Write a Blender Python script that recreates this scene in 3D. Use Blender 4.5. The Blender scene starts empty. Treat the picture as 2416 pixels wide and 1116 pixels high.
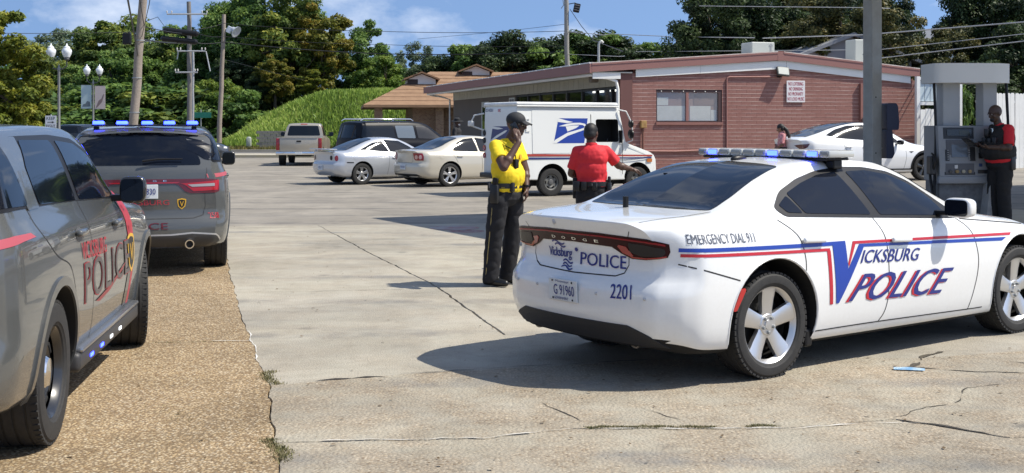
import bpy, bmesh, math, random
import numpy as np
from mathutils import Vector, Matrix, noise
from mathutils.bvhtree import BVHTree

R = math.radians
SC = bpy.context.scene
COL = SC.collection
random.seed(7)
rng = np.random.default_rng(7)

# ---------------------------------------------------------------- camera
EYE = 1.72
cam_data = bpy.data.cameras.new('camera')
cam_data.sensor_width = 36.0
cam_data.lens = 36.0 * 2850 / 2416
cam_data.shift_y = -260.0 / 2416
cam_data.clip_start = 0.1
cam_data.clip_end = 3000
cam = bpy.data.objects.new('camera', cam_data)
cam.location = (0, 0, EYE)
cam.rotation_euler = (R(90), 0, 0)
COL.objects.link(cam)
SC.camera = cam

# ---------------------------------------------------------------- sky, sun, exposure
SUN_EL, SUN_AZ = 54.0, 97.0          # azimuth clockwise from +Y
world = bpy.data.worlds.new('World')
SC.world = world
world.use_nodes = True
wn, wl = world.node_tree.nodes, world.node_tree.links
wn.clear()
w_out = wn.new('ShaderNodeOutputWorld')
w_bg = wn.new('ShaderNodeBackground')
w_bg.inputs['Strength'].default_value = 0.148
w_sky = wn.new('ShaderNodeTexSky')
w_sky.sky_type = 'NISHITA'
w_sky.sun_disc = False
w_sky.sun_elevation = R(SUN_EL)
w_sky.sun_rotation = R(SUN_AZ)
w_sky.altitude = 60
w_sky.air_density = 1.0
w_sky.dust_density = 0.6
w_sky.ozone_density = 3.0
w_tc = wn.new('ShaderNodeTexCoord')
w_vm = wn.new('ShaderNodeVectorMath'); w_vm.operation = 'MULTIPLY_ADD'      # lifts the sky's pale horizon band
w_vm.inputs[1].default_value = (1, 1, .85); w_vm.inputs[2].default_value = (0, 0, .34)
w_nv = wn.new('ShaderNodeVectorMath'); w_nv.operation = 'NORMALIZE'
wl.new(w_tc.outputs['Generated'], w_vm.inputs[0]); wl.new(w_vm.outputs[0], w_nv.inputs[0]); wl.new(w_nv.outputs[0], w_sky.inputs['Vector'])
w_map = wn.new('ShaderNodeMapping')
w_map.inputs['Scale'].default_value = (1.0, 1.0, 1.9)
w_map.inputs['Location'].default_value = (5.2, 1.7, 2.3)
wl.new(w_tc.outputs['Generated'], w_map.inputs[0])
w_noi = wn.new('ShaderNodeTexNoise')
w_noi.inputs['Scale'].default_value = 5.5
w_noi.inputs['Detail'].default_value = 8
w_noi.inputs['Roughness'].default_value = 0.58
wl.new(w_map.outputs[0], w_noi.inputs['Vector'])
w_ramp = wn.new('ShaderNodeValToRGB')
w_ramp.color_ramp.elements[0].position = 0.50
w_ramp.color_ramp.elements[1].position = 0.76
w_ramp.color_ramp.elements[0].color = (0, 0, 0, 1)
w_ramp.color_ramp.elements[1].color = (.95, .95, .95, 1)
wl.new(w_noi.outputs['Fac'], w_ramp.inputs[0])
w_mix = wn.new('ShaderNodeMixRGB')
w_mix.inputs[2].default_value = (5.9, 6.2, 6.7, 1)
wl.new(w_ramp.outputs[0], w_mix.inputs[0])
wl.new(w_sky.outputs[0], w_mix.inputs[1])
wl.new(w_mix.outputs[0], w_bg.inputs['Color'])
wl.new(w_bg.outputs[0], w_out.inputs['Surface'])

sun_data = bpy.data.lights.new('sun', 'SUN')
sun_data.energy = 4.8
sun_data.angle = R(0.53)
sun_data.color = (1.0, 0.94, 0.83)
sun = bpy.data.objects.new('sun', sun_data)
sdir = Vector((math.sin(R(SUN_AZ)) * math.cos(R(SUN_EL)), math.cos(R(SUN_AZ)) * math.cos(R(SUN_EL)), math.sin(R(SUN_EL))))
sun.rotation_euler = sdir.to_track_quat('Z', 'Y').to_euler()
sun.location = sdir * 80
COL.objects.link(sun)

vs = SC.view_settings
vs.view_transform = 'Standard'
vs.look = 'None'
vs.exposure = 0.38
vs.gamma = 1.0
vs.use_curve_mapping = False
SC.render.engine = 'CYCLES'
SC.cycles.max_bounces = 6
SC.cycles.diffuse_bounces = 3
SC.cycles.glossy_bounces = 3
SC.cycles.transparent_max_bounces = 8
SC.cycles.use_denoising = True

# ---------------------------------------------------------------- materials
MATS = {}
def lin(c):
    return tuple(((x / 255.0) / 12.92 if x <= 10 else ((x / 255.0 + 0.055) / 1.055) ** 2.4) for x in c)

def mat(name, col=(.5, .5, .5), rough=.5, metal=0., coat=0., spec=.5, var=None, bump=None, emit=None, coords='Object', fine=None):
    """var=(scale, amount, colour2); fine=(scale, amount, colour3); bump=(scale, strength)"""
    if name in MATS:
        return MATS[name]
    m = bpy.data.materials.new(name); MATS[name] = m
    m.use_nodes = True
    nt = m.node_tree; n = nt.nodes; l = nt.links
    b = n['Principled BSDF']
    b.inputs['Base Color'].default_value = (*col, 1)
    b.inputs['Roughness'].default_value = rough
    b.inputs['Metallic'].default_value = metal
    b.inputs['Specular IOR Level'].default_value = spec
    b.inputs['Coat Weight'].default_value = coat
    b.inputs['Coat Roughness'].default_value = 0.03
    if emit:
        b.inputs['Emission Color'].default_value = (*emit[0], 1)
        b.inputs['Emission Strength'].default_value = emit[1]
    if var or bump or fine:
        tc = n.new('ShaderNodeTexCoord')
        src = None
        for spec_ in (var, fine):
            if not spec_:
                continue
            t = n.new('ShaderNodeTexNoise'); t.inputs['Scale'].default_value = spec_[0]
            t.inputs['Detail'].default_value = 5; t.inputs['Roughness'].default_value = .6
            l.new(tc.outputs[coords], t.inputs['Vector'])
            rr = n.new('ShaderNodeValToRGB')
            rr.color_ramp.elements[0].position = .38; rr.color_ramp.elements[1].position = .66
            l.new(t.outputs['Fac'], rr.inputs[0])
            mm = n.new('ShaderNodeMath'); mm.operation = 'MULTIPLY'; mm.inputs[1].default_value = spec_[1]
            l.new(rr.outputs[0], mm.inputs[0])
            mx = n.new('ShaderNodeMixRGB'); mx.inputs[1].default_value = (*col, 1); mx.inputs[2].default_value = (*spec_[2], 1)
            l.new(mm.outputs[0], mx.inputs[0])
            if src: l.new(src, mx.inputs[1])
            src = mx.outputs[0]
        if src: l.new(src, b.inputs['Base Color'])
        if bump:
            t = n.new('ShaderNodeTexNoise'); t.inputs['Scale'].default_value = bump[0]; t.inputs['Detail'].default_value = 4
            l.new(tc.outputs[coords], t.inputs['Vector'])
            bp = n.new('ShaderNodeBump'); bp.inputs['Strength'].default_value = bump[1]; bp.inputs['Distance'].default_value = bump[2] if len(bump) > 2 else .02
            l.new(t.outputs['Fac'], bp.inputs['Height']); l.new(bp.outputs[0], b.inputs['Normal'])
    return m

WHITE = mat('white_paint', (.78, .79, .78), .22, coat=.9, var=(1.6, .30, (.70, .70, .685)), fine=(40, .12, (.62, .60, .56)))
BLACK = mat('black_trim', (.012, .012, .013), .4, spec=.25)
RUBBER = mat('tyre_rubber', (.018, .018, .018), .75, var=(30, .5, (.035, .033, .03)), bump=(120, .1))
DARK = mat('dark_underbody', (.008, .008, .008), .9)
TINT = mat('tinted_glass', (.004, .006, .012), .04, spec=.30)
GLASSY = mat('dark_window_glass', (.008, .011, .016), .06, spec=.35)
CHROME = mat('chrome', (.75, .75, .75), .12, metal=1)
SILVER = mat('silver_alloy', (.62, .62, .62), .32, metal=.85)
GREYM = mat('grey_metal', (.30, .31, .31), .5, metal=.3)
REDLENS = mat('red_lens', (.32, .008, .012), .12, coat=1)
CLEAR = mat('clear_lens', (.55, .55, .55), .12, coat=1)
BLUEGLOW = mat('blue_lamp_lit', (.1, .15, .9), .3, emit=((.014, .030, 1.0), 14.0))
LAMPDARK = mat('lamp_lens_unlit', (.20, .20, .19), .2, coat=.6)
NAVY = mat('navy_vinyl', (.018, .030, .20), .35)
BLUEV = mat('blue_vinyl', (.014, .052, .34), .35)
REDV = mat('red_vinyl', (.48, .02, .035), .35)
BLACKV = mat('black_vinyl', (.01, .01, .011), .4)
PLATE = mat('plate_white', (.62, .66, .68), .4)
YELLOWV = mat('gold_vinyl', (.62, .36, .03), .35)

# ---------------------------------------------------------------- scene helpers
def tag(o, label=None, cat=None, group=None, kind=None):
    if label: o['label'] = label
    if cat: o['category'] = cat
    if group: o['group'] = group
    if kind: o['kind'] = kind
    return o

def empty(name, loc=(0, 0, 0), rz=0., label=None, cat=None, group=None):
    o = bpy.data.objects.new(name, None)
    o.empty_display_size = .2
    COL.objects.link(o)
    o.location = loc
    o.rotation_euler = (0, 0, rz)
    return tag(o, label, cat, group)

def link_mesh(name, me, parent=None):
    o = bpy.data.objects.new(name, me)
    COL.objects.link(o)
    if parent is not None: o.parent = parent
    return o

def copy_tree(o, parent=None):
    c = o.copy(); COL.objects.link(c); c.parent = parent
    for ch in list(o.children):
        copy_tree(ch, c)
    return c

class MB:
    """collects shapes into one mesh"""
    def __init__(s):
        s.V = []; s.F = []; s.I = []; s.mi = 0
    def add(s, vs, fs):
        o = len(s.V)
        s.V.extend([tuple(v) for v in vs]); s.F.extend([tuple(i + o for i in f) for f in fs]); s.I.extend([s.mi] * len(fs))
        return s
    def box(s, x0, x1, y0, y1, z0, z1, mtx=None):
        vs = [(x, y, z) for x in (x0, x1) for y in (y0, y1) for z in (z0, z1)]
        if mtx is not None: vs = [mtx @ Vector(v) for v in vs]
        return s.add(vs, [(0, 1, 3, 2), (4, 6, 7, 5), (0, 4, 5, 1), (2, 3, 7, 6), (0, 2, 6, 4), (1, 5, 7, 3)])
    def rbox(s, x0, x1, y0, y1, z0, z1, r=.01, seg=2, mtx=None):
        bm = bmesh.new()
        bmesh.ops.create_cube(bm, size=1)
        for v in bm.verts:
            v.co = Vector(((x0 + x1) / 2 + v.co.x * (x1 - x0), (y0 + y1) / 2 + v.co.y * (y1 - y0), (z0 + z1) / 2 + v.co.z * (z1 - z0)))
        bmesh.ops.bevel(bm, geom=bm.edges[:], offset=r, segments=seg, affect='EDGES', profile=.5)
        bm.verts.index_update()
        s.add([(mtx @ v.co) if mtx is not None else v.co for v in bm.verts], [[v.index for v in f.verts] for f in bm.faces])
        bm.free(); return s
    def lathe(s, prof, mtx=None, n=32, a0=0., a1=2 * math.pi):
        """prof: (r, h) pairs about local Z"""
        full = abs(a1 - a0 - 2 * math.pi) < 1e-6
        k = n if full else n + 1
        vs = []
        for (r, h) in prof:
            for i in range(k):
                a = a0 + (a1 - a0) * i / n
                vs.append(Vector((r * math.cos(a), r * math.sin(a), h)))
        if mtx is not None: vs = [mtx @ v for v in vs]
        fs = []
        for j in range(len(prof) - 1):
            for i in range(n):
                i2 = (i + 1) % k
                fs.append((j * k + i, j * k + i2, (j + 1) * k + i2, (j + 1) * k + i))
        return s.add(vs, fs)
    def cyl(s, p0, p1, r0, r1=None, n=12, caps=True):
        p0 = Vector(p0); p1 = Vector(p1); r1 = r0 if r1 is None else r1
        d = p1 - p0; L = d.length
        m = Matrix.Translation(p0) @ d.to_track_quat('Z', 'Y').to_matrix().to_4x4()
        prof = [(r0, 0), (r1, L)]
        if caps: prof = [(1e-4, 0)] + prof + [(1e-4, L)]
        return s.lathe(prof, m, n)
    def tube(s, pts, r, n=8, caps=True):
        pts = [Vector(p) for p in pts]; rs = r if isinstance(r, (list, tuple)) else [r] * len(pts)
        vs = []; up = Vector((0, 0, 1)); prev = None
        for i, p in enumerate(pts):
            t = (pts[min(i + 1, len(pts) - 1)] - pts[max(i - 1, 0)]).normalized()
            if prev is None:
                a = t.cross(up)
                if a.length < 1e-3: a = t.cross(Vector((1, 0, 0)))
            else:
                a = prev - t * prev.dot(t)
            a.normalize(); prev = a; b = t.cross(a)
            for j in range(n):
                q = 2 * math.pi * j / n
                vs.append(p + (a * math.cos(q) + b * math.sin(q)) * rs[i])
        fs = [(i * n + j, i * n + (j + 1) % n, (i + 1) * n + (j + 1) % n, (i + 1) * n + j) for i in range(len(pts) - 1) for j in range(n)]
        if caps:
            fs.append(tuple(range(n))[::-1]); fs.append(tuple(range((len(pts) - 1) * n, len(pts) * n)))
        return s.add(vs, fs)
    def prism(s, poly, d0, d1, axis='z'):
        """poly 2D extruded from d0 to d1 along axis; plane order: z:(x,y) y:(x,z) x:(y,z)"""
        f = {'z': lambda a, b, d: (a, b, d), 'y': lambda a, b, d: (a, d, b), 'x': lambda a, b, d: (d, a, b)}[axis]
        n = len(poly)
        vs = [f(a, b, d0) for a, b in poly] + [f(a, b, d1) for a, b in poly]
        fs = [tuple(range(n))[::-1], tuple(range(n, 2 * n))] + [(i, (i + 1) % n, n + (i + 1) % n, n + i) for i in range(n)]
        return s.add(vs, fs)
    def sphere(s, c, rad, nu=16, nv=10, mtx=None):
        rx, ry, rz = rad if isinstance(rad, (tuple, list)) else (rad,) * 3
        c = Vector(c); vs = []; fs = []
        for j in range(nv + 1):
            t = math.pi * j / nv
            for i in range(nu):
                p = 2 * math.pi * i / nu
                v = Vector((rx * math.sin(t) * math.cos(p), ry * math.sin(t) * math.sin(p), rz * math.cos(t)))
                if mtx is not None: v = mtx @ v
                vs.append(c + v)
        for j in range(nv):
            for i in range(nu):
                fs.append((j * nu + i, (j + 1) * nu + i, (j + 1) * nu + (i + 1) % nu, j * nu + (i + 1) % nu))
        return s.add(vs, fs)
    def build(s, name, m, parent=None, smooth=None, fix=True, loc=None):
        me = bpy.data.meshes.new(name)
        me.from_pydata(s.V, [], s.F)
        for x in (m if isinstance(m, (list, tuple)) else [m]): me.materials.append(x)
        if any(s.I): me.polygons.foreach_set('material_index', s.I)
        if fix:
            bm = bmesh.new(); bm.from_mesh(me)
            bmesh.ops.remove_doubles(bm, verts=bm.verts, dist=2e-4)
            bmesh.ops.recalc_face_normals(bm, faces=bm.faces)
            bm.to_mesh(me); bm.free()
        if smooth is not None:
            me.shade_smooth(); me.set_sharp_from_angle(angle=R(smooth))
        o = link_mesh(name, me, parent)
        if loc is not None: o.location = loc
        return o

def bm_obj(name, bm, m, parent=None, smooth=None):
    me = bpy.data.meshes.new(name); bm.to_mesh(me); bm.free()
    for x in (m if isinstance(m, (list, tuple)) else [m]): me.materials.append(x)
    if smooth is not None:
        me.shade_smooth(); me.set_sharp_from_angle(angle=R(smooth))
    return link_mesh(name, me, parent)

def crom(pts, n=6, closed=False):
    """smooth curve through points of any dimension"""
    P = [np.array(p, float) for p in pts]; N = len(P); out = []
    for i in range(N if closed else N - 1):
        g = (lambda k: P[k % N]) if closed else (lambda k: P[min(max(k, 0), N - 1)])
        a, b, c, d = g(i - 1), g(i), g(i + 1), g(i + 2)
        for t in np.linspace(0, 1, n, endpoint=False):
            out.append(tuple(.5 * (2 * b + (c - a) * t + (2 * a - 5 * b + 4 * c - d) * t * t + (3 * b - a - 3 * c + d) * t ** 3)))
    if not closed: out.append(tuple(P[-1]))
    return out

def rrect(x0, x1, y0, y1, r, n=5):
    out = []
    for cx, cy, a in ((x1 - r, y1 - r, 0), (x0 + r, y1 - r, 90), (x0 + r, y0 + r, 180), (x1 - r, y0 + r, 270)):
        for i in range(n + 1):
            t = R(a + 90 * i / n); out.append((cx + r * math.cos(t), cy + r * math.sin(t)))
    return out

def round_poly(pts, r, n=4):
    """rounds the corners of a polygon; r single or per corner"""
    out = []; N = len(pts)
    for i in range(N):
        rr = r[i] if isinstance(r, (list, tuple)) else r
        p = Vector(pts[i]); a = Vector(pts[i - 1]) - p; b = Vector(pts[(i + 1) % N]) - p
        k = min(rr, a.length * .45, b.length * .45)
        if k < 1e-4: out.append(tuple(p)); continue
        p0 = p + a.normalized() * k; p1 = p + b.normalized() * k
        for t in np.linspace(0, 1, n + 1):
            q = p0 * (1 - t) ** 2 + p * 2 * t * (1 - t) + p1 * t * t
            out.append((q.x, q.y))
    return out

def ribbon(pts, w):
    """quads of a strip of width w along a 2D polyline"""
    P = [Vector(p) for p in pts]; L = []; Rr = []
    for i in range(len(P)):
        t = (P[min(i + 1, len(P) - 1)] - P[max(i - 1, 0)]).normalized(); n = Vector((-t.y, t.x)) * w / 2
        L.append(P[i] + n); Rr.append(P[i] - n)
    return [[tuple(L[i]), tuple(Rr[i]), tuple(Rr[i + 1]), tuple(L[i + 1])] for i in range(len(P) - 1)]

_text_cache = {}
def text_tris(txt, bold=0., spacing=1.0):
    """unit-height triangles of a line of text in the built-in font; returns list of triangles, width"""
    key = (txt, bold, spacing)
    if key in _text_cache: return _text_cache[key]
    cu = bpy.data.curves.new('t', 'FONT'); cu.body = txt; cu.size = 1; cu.offset = bold; cu.space_character = spacing
    cu.resolution_u = 3
    ob = bpy.data.objects.new('t', cu); COL.objects.link(ob)
    dg = bpy.context.evaluated_depsgraph_get(); dg.update()
    me = bpy.data.meshes.new_from_object(ob.evaluated_get(dg))
    bm = bmesh.new(); bm.from_mesh(me); bmesh.ops.triangulate(bm, faces=bm.faces)
    T = [[(v.co.x, v.co.y) for v in f.verts] for f in bm.faces]
    bm.free(); bpy.data.meshes.remove(me); bpy.data.objects.remove(ob); bpy.data.curves.remove(cu)
    xs = [p[0] for t in T for p in t]; ys = [p[1] for t in T for p in t]
    x0, x1, y0, y1 = min(xs), max(xs), min(ys), max(ys)
    T = [[((p[0] - x0) / (x1 - x0), (p[1] - y0) / (y1 - y0)) for p in t] for t in T]
    _text_cache[key] = (T, (x1 - x0) / (y1 - y0))
    return _text_cache[key]

def text_box(txt, p00, p10, p01, bold=0., spacing=1.0):
    """text triangles fitted to the parallelogram with origin p00, right edge end p10, top edge p01"""
    T, _ = text_tris(txt, bold, spacing)
    ux, uy = p10[0] - p00[0], p10[1] - p00[1]; vx, vy = p01[0] - p00[0], p01[1] - p00[1]
    return [[(p00[0] + a * ux + b * vx, p00[1] + a * uy + b * vy) for a, b in t] for t in T]

def flat_text(name, txt, m, parent, frame, p00, p10, p01, bold=0., spacing=1.0, z=0.):
    """text as a flat mesh placed by a function frame(a, b, z)->3D"""
    mb = MB()
    T = text_box(txt, p00, p10, p01, 0., spacing); k = bold * abs(p01[1] - p00[1]) * .8
    for sh, dz in (((-k, 0.), (k, .0006)) if bold else ((0., 0.),)):
        for t in T: mb.add([frame(a + sh, b, z + dz) for a, b in t], [(0, 1, 2)])
    return mb.build(name, m, parent, fix=False)
# ---------------------------------------------------------------- car body machinery
def pchip(xs, ys, xq):
    xs = np.asarray(xs, float); ys = np.asarray(ys, float); xq = np.asarray(xq, float)
    h = np.diff(xs); d = np.diff(ys) / h; n = len(xs); m = np.zeros(n)
    if n == 2:
        m[:] = d[0]
    else:
        for i in range(1, n - 1):
            if d[i - 1] * d[i] > 0:
                w1 = 2 * h[i] + h[i - 1]; w2 = h[i] + 2 * h[i - 1]
                m[i] = (w1 + w2) / (w1 / d[i - 1] + w2 / d[i])
        m[0] = d[0]; m[-1] = d[-1]
    k = np.clip(np.searchsorted(xs, xq) - 1, 0, n - 2)
    t = np.clip((xq - xs[k]) / h[k], 0, 1)
    return ((1 + 2 * t) * (1 - t) ** 2 * ys[k] + t * (1 - t) ** 2 * h[k] * m[k] + t * t * (3 - 2 * t) * ys[k + 1] + t * t * (t - 1) * h[k] * m[k + 1])

def kv(keys, s):
    return pchip([k[0] for k in keys], [k[1] for k in keys], s)

def car_shell(sp):
    """closed shell lofted through feature lines; returns verts, faces"""
    xr, xf, W = sp['xr'], sp['xf'], sp['W']
    ds = sp.get('ds', .045)
    S = np.unique(np.concatenate([np.linspace(xr, xr + .3, int(.3 / ds * 1.6)), np.linspace(xr + .3, xf - .4, int((xf - xr - .7) / ds)), np.linspace(xf - .4, xf, int(.4 / ds * 1.6))]))
    rk = sp.get('rcorner', [(0, .79), (.05, .85), (.15, .925), (.4, .98), (.8, 1)])
    fk = sp.get('fcorner', [(0, .62), (.14, .79), (.45, .93), (.95, 1)])
    prof = kv([(xr + a, b) for a, b in rk] + [(xf - a, b) for a, b in fk[::-1]], S)
    flare = 1 + sum(sp.get('flare', .012) * np.exp(-((S - c) / .42) ** 2) for c in (0, sp['wb']))
    zb = kv(sp['bottom'], S); belt = kv(sp['belt'], S); top = np.maximum(kv(sp['top'], S), belt + .012)
    mid = kv(sp['mid'], S)
    y6 = sp.get('y6', .90) * W * prof
    roofz = max(k[1] for k in sp['top'])
    g = np.clip((top - belt) / (roofz - np.interp(S, [xr, xf], [belt.mean(), belt.mean()])), 0, 1)
    g = g * g * (3 - 2 * g)
    WR = sp['WR']
    zero = np.zeros_like(S)
    y7 = y6 * .93 * (1 - g) + (WR + .085) * g; z7 = belt + (top - belt) * (.45 * (1 - g) + .83 * g)
    y8 = y6 * .80 * (1 - g) + WR * g; z8 = belt + (top - belt) * (.8 * (1 - g) + .955 * g)
    crown = sp.get('sh', .13)
    Y = [zero, .76 * W * prof, .935 * W * prof, .985 * W * prof * flare, 1.0 * W * prof * flare, .982 * W * prof * flare, y6, y7, y8, zero]
    Z = [zb, zb, zb + .05, zb + .05 + (mid - zb - .05) * .42, mid, belt - crown, belt, z7, z8, top]
    sub = [8, 3, 4, 4, 6, 5, 7, 4, 8]
    q = np.concatenate([np.linspace(i, i + 1, sub[i], endpoint=False) for i in range(9)] + [[9.0]])
    rows = len(q)
    G = np.zeros((len(S), rows, 3))
    for i, s in enumerate(S):
        ys = np.array([c[i] for c in Y]); zs = np.array([c[i] for c in Z])
        ch = np.concatenate([[0], np.cumsum(np.sqrt(np.diff(ys) ** 2 + np.diff(zs) ** 2) + 1e-4)])
        tq = np.interp(q, range(10), ch)
        G[i, :, 1] = pchip(ch, ys, tq); G[i, :, 2] = pchip(ch, zs, tq); G[i, :, 0] = s
    # bottom and top segments: even columns so that the caps line up
    n = len(S)
    def endx(P):
        x, y, z = P[..., 0], np.abs(P[..., 1]), P[..., 2]
        fr = np.clip((xr + sp.get('rblend', .5) - x) / sp.get('rblend', .5), 0, 1); fr = fr * fr * (3 - 2 * fr)
        ff = np.clip((x - (xf - .9)) / .9, 0, 1); ff = ff * ff
        dr = np.interp(z, [k[0] for k in sp['rprof']], [k[1] for k in sp['rprof']]) + sp.get('rcurve', .15) * (y / W) ** 2.2
        df = -np.interp(z, [k[0] for k in sp['fprof']], [k[1] for k in sp['fprof']]) - sp.get('fcurve', .3) * (y / W) ** 2
        return x + fr * dr + ff * df
    verts = []; idx = np.zeros((n, rows, 2), int)
    for i in range(n):
        for j in range(rows):
            for sgn in (0, 1):
                if sgn == 1 and (j == 0 or j == rows - 1):
                    idx[i, j, 1] = idx[i, j, 0]; continue
                idx[i, j, sgn] = len(verts); p = G[i, j].copy()
                if sgn: p[1] = -p[1]
                verts.append(p)
    F = []
    for i in range(n - 1):
        for j in range(rows - 1):
            F.append((idx[i, j, 0], idx[i + 1, j, 0], idx[i + 1, j + 1, 0], idx[i, j + 1, 0]))
            F.append((idx[i, j, 1], idx[i, j + 1, 1], idx[i + 1, j + 1, 1], idx[i + 1, j, 1]))
    j1, j2 = sub[0], rows - 1 - sub[-1]
    for i, fl in ((0, 0), (n - 1, 1)):
        C = 2 * sub[0]
        prev = None
        for j in range(j1, j2 + 1):
            row = [0] * (C + 1)
            for c in range(C + 1):
                if j == j1 or j == j2:
                    k = abs(c - C // 2); sg = 0 if c < C // 2 else 1
                    jj = k if j == j1 else rows - 1 - k
                    row[c] = idx[i, jj, sg]
                elif c == 0: row[c] = idx[i, j, 0]
                elif c == C: row[c] = idx[i, j, 1]
                else:
                    p = G[i, j].copy(); p[1] = p[1] * (1 - 2 * c / C)
                    row[c] = len(verts); verts.append(p)
            if prev:
                for c in range(C):
                    f = (prev[c], prev[c + 1], row[c + 1], row[c])
                    F.append(f if fl == 0 else f[::-1])
            prev = row
    A = np.array(verts); A[:, 0] = endx(A)
    return A, F

def boolean_cut(ob, cutter):
    md = ob.modifiers.new('b', 'BOOLEAN'); md.operation = 'DIFFERENCE'; md.object = cutter; md.solver = 'EXACT'
    dg = bpy.context.evaluated_depsgraph_get(); dg.update()
    me = bpy.data.meshes.new_from_object(ob.evaluated_get(dg))
    ob.modifiers.clear(); old = ob.data; ob.data = me; bpy.data.meshes.remove(old)
    cm = cutter.data; bpy.data.objects.remove(cutter); bpy.data.meshes.remove(cm)

class Shell:
    """car body mesh with wheel arches plus the tools that lay panels, glass and lettering on it"""
    def __init__(s, parent, sp, paint, under=None):
        s.sp = sp; s.parent = parent
        A, F = car_shell(sp)
        mb = MB(); mb.add([tuple(v) for v in A], [tuple(int(i) for i in f) for f in F])
        ob = mb.build('body', [paint, under or DARK], parent, smooth=40)
        bm = bmesh.new(); bm.from_mesh(ob.data); bmesh.ops.triangulate(bm, faces=bm.faces); s.bvh = BVHTree.FromBMesh(bm); bm.to_mesh(ob.data); bm.free()
        if 'dark' in sp:
            for f in ob.data.polygons:
                if sp['dark'](f.center, f.normal): f.material_index = 1
        cb = MB(); rad, wr, W = sp['arch'], sp['wr'], sp['W']
        for c in (0, sp['wb']):
            for sg in (-1, 1):
                y0, y1 = sg * (W - .34), sg * (W + .25)
                cb.cyl((c, min(y0, y1), wr + sp.get('adz', .01)), (c, max(y0, y1), wr + sp.get('adz', .01)), rad, n=56)
        cut = cb.build('cut', [paint, under or DARK], None)
        cut.data.polygons.foreach_set('material_index', [1] * len(cut.data.polygons))
        pm = parent.matrix_basis.copy(); cut.matrix_world = pm
        bpy.context.view_layer.update()
        boolean_cut(ob, cut)
        ob.data.shade_smooth(); ob.data.set_sharp_from_angle(angle=R(35))
        s.body = ob
    def ray(s, kind, a, b):
        sp = s.sp
        if kind == 'R': o, d = Vector((a, -4, b)), Vector((0, 1, 0))
        elif kind == 'L': o, d = Vector((a, 4, b)), Vector((0, -1, 0))
        elif kind == 'T': o, d = Vector((a, b, 5)), Vector((0, 0, -1))
        elif kind == 'B': o = Vector((sp['xr'] + .75, 0, b)); d = Vector((-.75, a, 0)).normalized()
        elif kind == 'P': o, d = Vector((sp['xr'] - 3, a, b)), Vector((1, 0, 0))
        elif kind == 'F': o = Vector((sp['xf'] - .9, 0, b)); d = Vector((.9, a, 0)).normalized()
        h = s.bvh.ray_cast(o, d)
        if h[0] is None:
            q = o + d * (4 if kind in 'RLT' else .8); h = s.bvh.find_nearest(q)
        p, nrm = h[0], h[1]
        if kind in 'BF':
            if nrm.dot(d) < 0: nrm = -nrm
        elif nrm.dot(d) > 0: nrm = -nrm
        return p, nrm
    def lay(s, name, kind, polys, m, off=.003, grid=.05, skirt=0., parent=None, both=False, smooth=50):
        """panels laid on the body; polys = outlines in the 2D frame of the projection"""
        if both and kind == 'R':
            s.lay(name, 'L', polys, m, off, grid, skirt, parent, False, smooth)
        bm = bmesh.new()
        for P in polys:
            vs = [bm.verts.new((p[0], p[1], 0)) for p in P]
            try: bm.faces.new(vs)
            except ValueError: pass
        bmesh.ops.triangulate(bm, faces=[f for f in bm.faces if len(f.verts) > 4])
        for ax in (0, 1):
            lo = min(v.co[ax] for v in bm.verts); hi = max(v.co[ax] for v in bm.verts)
            k = math.floor(lo / grid) + 1
            while k * grid < hi:
                co = Vector((0, 0, 0)); co[ax] = k * grid; no = Vector((0, 0, 0)); no[ax] = 1
                bmesh.ops.bisect_plane(bm, geom=bm.verts[:] + bm.edges[:] + bm.faces[:], plane_co=co, plane_no=no, dist=1e-5)
                k += 1
        bmesh.ops.remove_doubles(bm, verts=bm.verts, dist=1e-5)
        nr = {}
        for v in bm.verts:
            p, n_ = s.ray(kind, v.co.x, v.co.y)
            nr[v] = n_; v.co = p + n_ * off
        for f in bm.faces:
            f.normal_update()
            if f.normal.dot(nr[f.verts[0]]) < 0: f.normal_flip()
        if skirt:
            be = [e for e in bm.edges if e.is_boundary]
            r_ = bmesh.ops.extrude_edge_only(bm, edges=be)
            for v in [g for g in r_['geom'] if isinstance(g, bmesh.types.BMVert)]:
                q = s.bvh.find_nearest(v.co); v.co = v.co - (v.co - q[0]).normalized() * skirt if (v.co - q[0]).length > 1e-6 else v.co
        return bm_obj(name, bm, m, parent or s.parent, smooth)
    def text(s, name, kind, txt, m, p00, p10, p01, off=.005, bold=0., spacing=1., parent=None):
        T = text_box(txt, p00, p10, p01, 0., spacing)
        if bold < .008: return s.lay(name, kind, T, m, off, .02 if kind in 'BP' else .03, parent=parent, smooth=None)
        H = abs(p01[1] - p00[1]); b = bold * H * .8 * (1 if p10[0] > p00[0] else -1)
        o = s.lay(name, kind, [[(x - b, z) for x, z in t] for t in T], m, off, .02 if kind in 'BP' else .03, parent=parent, smooth=None)
        s.lay('stroke_weight', kind, [[(x + b, z) for x, z in t] for t in T], m, off + .0008, .02 if kind in 'BP' else .03, parent=o, smooth=None)
        return o
    def at(s, kind, a, b, off=0.):
        p, n_ = s.ray(kind, a, b); return p + n_ * off, n_

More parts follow.
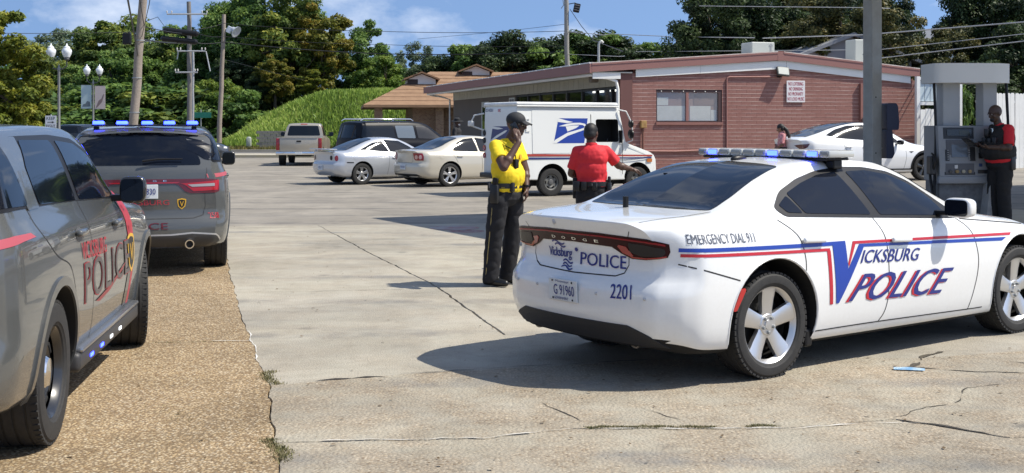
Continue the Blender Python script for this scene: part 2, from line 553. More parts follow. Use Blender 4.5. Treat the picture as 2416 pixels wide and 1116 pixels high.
def wheel(parent, loc, side, r, w, rim_r, style, tyre_m=None, rim_m=None, steer=0., name='wheel'):
    """wheel part (barrel and disc) with children tyre, rim; axis along local y, outer face toward side*y"""
    tyre_m = tyre_m or RUBBER; rim_m = rim_m or SILVER
    base = Matrix.Rotation(R(-90) * side, 4, 'X')   # local +z -> outward
    # outward = side*y
    mb = MB()
    mb.lathe([(rim_r * .96, -w * .42), (rim_r * .93, w * .05), (rim_r * .90, -w * .30), (.02, -w * .32)], base, 40)
    mb.lathe([(rim_r * .34, -w * .05), (rim_r * .80, -w * .05), (rim_r * .80, -w * .10)], base, 32)   # brake disc
    o = mb.build(name, mat('wheel_barrel', (.03, .03, .03), .5, metal=.5), parent, smooth=35)
    o.location = loc; o.rotation_euler = (0, 0, steer)
    t = MB(); h = w / 2
    t.lathe([(rim_r * .985, -h * .78), (rim_r * 1.03, -h * .92), ((rim_r + r) / 2, -h * 1.02), (r * .955, -h * .93), (r * .985, -h * .80), (r * .998, -h * .62),
             (r * .998, -h * .50), (r * .982, -h * .48), (r * .982, -h * .42), (r, -h * .40), (r, -h * .06), (r * .982, -h * .05), (r * .982, h * .05), (r, h * .06),
             (r, h * .40), (r * .982, h * .42), (r * .982, h * .48), (r * .998, h * .50), (r * .998, h * .62), (r * .985, h * .80), (r * .955, h * .93), (r * .935, h * .965), (r * .93, h * .985),
             ((rim_r + r) / 2, h * 1.02), (rim_r * 1.10, h * 1.0), (rim_r * 1.09, h * .975), (rim_r * 1.03, h * .92), (rim_r * .985, h * .78)], base, 56)
    nb = 56
    for i in range(nb):                                       # shoulder tread blocks
        for sg in (-1, 1):
            a = 2 * math.pi * (i + (.5 if sg > 0 else 0)) / nb
            mt = base @ Matrix.Rotation(a, 4, 'Z') @ Matrix.Translation((r * .978, 0, sg * h * .80))
            t.box(-.006, .0085, -math.pi * r / nb * .72, math.pi * r / nb * .72, -h * .15, h * .13, mt)
    t.build('tyre', tyre_m, o, smooth=30)
    k = MB()
    k.lathe([(rim_r * .90, h * .55), (rim_r * .965, h * .80), (rim_r * 1.0, h * .86), (rim_r * .995, h * .72)], base, 56)
    if style[0] == 'steel':
        k.lathe([(rim_r * .93, h * .30), (rim_r * .88, h * .42), (rim_r * .62, h * .52), (rim_r * .50, h * .36), (rim_r * .30, h * .40), (.001, h * .40)], base, 48)
        for i in range(style[1]):
            a = 2 * math.pi * i / style[1]
            k.mi = 1
            mt = base @ Matrix.Rotation(a, 4, 'Z') @ Matrix.Translation((rim_r * .745, 0, h * .49)) @ Matrix.Rotation(R(18), 4, 'Y')
            k.rbox(-.022, .022, -.038, .038, -.02, .006, .012, 2, mt)
        k.mi = 2
        k.lathe([(rim_r * .36, h * .40), (rim_r * .36, h * .62), (rim_r * .30, h * .74), (.001, h * .80)], base, 32)
        k.build('rim', [rim_m, DARK, style[2]], o, smooth=35)
    else:
        ns, w0, w1 = style[1], style[2], style[3]
        dz = style[4] if len(style) > 4 else .0
        split = style[5] if len(style) > 5 else 0.
        for i in range(ns):
            a0 = 2 * math.pi * i / ns + R(style[6] if len(style) > 6 else 90)
            for sg in ((-1, 1) if split else (0,)):
                vs = []
                secs = [(.16, w0 * 1.15, .60 + dz), (.34, w0, .62 + dz), (.65, (w0 + w1) / 2, .68), (.96, w1, .80)]
                for (f, ww, zz) in secs:
                    rr = rim_r * f; sh = sg * split * f * rim_r
                    for (q, dz_) in ((-.5, -.30), (-.5, -.05), (-.36, 0), (.36, 0), (.5, -.05), (.5, -.30)):
                        vs.append(base @ Matrix.Rotation(a0, 4, 'Z') @ Vector((rr, q * ww + sh, h * (zz + dz_ * 1.1))))
                fs = []
                for j in range(3):
                    for c in range(6):
                        fs.append((j * 6 + c, j * 6 + (c + 1) % 6, (j + 1) * 6 + (c + 1) % 6, (j + 1) * 6 + c))
                fs += [tuple(range(6))[::-1], tuple(range(18, 24))]
                k.add(vs, fs)
        k.lathe([(rim_r * .30, h * .2), (rim_r * .30, h * (.60 + dz)), (rim_r * .26, h * (.66 + dz)), (rim_r * .13, h * (.66 + dz)), (rim_r * .125, h * (.72 + dz)), (.001, h * (.73 + dz))], base, 30)
        k.mi = 1
        for i in range(5):
            a = 2 * math.pi * i / 5 + R(126)
            mt = base @ Matrix.Rotation(a, 4, 'Z') @ Matrix.Translation((rim_r * .20, 0, 0))
            k.lathe([(.013, h * (.5 + dz)), (.013, h * (.74 + dz)), (.009, h * (.80 + dz)), (.001, h * (.80 + dz))], mt, 8)
        k.build('rim', [rim_m, GREYM], o, smooth=30)
    return o

def four_wheels(parent, sp, style, w=.235, rim_r=.24, rim_m=None, steer=0.):
    yc = sp['W'] - w / 2 - sp.get('inset', .035)
    proto = None
    for sg in (-1, 1):
        for i, x in enumerate((0, sp['wb'])):
            if i == 0 or proto is None:
                proto = wheel(parent, (x, sg * yc, sp['wr']), sg, sp['wr'], w, rim_r, style, rim_m=rim_m)
            else:
                c = copy_tree(proto, parent); c.location = (x, sg * yc, sp['wr']); c.rotation_euler = (0, 0, steer)

def mirror_part(parent, loc, sg, cap_m, size=(.11, .20, .15), glass=True):
    """door mirror: housing pod on a stalk, glass child faces the rear"""
    L, Wd, Hh = size
    mb = MB()
    bm = bmesh.new(); bmesh.ops.create_uvsphere(bm, u_segments=20, v_segments=12, radius=1)
    for v in bm.verts:
        x, y, z = v.co
        q = lambda t: math.copysign(abs(t) ** .55, t)
        xx = q(x); v.co = Vector(((.5 * xx if xx > 0 else .18 * xx) * L * 1.4, q(y) * Wd / 2, q(z) * Hh / 2))
    bm.verts.index_update()
    mb.add([v.co for v in bm.verts], [[v.index for v in f.verts] for f in bm.faces]); bm.free()
    o = mb.build('mirror', cap_m, parent, smooth=50); o.location = loc
    g = MB(); g.prism(rrect(-Wd * .42, Wd * .42, -Hh * .40, Hh * .40, .03), -L * .275, -L * .24, 'x')
    g.build('mirror_glass', TINT, o)
    st = MB(); st.rbox(-.03, .05, -sg * Wd / 2 - .09, -sg * Wd / 2 + .05, -.05, .0, .015) if sg < 0 and False else st.rbox(-.02, .06, min(0, -sg * (Wd / 2 + .10)), max(0, -sg * (Wd / 2 + .10)), -Hh * .42, -Hh * .18, .012)
    st.build('mirror_stalk', BLACK, o)
    return o
# ---------------------------------------------------------------- ground
def nz(x, y, s, seed=0.):
    return noise.noise(Vector((x * s + seed, y * s - seed, seed * .37)))
def zlot(x, y):
    f = lambda v: max(0., min(1., v)) ** 2 * (3 - 2 * max(0., min(1., v)))
    return .23 * f((x - 3.5) / 5) * f((y - 23) / 8)

def ground_mat(name, base, stops, rough=.9, pebble=None, stains=True, bumpy=.25):
    """procedural paving: broad stains, fine speckle, optional pebbles"""
    m = bpy.data.materials.new(name); MATS[name] = m; m.use_nodes = True
    nt = m.node_tree; n = nt.nodes; l = nt.links; b = n['Principled BSDF']
    b.inputs['Roughness'].default_value = rough; b.inputs['Specular IOR Level'].default_value = .25
    tc = n.new('ShaderNodeTexCoord')
    def noi(sc, det=6, rg=.6, dist=0., vec=None):
        t = n.new('ShaderNodeTexNoise'); t.inputs['Scale'].default_value = sc; t.inputs['Detail'].default_value = det; t.inputs['Roughness'].default_value = rg; t.inputs['Distortion'].default_value = dist
        l.new(vec or tc.outputs['Object'], t.inputs['Vector']); return t.outputs['Fac']
    def ramp(fac, a, b_, c0=(0, 0, 0), c1=(1, 1, 1)):
        r_ = n.new('ShaderNodeValToRGB'); r_.color_ramp.elements[0].position = a; r_.color_ramp.elements[1].position = b_
        r_.color_ramp.elements[0].color = (*c0, 1); r_.color_ramp.elements[1].color = (*c1, 1); l.new(fac, r_.inputs[0]); return r_.outputs[0]
    def mix(fac, a, b_, mode='MIX', amt=None):
        x = n.new('ShaderNodeMixRGB'); x.blend_type = mode
        if amt is not None:
            k = n.new('ShaderNodeMath'); k.operation = 'MULTIPLY'; k.inputs[1].default_value = amt; l.new(fac, k.inputs[0]); fac = k.outputs[0]
        l.new(fac, x.inputs[0])
        for i, v in ((1, a), (2, b_)):
            if isinstance(v, tuple): x.inputs[i].default_value = (*v, 1)
            else: l.new(v, x.inputs[i])
        return x.outputs[0]
    col = mix(ramp(noi(.35, 5, .6, .4), .35, .68), base, stops[0], amt=.85)
    col = mix(ramp(noi(1.7, 6, .65, .6), .45, .75), col, stops[1], amt=.6)
    if stains:
        mp = n.new('ShaderNodeMapping'); mp.inputs['Scale'].default_value = (.35, 1.6, 1); mp.inputs['Rotation'].default_value = (0, 0, R(-14)); l.new(tc.outputs['Object'], mp.inputs[0])
        col = mix(ramp(noi(.8, 5, .7, 1.5, mp.outputs[0]), .52, .72), col, stops[2], amt=.55)
    if stains:                                              # tyre scuffs and oil drips
        wv = n.new('ShaderNodeTexWave'); wv.wave_type = 'RINGS'; wv.inputs['Scale'].default_value = .16; wv.inputs['Distortion'].default_value = 3.5; wv.inputs['Detail'].default_value = 1.5; wv.inputs['Detail Scale'].default_value = .4
        mp2 = n.new('ShaderNodeMapping'); mp2.inputs['Location'].default_value = (7, -3, 0); l.new(tc.outputs['Object'], mp2.inputs[0]); l.new(mp2.outputs[0], wv.inputs['Vector'])
        k1 = ramp(wv.outputs['Fac'], .90, .99); k2 = ramp(noi(.9, 4, .7), .42, .60)
        mu = n.new('ShaderNodeMath'); mu.operation = 'MULTIPLY'; l.new(k1, mu.inputs[0]); l.new(k2, mu.inputs[1])
        col = mix(mu.outputs[0], col, stops[2], amt=.95)
        vo = n.new('ShaderNodeTexVoronoi'); vo.inputs['Scale'].default_value = .9; l.new(tc.outputs['Object'], vo.inputs['Vector'])
        wob = n.new('ShaderNodeMath'); wob.operation = 'MULTIPLY_ADD'; l.new(noi(9, 4, .7), wob.inputs[0]); wob.inputs[1].default_value = .16; l.new(vo.outputs['Distance'], wob.inputs[2])
        inv = ramp(wob.outputs[0], .10, .17, (1, 1, 1), (0, 0, 0))
        col = mix(inv, col, tuple(c * .55 for c in stops[2]), amt=.75)
    h = None
    if pebble:
        v = n.new('ShaderNodeTexVoronoi'); v.inputs['Scale'].default_value = pebble[0]; l.new(tc.outputs['Object'], v.inputs['Vector'])
        bw = n.new('ShaderNodeSeparateColor'); l.new(v.outputs['Color'], bw.inputs[0])
        r_ = n.new('ShaderNodeValToRGB'); el = r_.color_ramp.elements
        el[0].position = 0; el[0].color = (*pebble[1][0], 1); el[1].position = 1; el[1].color = (*pebble[1][-1], 1)
        for i, c in enumerate(pebble[1][1:-1]):
            e = el.new((i + 1) / (len(pebble[1]) - 1)); e.color = (*c, 1)
        l.new(bw.outputs[0], r_.inputs[0])
        dm = ramp(v.outputs['Distance'], .30, .60)
        peb = mix(dm, r_.outputs[0], pebble[2], amt=.85)
        msk = ramp(noi(pebble[4] if len(pebble) > 4 else 2.2, 5, .65), *((.10, .25) if len(pebble) > 4 else (.36, .60)))
        col = mix(msk, col, peb, amt=pebble[3])
        h = v.outputs['Distance']
    col = mix(ramp(noi(140, 3, .7), .35, .70), col, stops[3], amt=.30)
    col = mix(ramp(noi(45, 4, .7), .56, .72), col, stops[2], amt=.5)
    col = mix(ramp(noi(.55, 6, .7, .8), .38, .66), col, (.66, .66, .66), 'MULTIPLY', amt=.85)
    col = mix(ramp(noi(4.5, 5, .7), .50, .72), col, (.80, .79, .78), 'MULTIPLY', amt=.7)
    l.new(col, b.inputs['Base Color'])
    bp = n.new('ShaderNodeBump'); bp.inputs['Strength'].default_value = bumpy; bp.inputs['Distance'].default_value = .012
    hn = noi(60, 5, .7)
    if h is not None:
        iv = n.new('ShaderNodeMath'); iv.operation = 'SUBTRACT'; iv.inputs[0].default_value = 1; l.new(h, iv.inputs[1])
        ad = n.new('ShaderNodeMath'); ad.operation = 'ADD'; l.new(iv.outputs[0], ad.inputs[0]); l.new(hn, ad.inputs[1]); hn = ad.outputs[0]
    l.new(hn, bp.inputs['Height']); l.new(bp.outputs[0], b.inputs['Normal'])
    return m

CONC = ground_mat('lot_concrete', (.435, .405, .322), [(.36, .335, .285), (.46, .42, .345), (.22, .215, .20), (.25, .23, .195)], pebble=(75, [(.20, .15, .10), (.42, .34, .24), (.50, .43, .32), (.33, .28, .22)], (.33, .29, .23), .45), bumpy=.35)
CONC2 = ground_mat('lot_concrete_near', (.42, .385, .298), [(.35, .32, .265), (.44, .395, .315), (.23, .22, .20), (.25, .215, .165)], pebble=(48, [(.15, .095, .05), (.42, .33, .22), (.56, .48, .36), (.36, .29, .21), (.46, .38, .27)], (.30, .25, .185), .9), bumpy=.6)
FARC = ground_mat('far_lot', (.315, .285, .235), [(.235, .215, .185), (.345, .31, .255), (.165, .155, .14), (.21, .19, .16)], bumpy=.1)
AGG = ground_mat('exposed_aggregate', (.43, .335, .22), [(.39, .30, .195), (.47, .37, .25), (.32, .26, .19), (.27, .195, .12)], pebble=(56, [(.20, .12, .055), (.52, .38, .205), (.63, .50, .315), (.37, .25, .125), (.71, .61, .44), (.54, .405, .235)], (.20, .14, .08), 1.0, .6), bumpy=.7)
DIRT = mat('joint_dirt', (.05, .042, .032), .95, var=(8, .7, (.09, .075, .05)), bump=(40, .5))
EARTH = mat('earth', (.10, .11, .05), .95, var=(.05, .8, (.14, .13, .07)))
CRACK = mat('crack_dark', (.035, .030, .024), .95)
CHALK = mat('old_white_sealant', (.60, .58, .54), .8)

g = MB(); g.add([(-900, -60, -.12), (900, -60, -.12), (900, 1600, -.12), (-900, 1600, -.12)], [(0, 1, 2, 3)])
tag(g.build('ground', EARTH, fix=False), kind='structure')
lot = MB(); lot.add([(-14, -12, -.055), (24, -12, -.055), (24, 23.5, -.055), (-14, 23.5, -.055)], [(0, 1, 2, 3)])
lot = tag(lot.build('parking_lot', DIRT, fix=False), kind='structure')

def jag(p, amp):
    x, y = p
    return Vector((x + amp * (nz(x, y, 3.1, 1.7) + .6 * nz(x, y, 11, 4.1) + .35 * nz(x, y, 31, 8.3)), y + amp * (nz(x, y, 3.1, 5.2) + .6 * nz(x, y, 11, 7.7) + .35 * nz(x, y, 31, 2.9))))
def slab(name, poly, m, z=0., gap=.012, amp=.02, step=.08, label=None):
    P = []
    for i in range(len(poly)):
        a = Vector(poly[i]); b = Vector(poly[(i + 1) % len(poly)]); n_ = max(1, int((b - a).length / step))
        if n_ > 90: n_ = 90
        for k in range(n_): P.append(a.lerp(b, k / n_))
    J = [jag((p.x, p.y), amp) for p in P]
    area = sum(J[i].x * J[(i + 1) % len(J)].y - J[(i + 1) % len(J)].x * J[i].y for i in range(len(J)))
    sg = 1 if area > 0 else -1
    N = []
    for i in range(len(J)):
        t = (J[(i + 1) % len(J)] - J[i - 1]); t.normalize(); N.append(Vector((-t.y, t.x)) * sg)
    lo = [p + n_ * gap for p, n_ in zip(J, N)]; hi = [p + n_ * (gap + .004 + .003 * nz(p.x, p.y, 9)) for p, n_ in zip(J, N)]
    n = len(J)
    vs = [(p.x, p.y, z - .07) for p in lo] + [(p.x, p.y, z - .008) for p in lo] + [(p.x, p.y, z) for p in hi]
    fs = [(i, (i + 1) % n, n + (i + 1) % n, n + i) for i in range(n)] + [(n + i, n + (i + 1) % n, 2 * n + (i + 1) % n, 2 * n + i) for i in range(n)] + [tuple(range(2 * n, 3 * n))]
    q = MB(); q.add(vs, fs); o = q.build(name, m, lot, fix=False)
    bm = bmesh.new(); bm.from_mesh(o.data); bmesh.ops.triangulate(bm, faces=[f for f in bm.faces if len(f.verts) > 4]); bmesh.ops.recalc_face_normals(bm, faces=bm.faces); bm.to_mesh(o.data); bm.free()
    return o
B0, B1, B2, B3, B4, B5 = (-.75, 3.6), (-1.15, 5.99), (-1.62, 8.0), (-2.36, 10.61), (-3.36, 14.33), (-5.0, 20.9)
J4 = [(-1.283, 6.56), (-.14, 6.65), (.34, 6.87), (1.55, 6.88), (2.25, 7.08), (2.75, 6.66), (6, 6.75), (12, 7.2)]
J3 = [(-1.62, 8.0), (-1.01, 8.28), (-.32, 8.5), (1.6, 9.05), (3.0, 8.95), (6.0, 9.9), (12, 11.8)]
T10 = [(-.06, 9.96), (1.0, 10.25), (4.0, 11.2), (12, 13.6)]
J2 = [(-.06, 9.96), (-.9, 13.25), (-2.0, 16.6), (-3.37, 20.95)]
slab('concrete_slab', [B0, (12, 3.6)] + J4[::-1] + [(-1.15, 5.99)], CONC2, 0, .0025)
slab('concrete_slab', J4 + J3[::-1], CONC2, .003, .004)
slab('concrete_slab', J3 + T10[::-1] + J2[1:] + [B5, B4, B3], CONC, .0, .0025, .02)
slab('concrete_slab', J2[::-1] + T10[1:] + [(14, 24.0), (-3.37, 21.0)], CONC, -.006, .022, .02)
slab('concrete_slab', [(12, 3.6), (20, 3.6), (20, 24), (14, 24), (12, 13.6), (12, 11.8), (12, 7.2)], CONC, 0, .01)
slab('concrete_slab', [(-.75, 3.6), (20, 3.6), (20, -6), (-.3, -6)], CONC2, 0, .01)
slab('aggregate_slab', [(-.3, -6), B0, B1, B2, (-2.08, 9.67), (-5.2, 9.35), (-8, 9.2), (-8, -6)], AGG, .002, .0015, .02)
slab('aggregate_slab', [(-2.08, 9.67), B3, (-2.82, 12.35), (-5.5, 12.1), (-8, 12), (-8, 9.2), (-5.2, 9.35)], AGG, .001, .0015, .02)
slab('aggregate_slab', [(-2.82, 12.35), B4, B5, (-8, 20.9), (-8, 12), (-5.5, 12.1)], AGG, .002, .0015, .02)
slab('concrete_slab', [(-8, -6), (-14, -6), (-14, 20.9), (-8, 20.9)], CONC, 0, .01)
# far lot, gently rising toward the store
fl = MB(); xs = np.linspace(-46, 44, 46); ys = np.concatenate([np.linspace(19.6, 40, 25), np.linspace(41, 66.5, 14)])
vs = [(x, y, zlot(x, y) - .010) for j, y in enumerate(ys) for x in xs]
fl.add(vs, [(j * 46 + i, j * 46 + i + 1, (j + 1) * 46 + i + 1, (j + 1) * 46 + i) for j in range(len(ys) - 1) for i in range(45)])
fl.build('far_paving', FARC, lot, smooth=60, fix=False)

def crack(pts, w, m=CRACK, z=.006, name='crack', seg=.05, amp=.03):
    P = []
    for i in range(len(pts) - 1):
        a = Vector(pts[i]); b = Vector(pts[i + 1]); n_ = max(2, int((b - a).length / seg))
        P += [a.lerp(b, k / n_) for k in range(n_)]
    P.append(Vector(pts[-1])); q = MB(); vs = []
    for i, p in enumerate(P):
        p = jag((p.x * 1.0, p.y), amp); t = (P[min(i + 1, len(P) - 1)] - P[max(i - 1, 0)]).normalized(); nn = Vector((-t.y, t.x))
        ww = w * max(0, .45 + 1.0 * nz(p.x, p.y, 7, 3.3) + .5 * nz(p.x, p.y, 23, 1.3)) * min(1, 6 * min(i, len(P) - 1 - i) / len(P) + .1)
        vs += [(p.x + nn.x * ww, p.y + nn.y * ww, z), (p.x - nn.x * ww, p.y - nn.y * ww, z)]
    q.add(vs, [(2 * i, 2 * i + 1, 2 * i + 3, 2 * i + 2) for i in range(len(P) - 1)])
    return q.build(name, m, lot, fix=False)
crack([(2.2, 7.08), (2.45, 7.3), (2.75, 7.5), (3.0, 7.9), (3.35, 8.1)], .007)
crack([(2.25, 7.07), (2.45, 6.92), (2.66, 6.74)], .025)
crack([(2.75, 8.5), (2.95, 8.75), (3.05, 9.0), (3.35, 9.25)], .03, DIRT)
crack([(2.85, 8.6), (3.2, 8.45), (3.6, 8.4)], .012)
crack([(.15, 7.6), (.3, 7.3), (.42, 7.0)], .006)
crack([(.75, 7.4), (.95, 7.1), (1.05, 6.9)], .005)
crack([(-1.5, 8.06), (-1.2, 8.2), (-.95, 8.27), (-.75, 8.25)], .03)
crack([(-.9, 8.32), (-.3, 8.53), (.4, 8.72), (1.2, 8.95)], .008)
crack([(-2.9, 12.45), (-1.9, 12.6), (-.8, 12.75)], .006)
crack([(-3.2, 17.0), (-2.2, 17.3)], .008)
crack([(3.6, 8.8), (4.0, 8.6), (4.6, 8.7)], .012)
crack([(-1.2, 6.57), (-.6, 6.61), (-.14, 6.66), (.2, 6.8), (.36, 6.86)], .007, CHALK, .008, 'sealant_line')
crack([(.4, 6.85), (1.0, 6.85), (1.6, 6.87), (2.1, 7.0), (2.4, 6.95)], .007, CHALK, .008, 'sealant_line')
crack([(-1.83, 8.75), (-1.95, 9.2), (-2.06, 9.6), (-2.22, 10.15)], .006, CHALK, .009, 'sealant_line', amp=.02)
crack([(-2.05, 9.66), (-2.4, 9.64)], .007, CHALK, .010, 'sealant_line')
TREADM = mat('tyre_mark', (.215, .20, .175), .9, var=(6, .8, (.30, .27, .225)))

# moss and weeds in the joints
MOSS = mat('moss', (.15, .145, .055), .95, var=(12, .8, (.20, .165, .085)))
def weeds(name, pts, n, spread, h, label):
    vs = []; fs = []
    P = [Vector(p) for p in pts]
    for i in range(n):
        k = random.random() * (len(P) - 1); a = P[int(k)].lerp(P[min(int(k) + 1, len(P) - 1)], k % 1)
        if nz(a.x, a.y, 4, 2.2) < -.12: continue
        p = jag((a.x, a.y), .05) + Vector((random.gauss(0, spread), random.gauss(0, spread * .7)))
        hh = h * random.uniform(.3, 1.2); an = random.random() * 6.28; w = random.uniform(.003, .007); ln = random.uniform(-1, 1) * hh
        c, s_ = math.cos(an), math.sin(an); o = len(vs)
        vs += [(p.x - c * w, p.y - s_ * w, -.01), (p.x + c * w, p.y + s_ * w, -.01), (p.x - s_ * ln, p.y + c * ln, hh)]
        fs.append((o, o + 1, o + 2))
    q = MB(); q.add(vs, fs); return tag(q.build(name, MOSS, fix=False), label, 'weeds', kind='stuff')
weeds('weeds', [(.40, 6.90), (1.0, 6.90), (1.5, 6.91)], 4200, .016, .012, 'moss growing along the near concrete joint')
weeds('weeds', [(-1.30, 6.65), (-1.25, 6.45), (-1.2, 6.2)], 1000, .030, .016, 'weeds in the joint beside the brown aggregate')
weeds('weeds', [(-1.72, 8.5), (-1.68, 8.25), (-1.6, 8.0)], 700, .025, .015, 'small weeds at the corner of the concrete joint')
weeds('weeds', [(-2.2, 9.66), (-2.6, 9.62), (-3.0, 9.55), (-3.4, 9.5)], 500, .012, .010, 'moss in the aggregate joint')
weeds('weeds', [(-2.0, 6.7), (-1.95, 7.1), (-2.1, 7.45)], 260, .05, .010, 'sparse weeds on the brown aggregate')
# flattened plastic wrapper and drain cover
q = MB()
vs = []; 
for i in range(9):
    for j in range(4):
        u, v = i / 8, j / 3
        vs.append((u * .21, (v - .5) * .055, .006 + .018 * math.sin(v * 3.14) * (1 - .7 * abs(u - .45)) + .006 * nz(u * 4, v * 3, 2)))
q.add(vs, [(i * 4 + j, (i + 1) * 4 + j, (i + 1) * 4 + j + 1, i * 4 + j + 1) for i in range(8) for j in range(3)])
w_ = q.build('plastic_wrapper', mat('clear_plastic', (.45, .55, .62), .15, coat=.5, var=(14, .8, (.12, .30, .50))), smooth=60, loc=(2.69, 8.52, .005)); w_.rotation_euler = (0, 0, R(-12))
tag(w_, 'crushed clear and blue plastic wrapper lying on the concrete', 'litter')
def gp(u, v):
    d = EYE * 2850 / (v - 298); return ((u - 1208) * d / 2850, d)
dc = MB(); dc.lathe([(.42, 0), (.42, .012), (.38, .014), (.36, .008), (.001, .008)], Matrix.Translation((-.98, 20.5, -.012)), 40)
dcov = tag(dc.build('manhole_cover', mat('painted_iron', (.30, .27, .25), .7, var=(3, .9, (.26, .10, .09))), smooth=30), 'round tank cover set in the concrete behind the officer in yellow', 'manhole cover')
dc = MB(); dc.lathe([(.30, 0), (.30, .006), (.001, .008)], Matrix.Translation((-.75, 19.9, -.012)), 32)
dc.build('cover_lid', mat('rusty_red_lid', (.20, .07, .06), .8, var=(9, .8, (.30, .27, .25))), dcov, smooth=30)
# pebbles and leaf scraps
LEAFB = mat('dry_leaf', (.12, .08, .04), .9)
lv = []; lf = []
for i in range(420):
    d = 5.4 + random.random() ** 1.6 * 16; x = random.uniform(-.42, .44) * d
    s_ = random.uniform(.006, .022); a = random.random() * 6.28; o = len(lv)
    for k in range(4):
        q_ = a + k * 1.57; lv.append((x + s_ * math.cos(q_) * (1 if k % 2 else .55), d + s_ * math.sin(q_) * (1 if k % 2 else .55), .007 + random.random() * .008))
    lf.append((o, o + 1, o + 2, o + 3))
q = MB(); q.add(lv, lf); tag(q.build('litter', LEAFB, fix=False), 'dry leaf scraps and crumbs scattered on the paving', 'debris', kind='stuff')

# kerb, pavement, street, verge in the distance
KERBM = mat('kerb_concrete', (.40, .37, .30), .9, var=(1.2, .7, (.30, .27, .21)), bump=(20, .2))
def strip(name, m, y0, y1, z, thick, x0=-90, x1=-2):
    q = MB(); q.box(x0, x1, y0, y1, z - thick, z); return tag(q.build(name, m), kind='structure')
strip('kerb', mat('yellow_kerb', (.42, .36, .22), .9, var=(.8, .8, (.38, .35, .29))), 66.6, 67.0, .14, .3, -46, -3)
strip('pavement', KERBM, 67.01, 70.5, .13, .3, -46, -3)
strip('kerb', KERBM, 70.51, 70.8, .14, .3, -46, -3)
strip('road', mat('street_asphalt', (.11, .105, .10), .9, var=(.3, .6, (.15, .145, .135))), 70.81, 81, .0, .1, -120, -3)
strip('kerb', KERBM, 81.01, 81.3, .16, .3, -120, -3)
strip('verge', mat('dry_verge', (.24, .20, .10), .95, var=(.5, .9, (.13, .16, .05)), bump=(6, .4)), 81.31, 90, .12, .4, -120, -3)
for i in range(14):
    q = MB(); x = -44 + i * 3; q.box(x + .015, x + 2.985, 67.03, 70.48, .131, .137); q.build('paving_slab', KERBM, bpy.data.objects['pavement'])
# ---------------------------------------------------------------- brick store
BR = mat('painted_brick', (.255, .115, .092), .75, var=(.9, .6, (.215, .092, .074)), fine=(9, .5, (.295, .142, .117)), bump=(30, .2))
MORTAR = mat('painted_mortar', (.30, .14, .115), .85)
MAUVE = mat('mauve_fascia', (.285, .135, .115), .6, var=(.5, .5, (.25, .115, .10)))
TRIMW = mat('white_trim', (.80, .79, .75), .6, var=(.8, .4, (.72, .705, .66)))
SIDING = mat('cream_siding', (.52, .50, .43), .7, var=(1.5, .4, (.42, .40, .34)))
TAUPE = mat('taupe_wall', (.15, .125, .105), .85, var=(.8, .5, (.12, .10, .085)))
ROOFM = mat('flat_roof', (.62, .60, .56), .8, var=(.6, .7, (.42, .37, .32)))
DOORSHADE = mat('painted_doorway_shade', (.012, .012, .013), .9)
def pane_mat():
    m = bpy.data.materials.new('clear_pane'); m.use_nodes = True; n = m.node_tree.nodes; l = m.node_tree.links
    n.remove(n['Principled BSDF']); o = n['Material Output']
    tr = n.new('ShaderNodeBsdfTransparent'); tr.inputs[0].default_value = (.92, .94, .94, 1); gl = n.new('ShaderNodeBsdfGlossy'); gl.inputs['Roughness'].default_value = .03
    mx = n.new('ShaderNodeMixShader'); mx.inputs[0].default_value = .07
    l.new(tr.outputs[0], mx.inputs[1]); l.new(gl.outputs[0], mx.inputs[2]); l.new(mx.outputs[0], o.inputs[0]); return m
PANE = pane_mat()
store = empty('brick_store', (4.15, 42, 0), R(16.26), 'low red brick store with a mauve roof edge and a shaded shop front', 'building')
LB, DB = 11.4, 26.5          # gable width, facade length
RX, RZ, EZ, EX = 5.72, 4.40, 3.88, -1.5
def roof_z(x): return EZ + (RZ - EZ) * (x - EX) / (RX - EX) if x < RX else RZ - (RZ - 3.86) * (x - RX) / (11.5 - RX)
# core walls: gable wall backing behind bricks, far and back walls
q = MB()
q.box(.12, LB - .05, .10, .30, -.3, 3.5); q.box(.12, RX + 3, .10, .30, 3.5, 3.75)
q.box(LB - .25, LB, .31, DB, -.3, 3.5); q.box(.3, LB - .26, DB - .3, DB, -.3, 3.5)
q.build('wall', MORTAR, store)
# bricks on the gable
bw, bh, jt = .40, .138, .004
WX0, WX1, WZ0, WZ1 = .93, 3.46, 1.88, 3.0
bl = bmesh.new(); bmesh.ops.create_cube(bl, size=1)
for v in bl.verts: v.co = Vector((v.co.x * (bw - jt), v.co.y * .09, v.co.z * (bh - .016)))
for v in bl.verts:
    if v.co.z > 0 and v.co.y < 0: v.co.y += .002
bmb = bpy.data.meshes.new('brick'); bl.to_mesh(bmb); bl.free(); bmb.materials.append(BR)
cells = []
row = 0; z = .06
while z < 4.05:
    x = .02 + (0 if row % 2 else -bw / 2)
    while x < LB:
        x0, x1 = max(.02, x), min(LB, x + bw)
        if x1 - x0 > .06 and z + bh / 2 < roof_z((x0 + x1) / 2) - .42:
            seg = [(x0, x1)]
            if z + bh / 2 > WZ0 and z - bh / 2 < WZ1:
                seg = [(a, b) for a, b in ((x0, min(x1, WX0)), (max(x0, WX1), x1)) if b - a > .04]
            for a, b in seg: cells.append((a, b, z))
        x += bw
    z += bh; row += 1
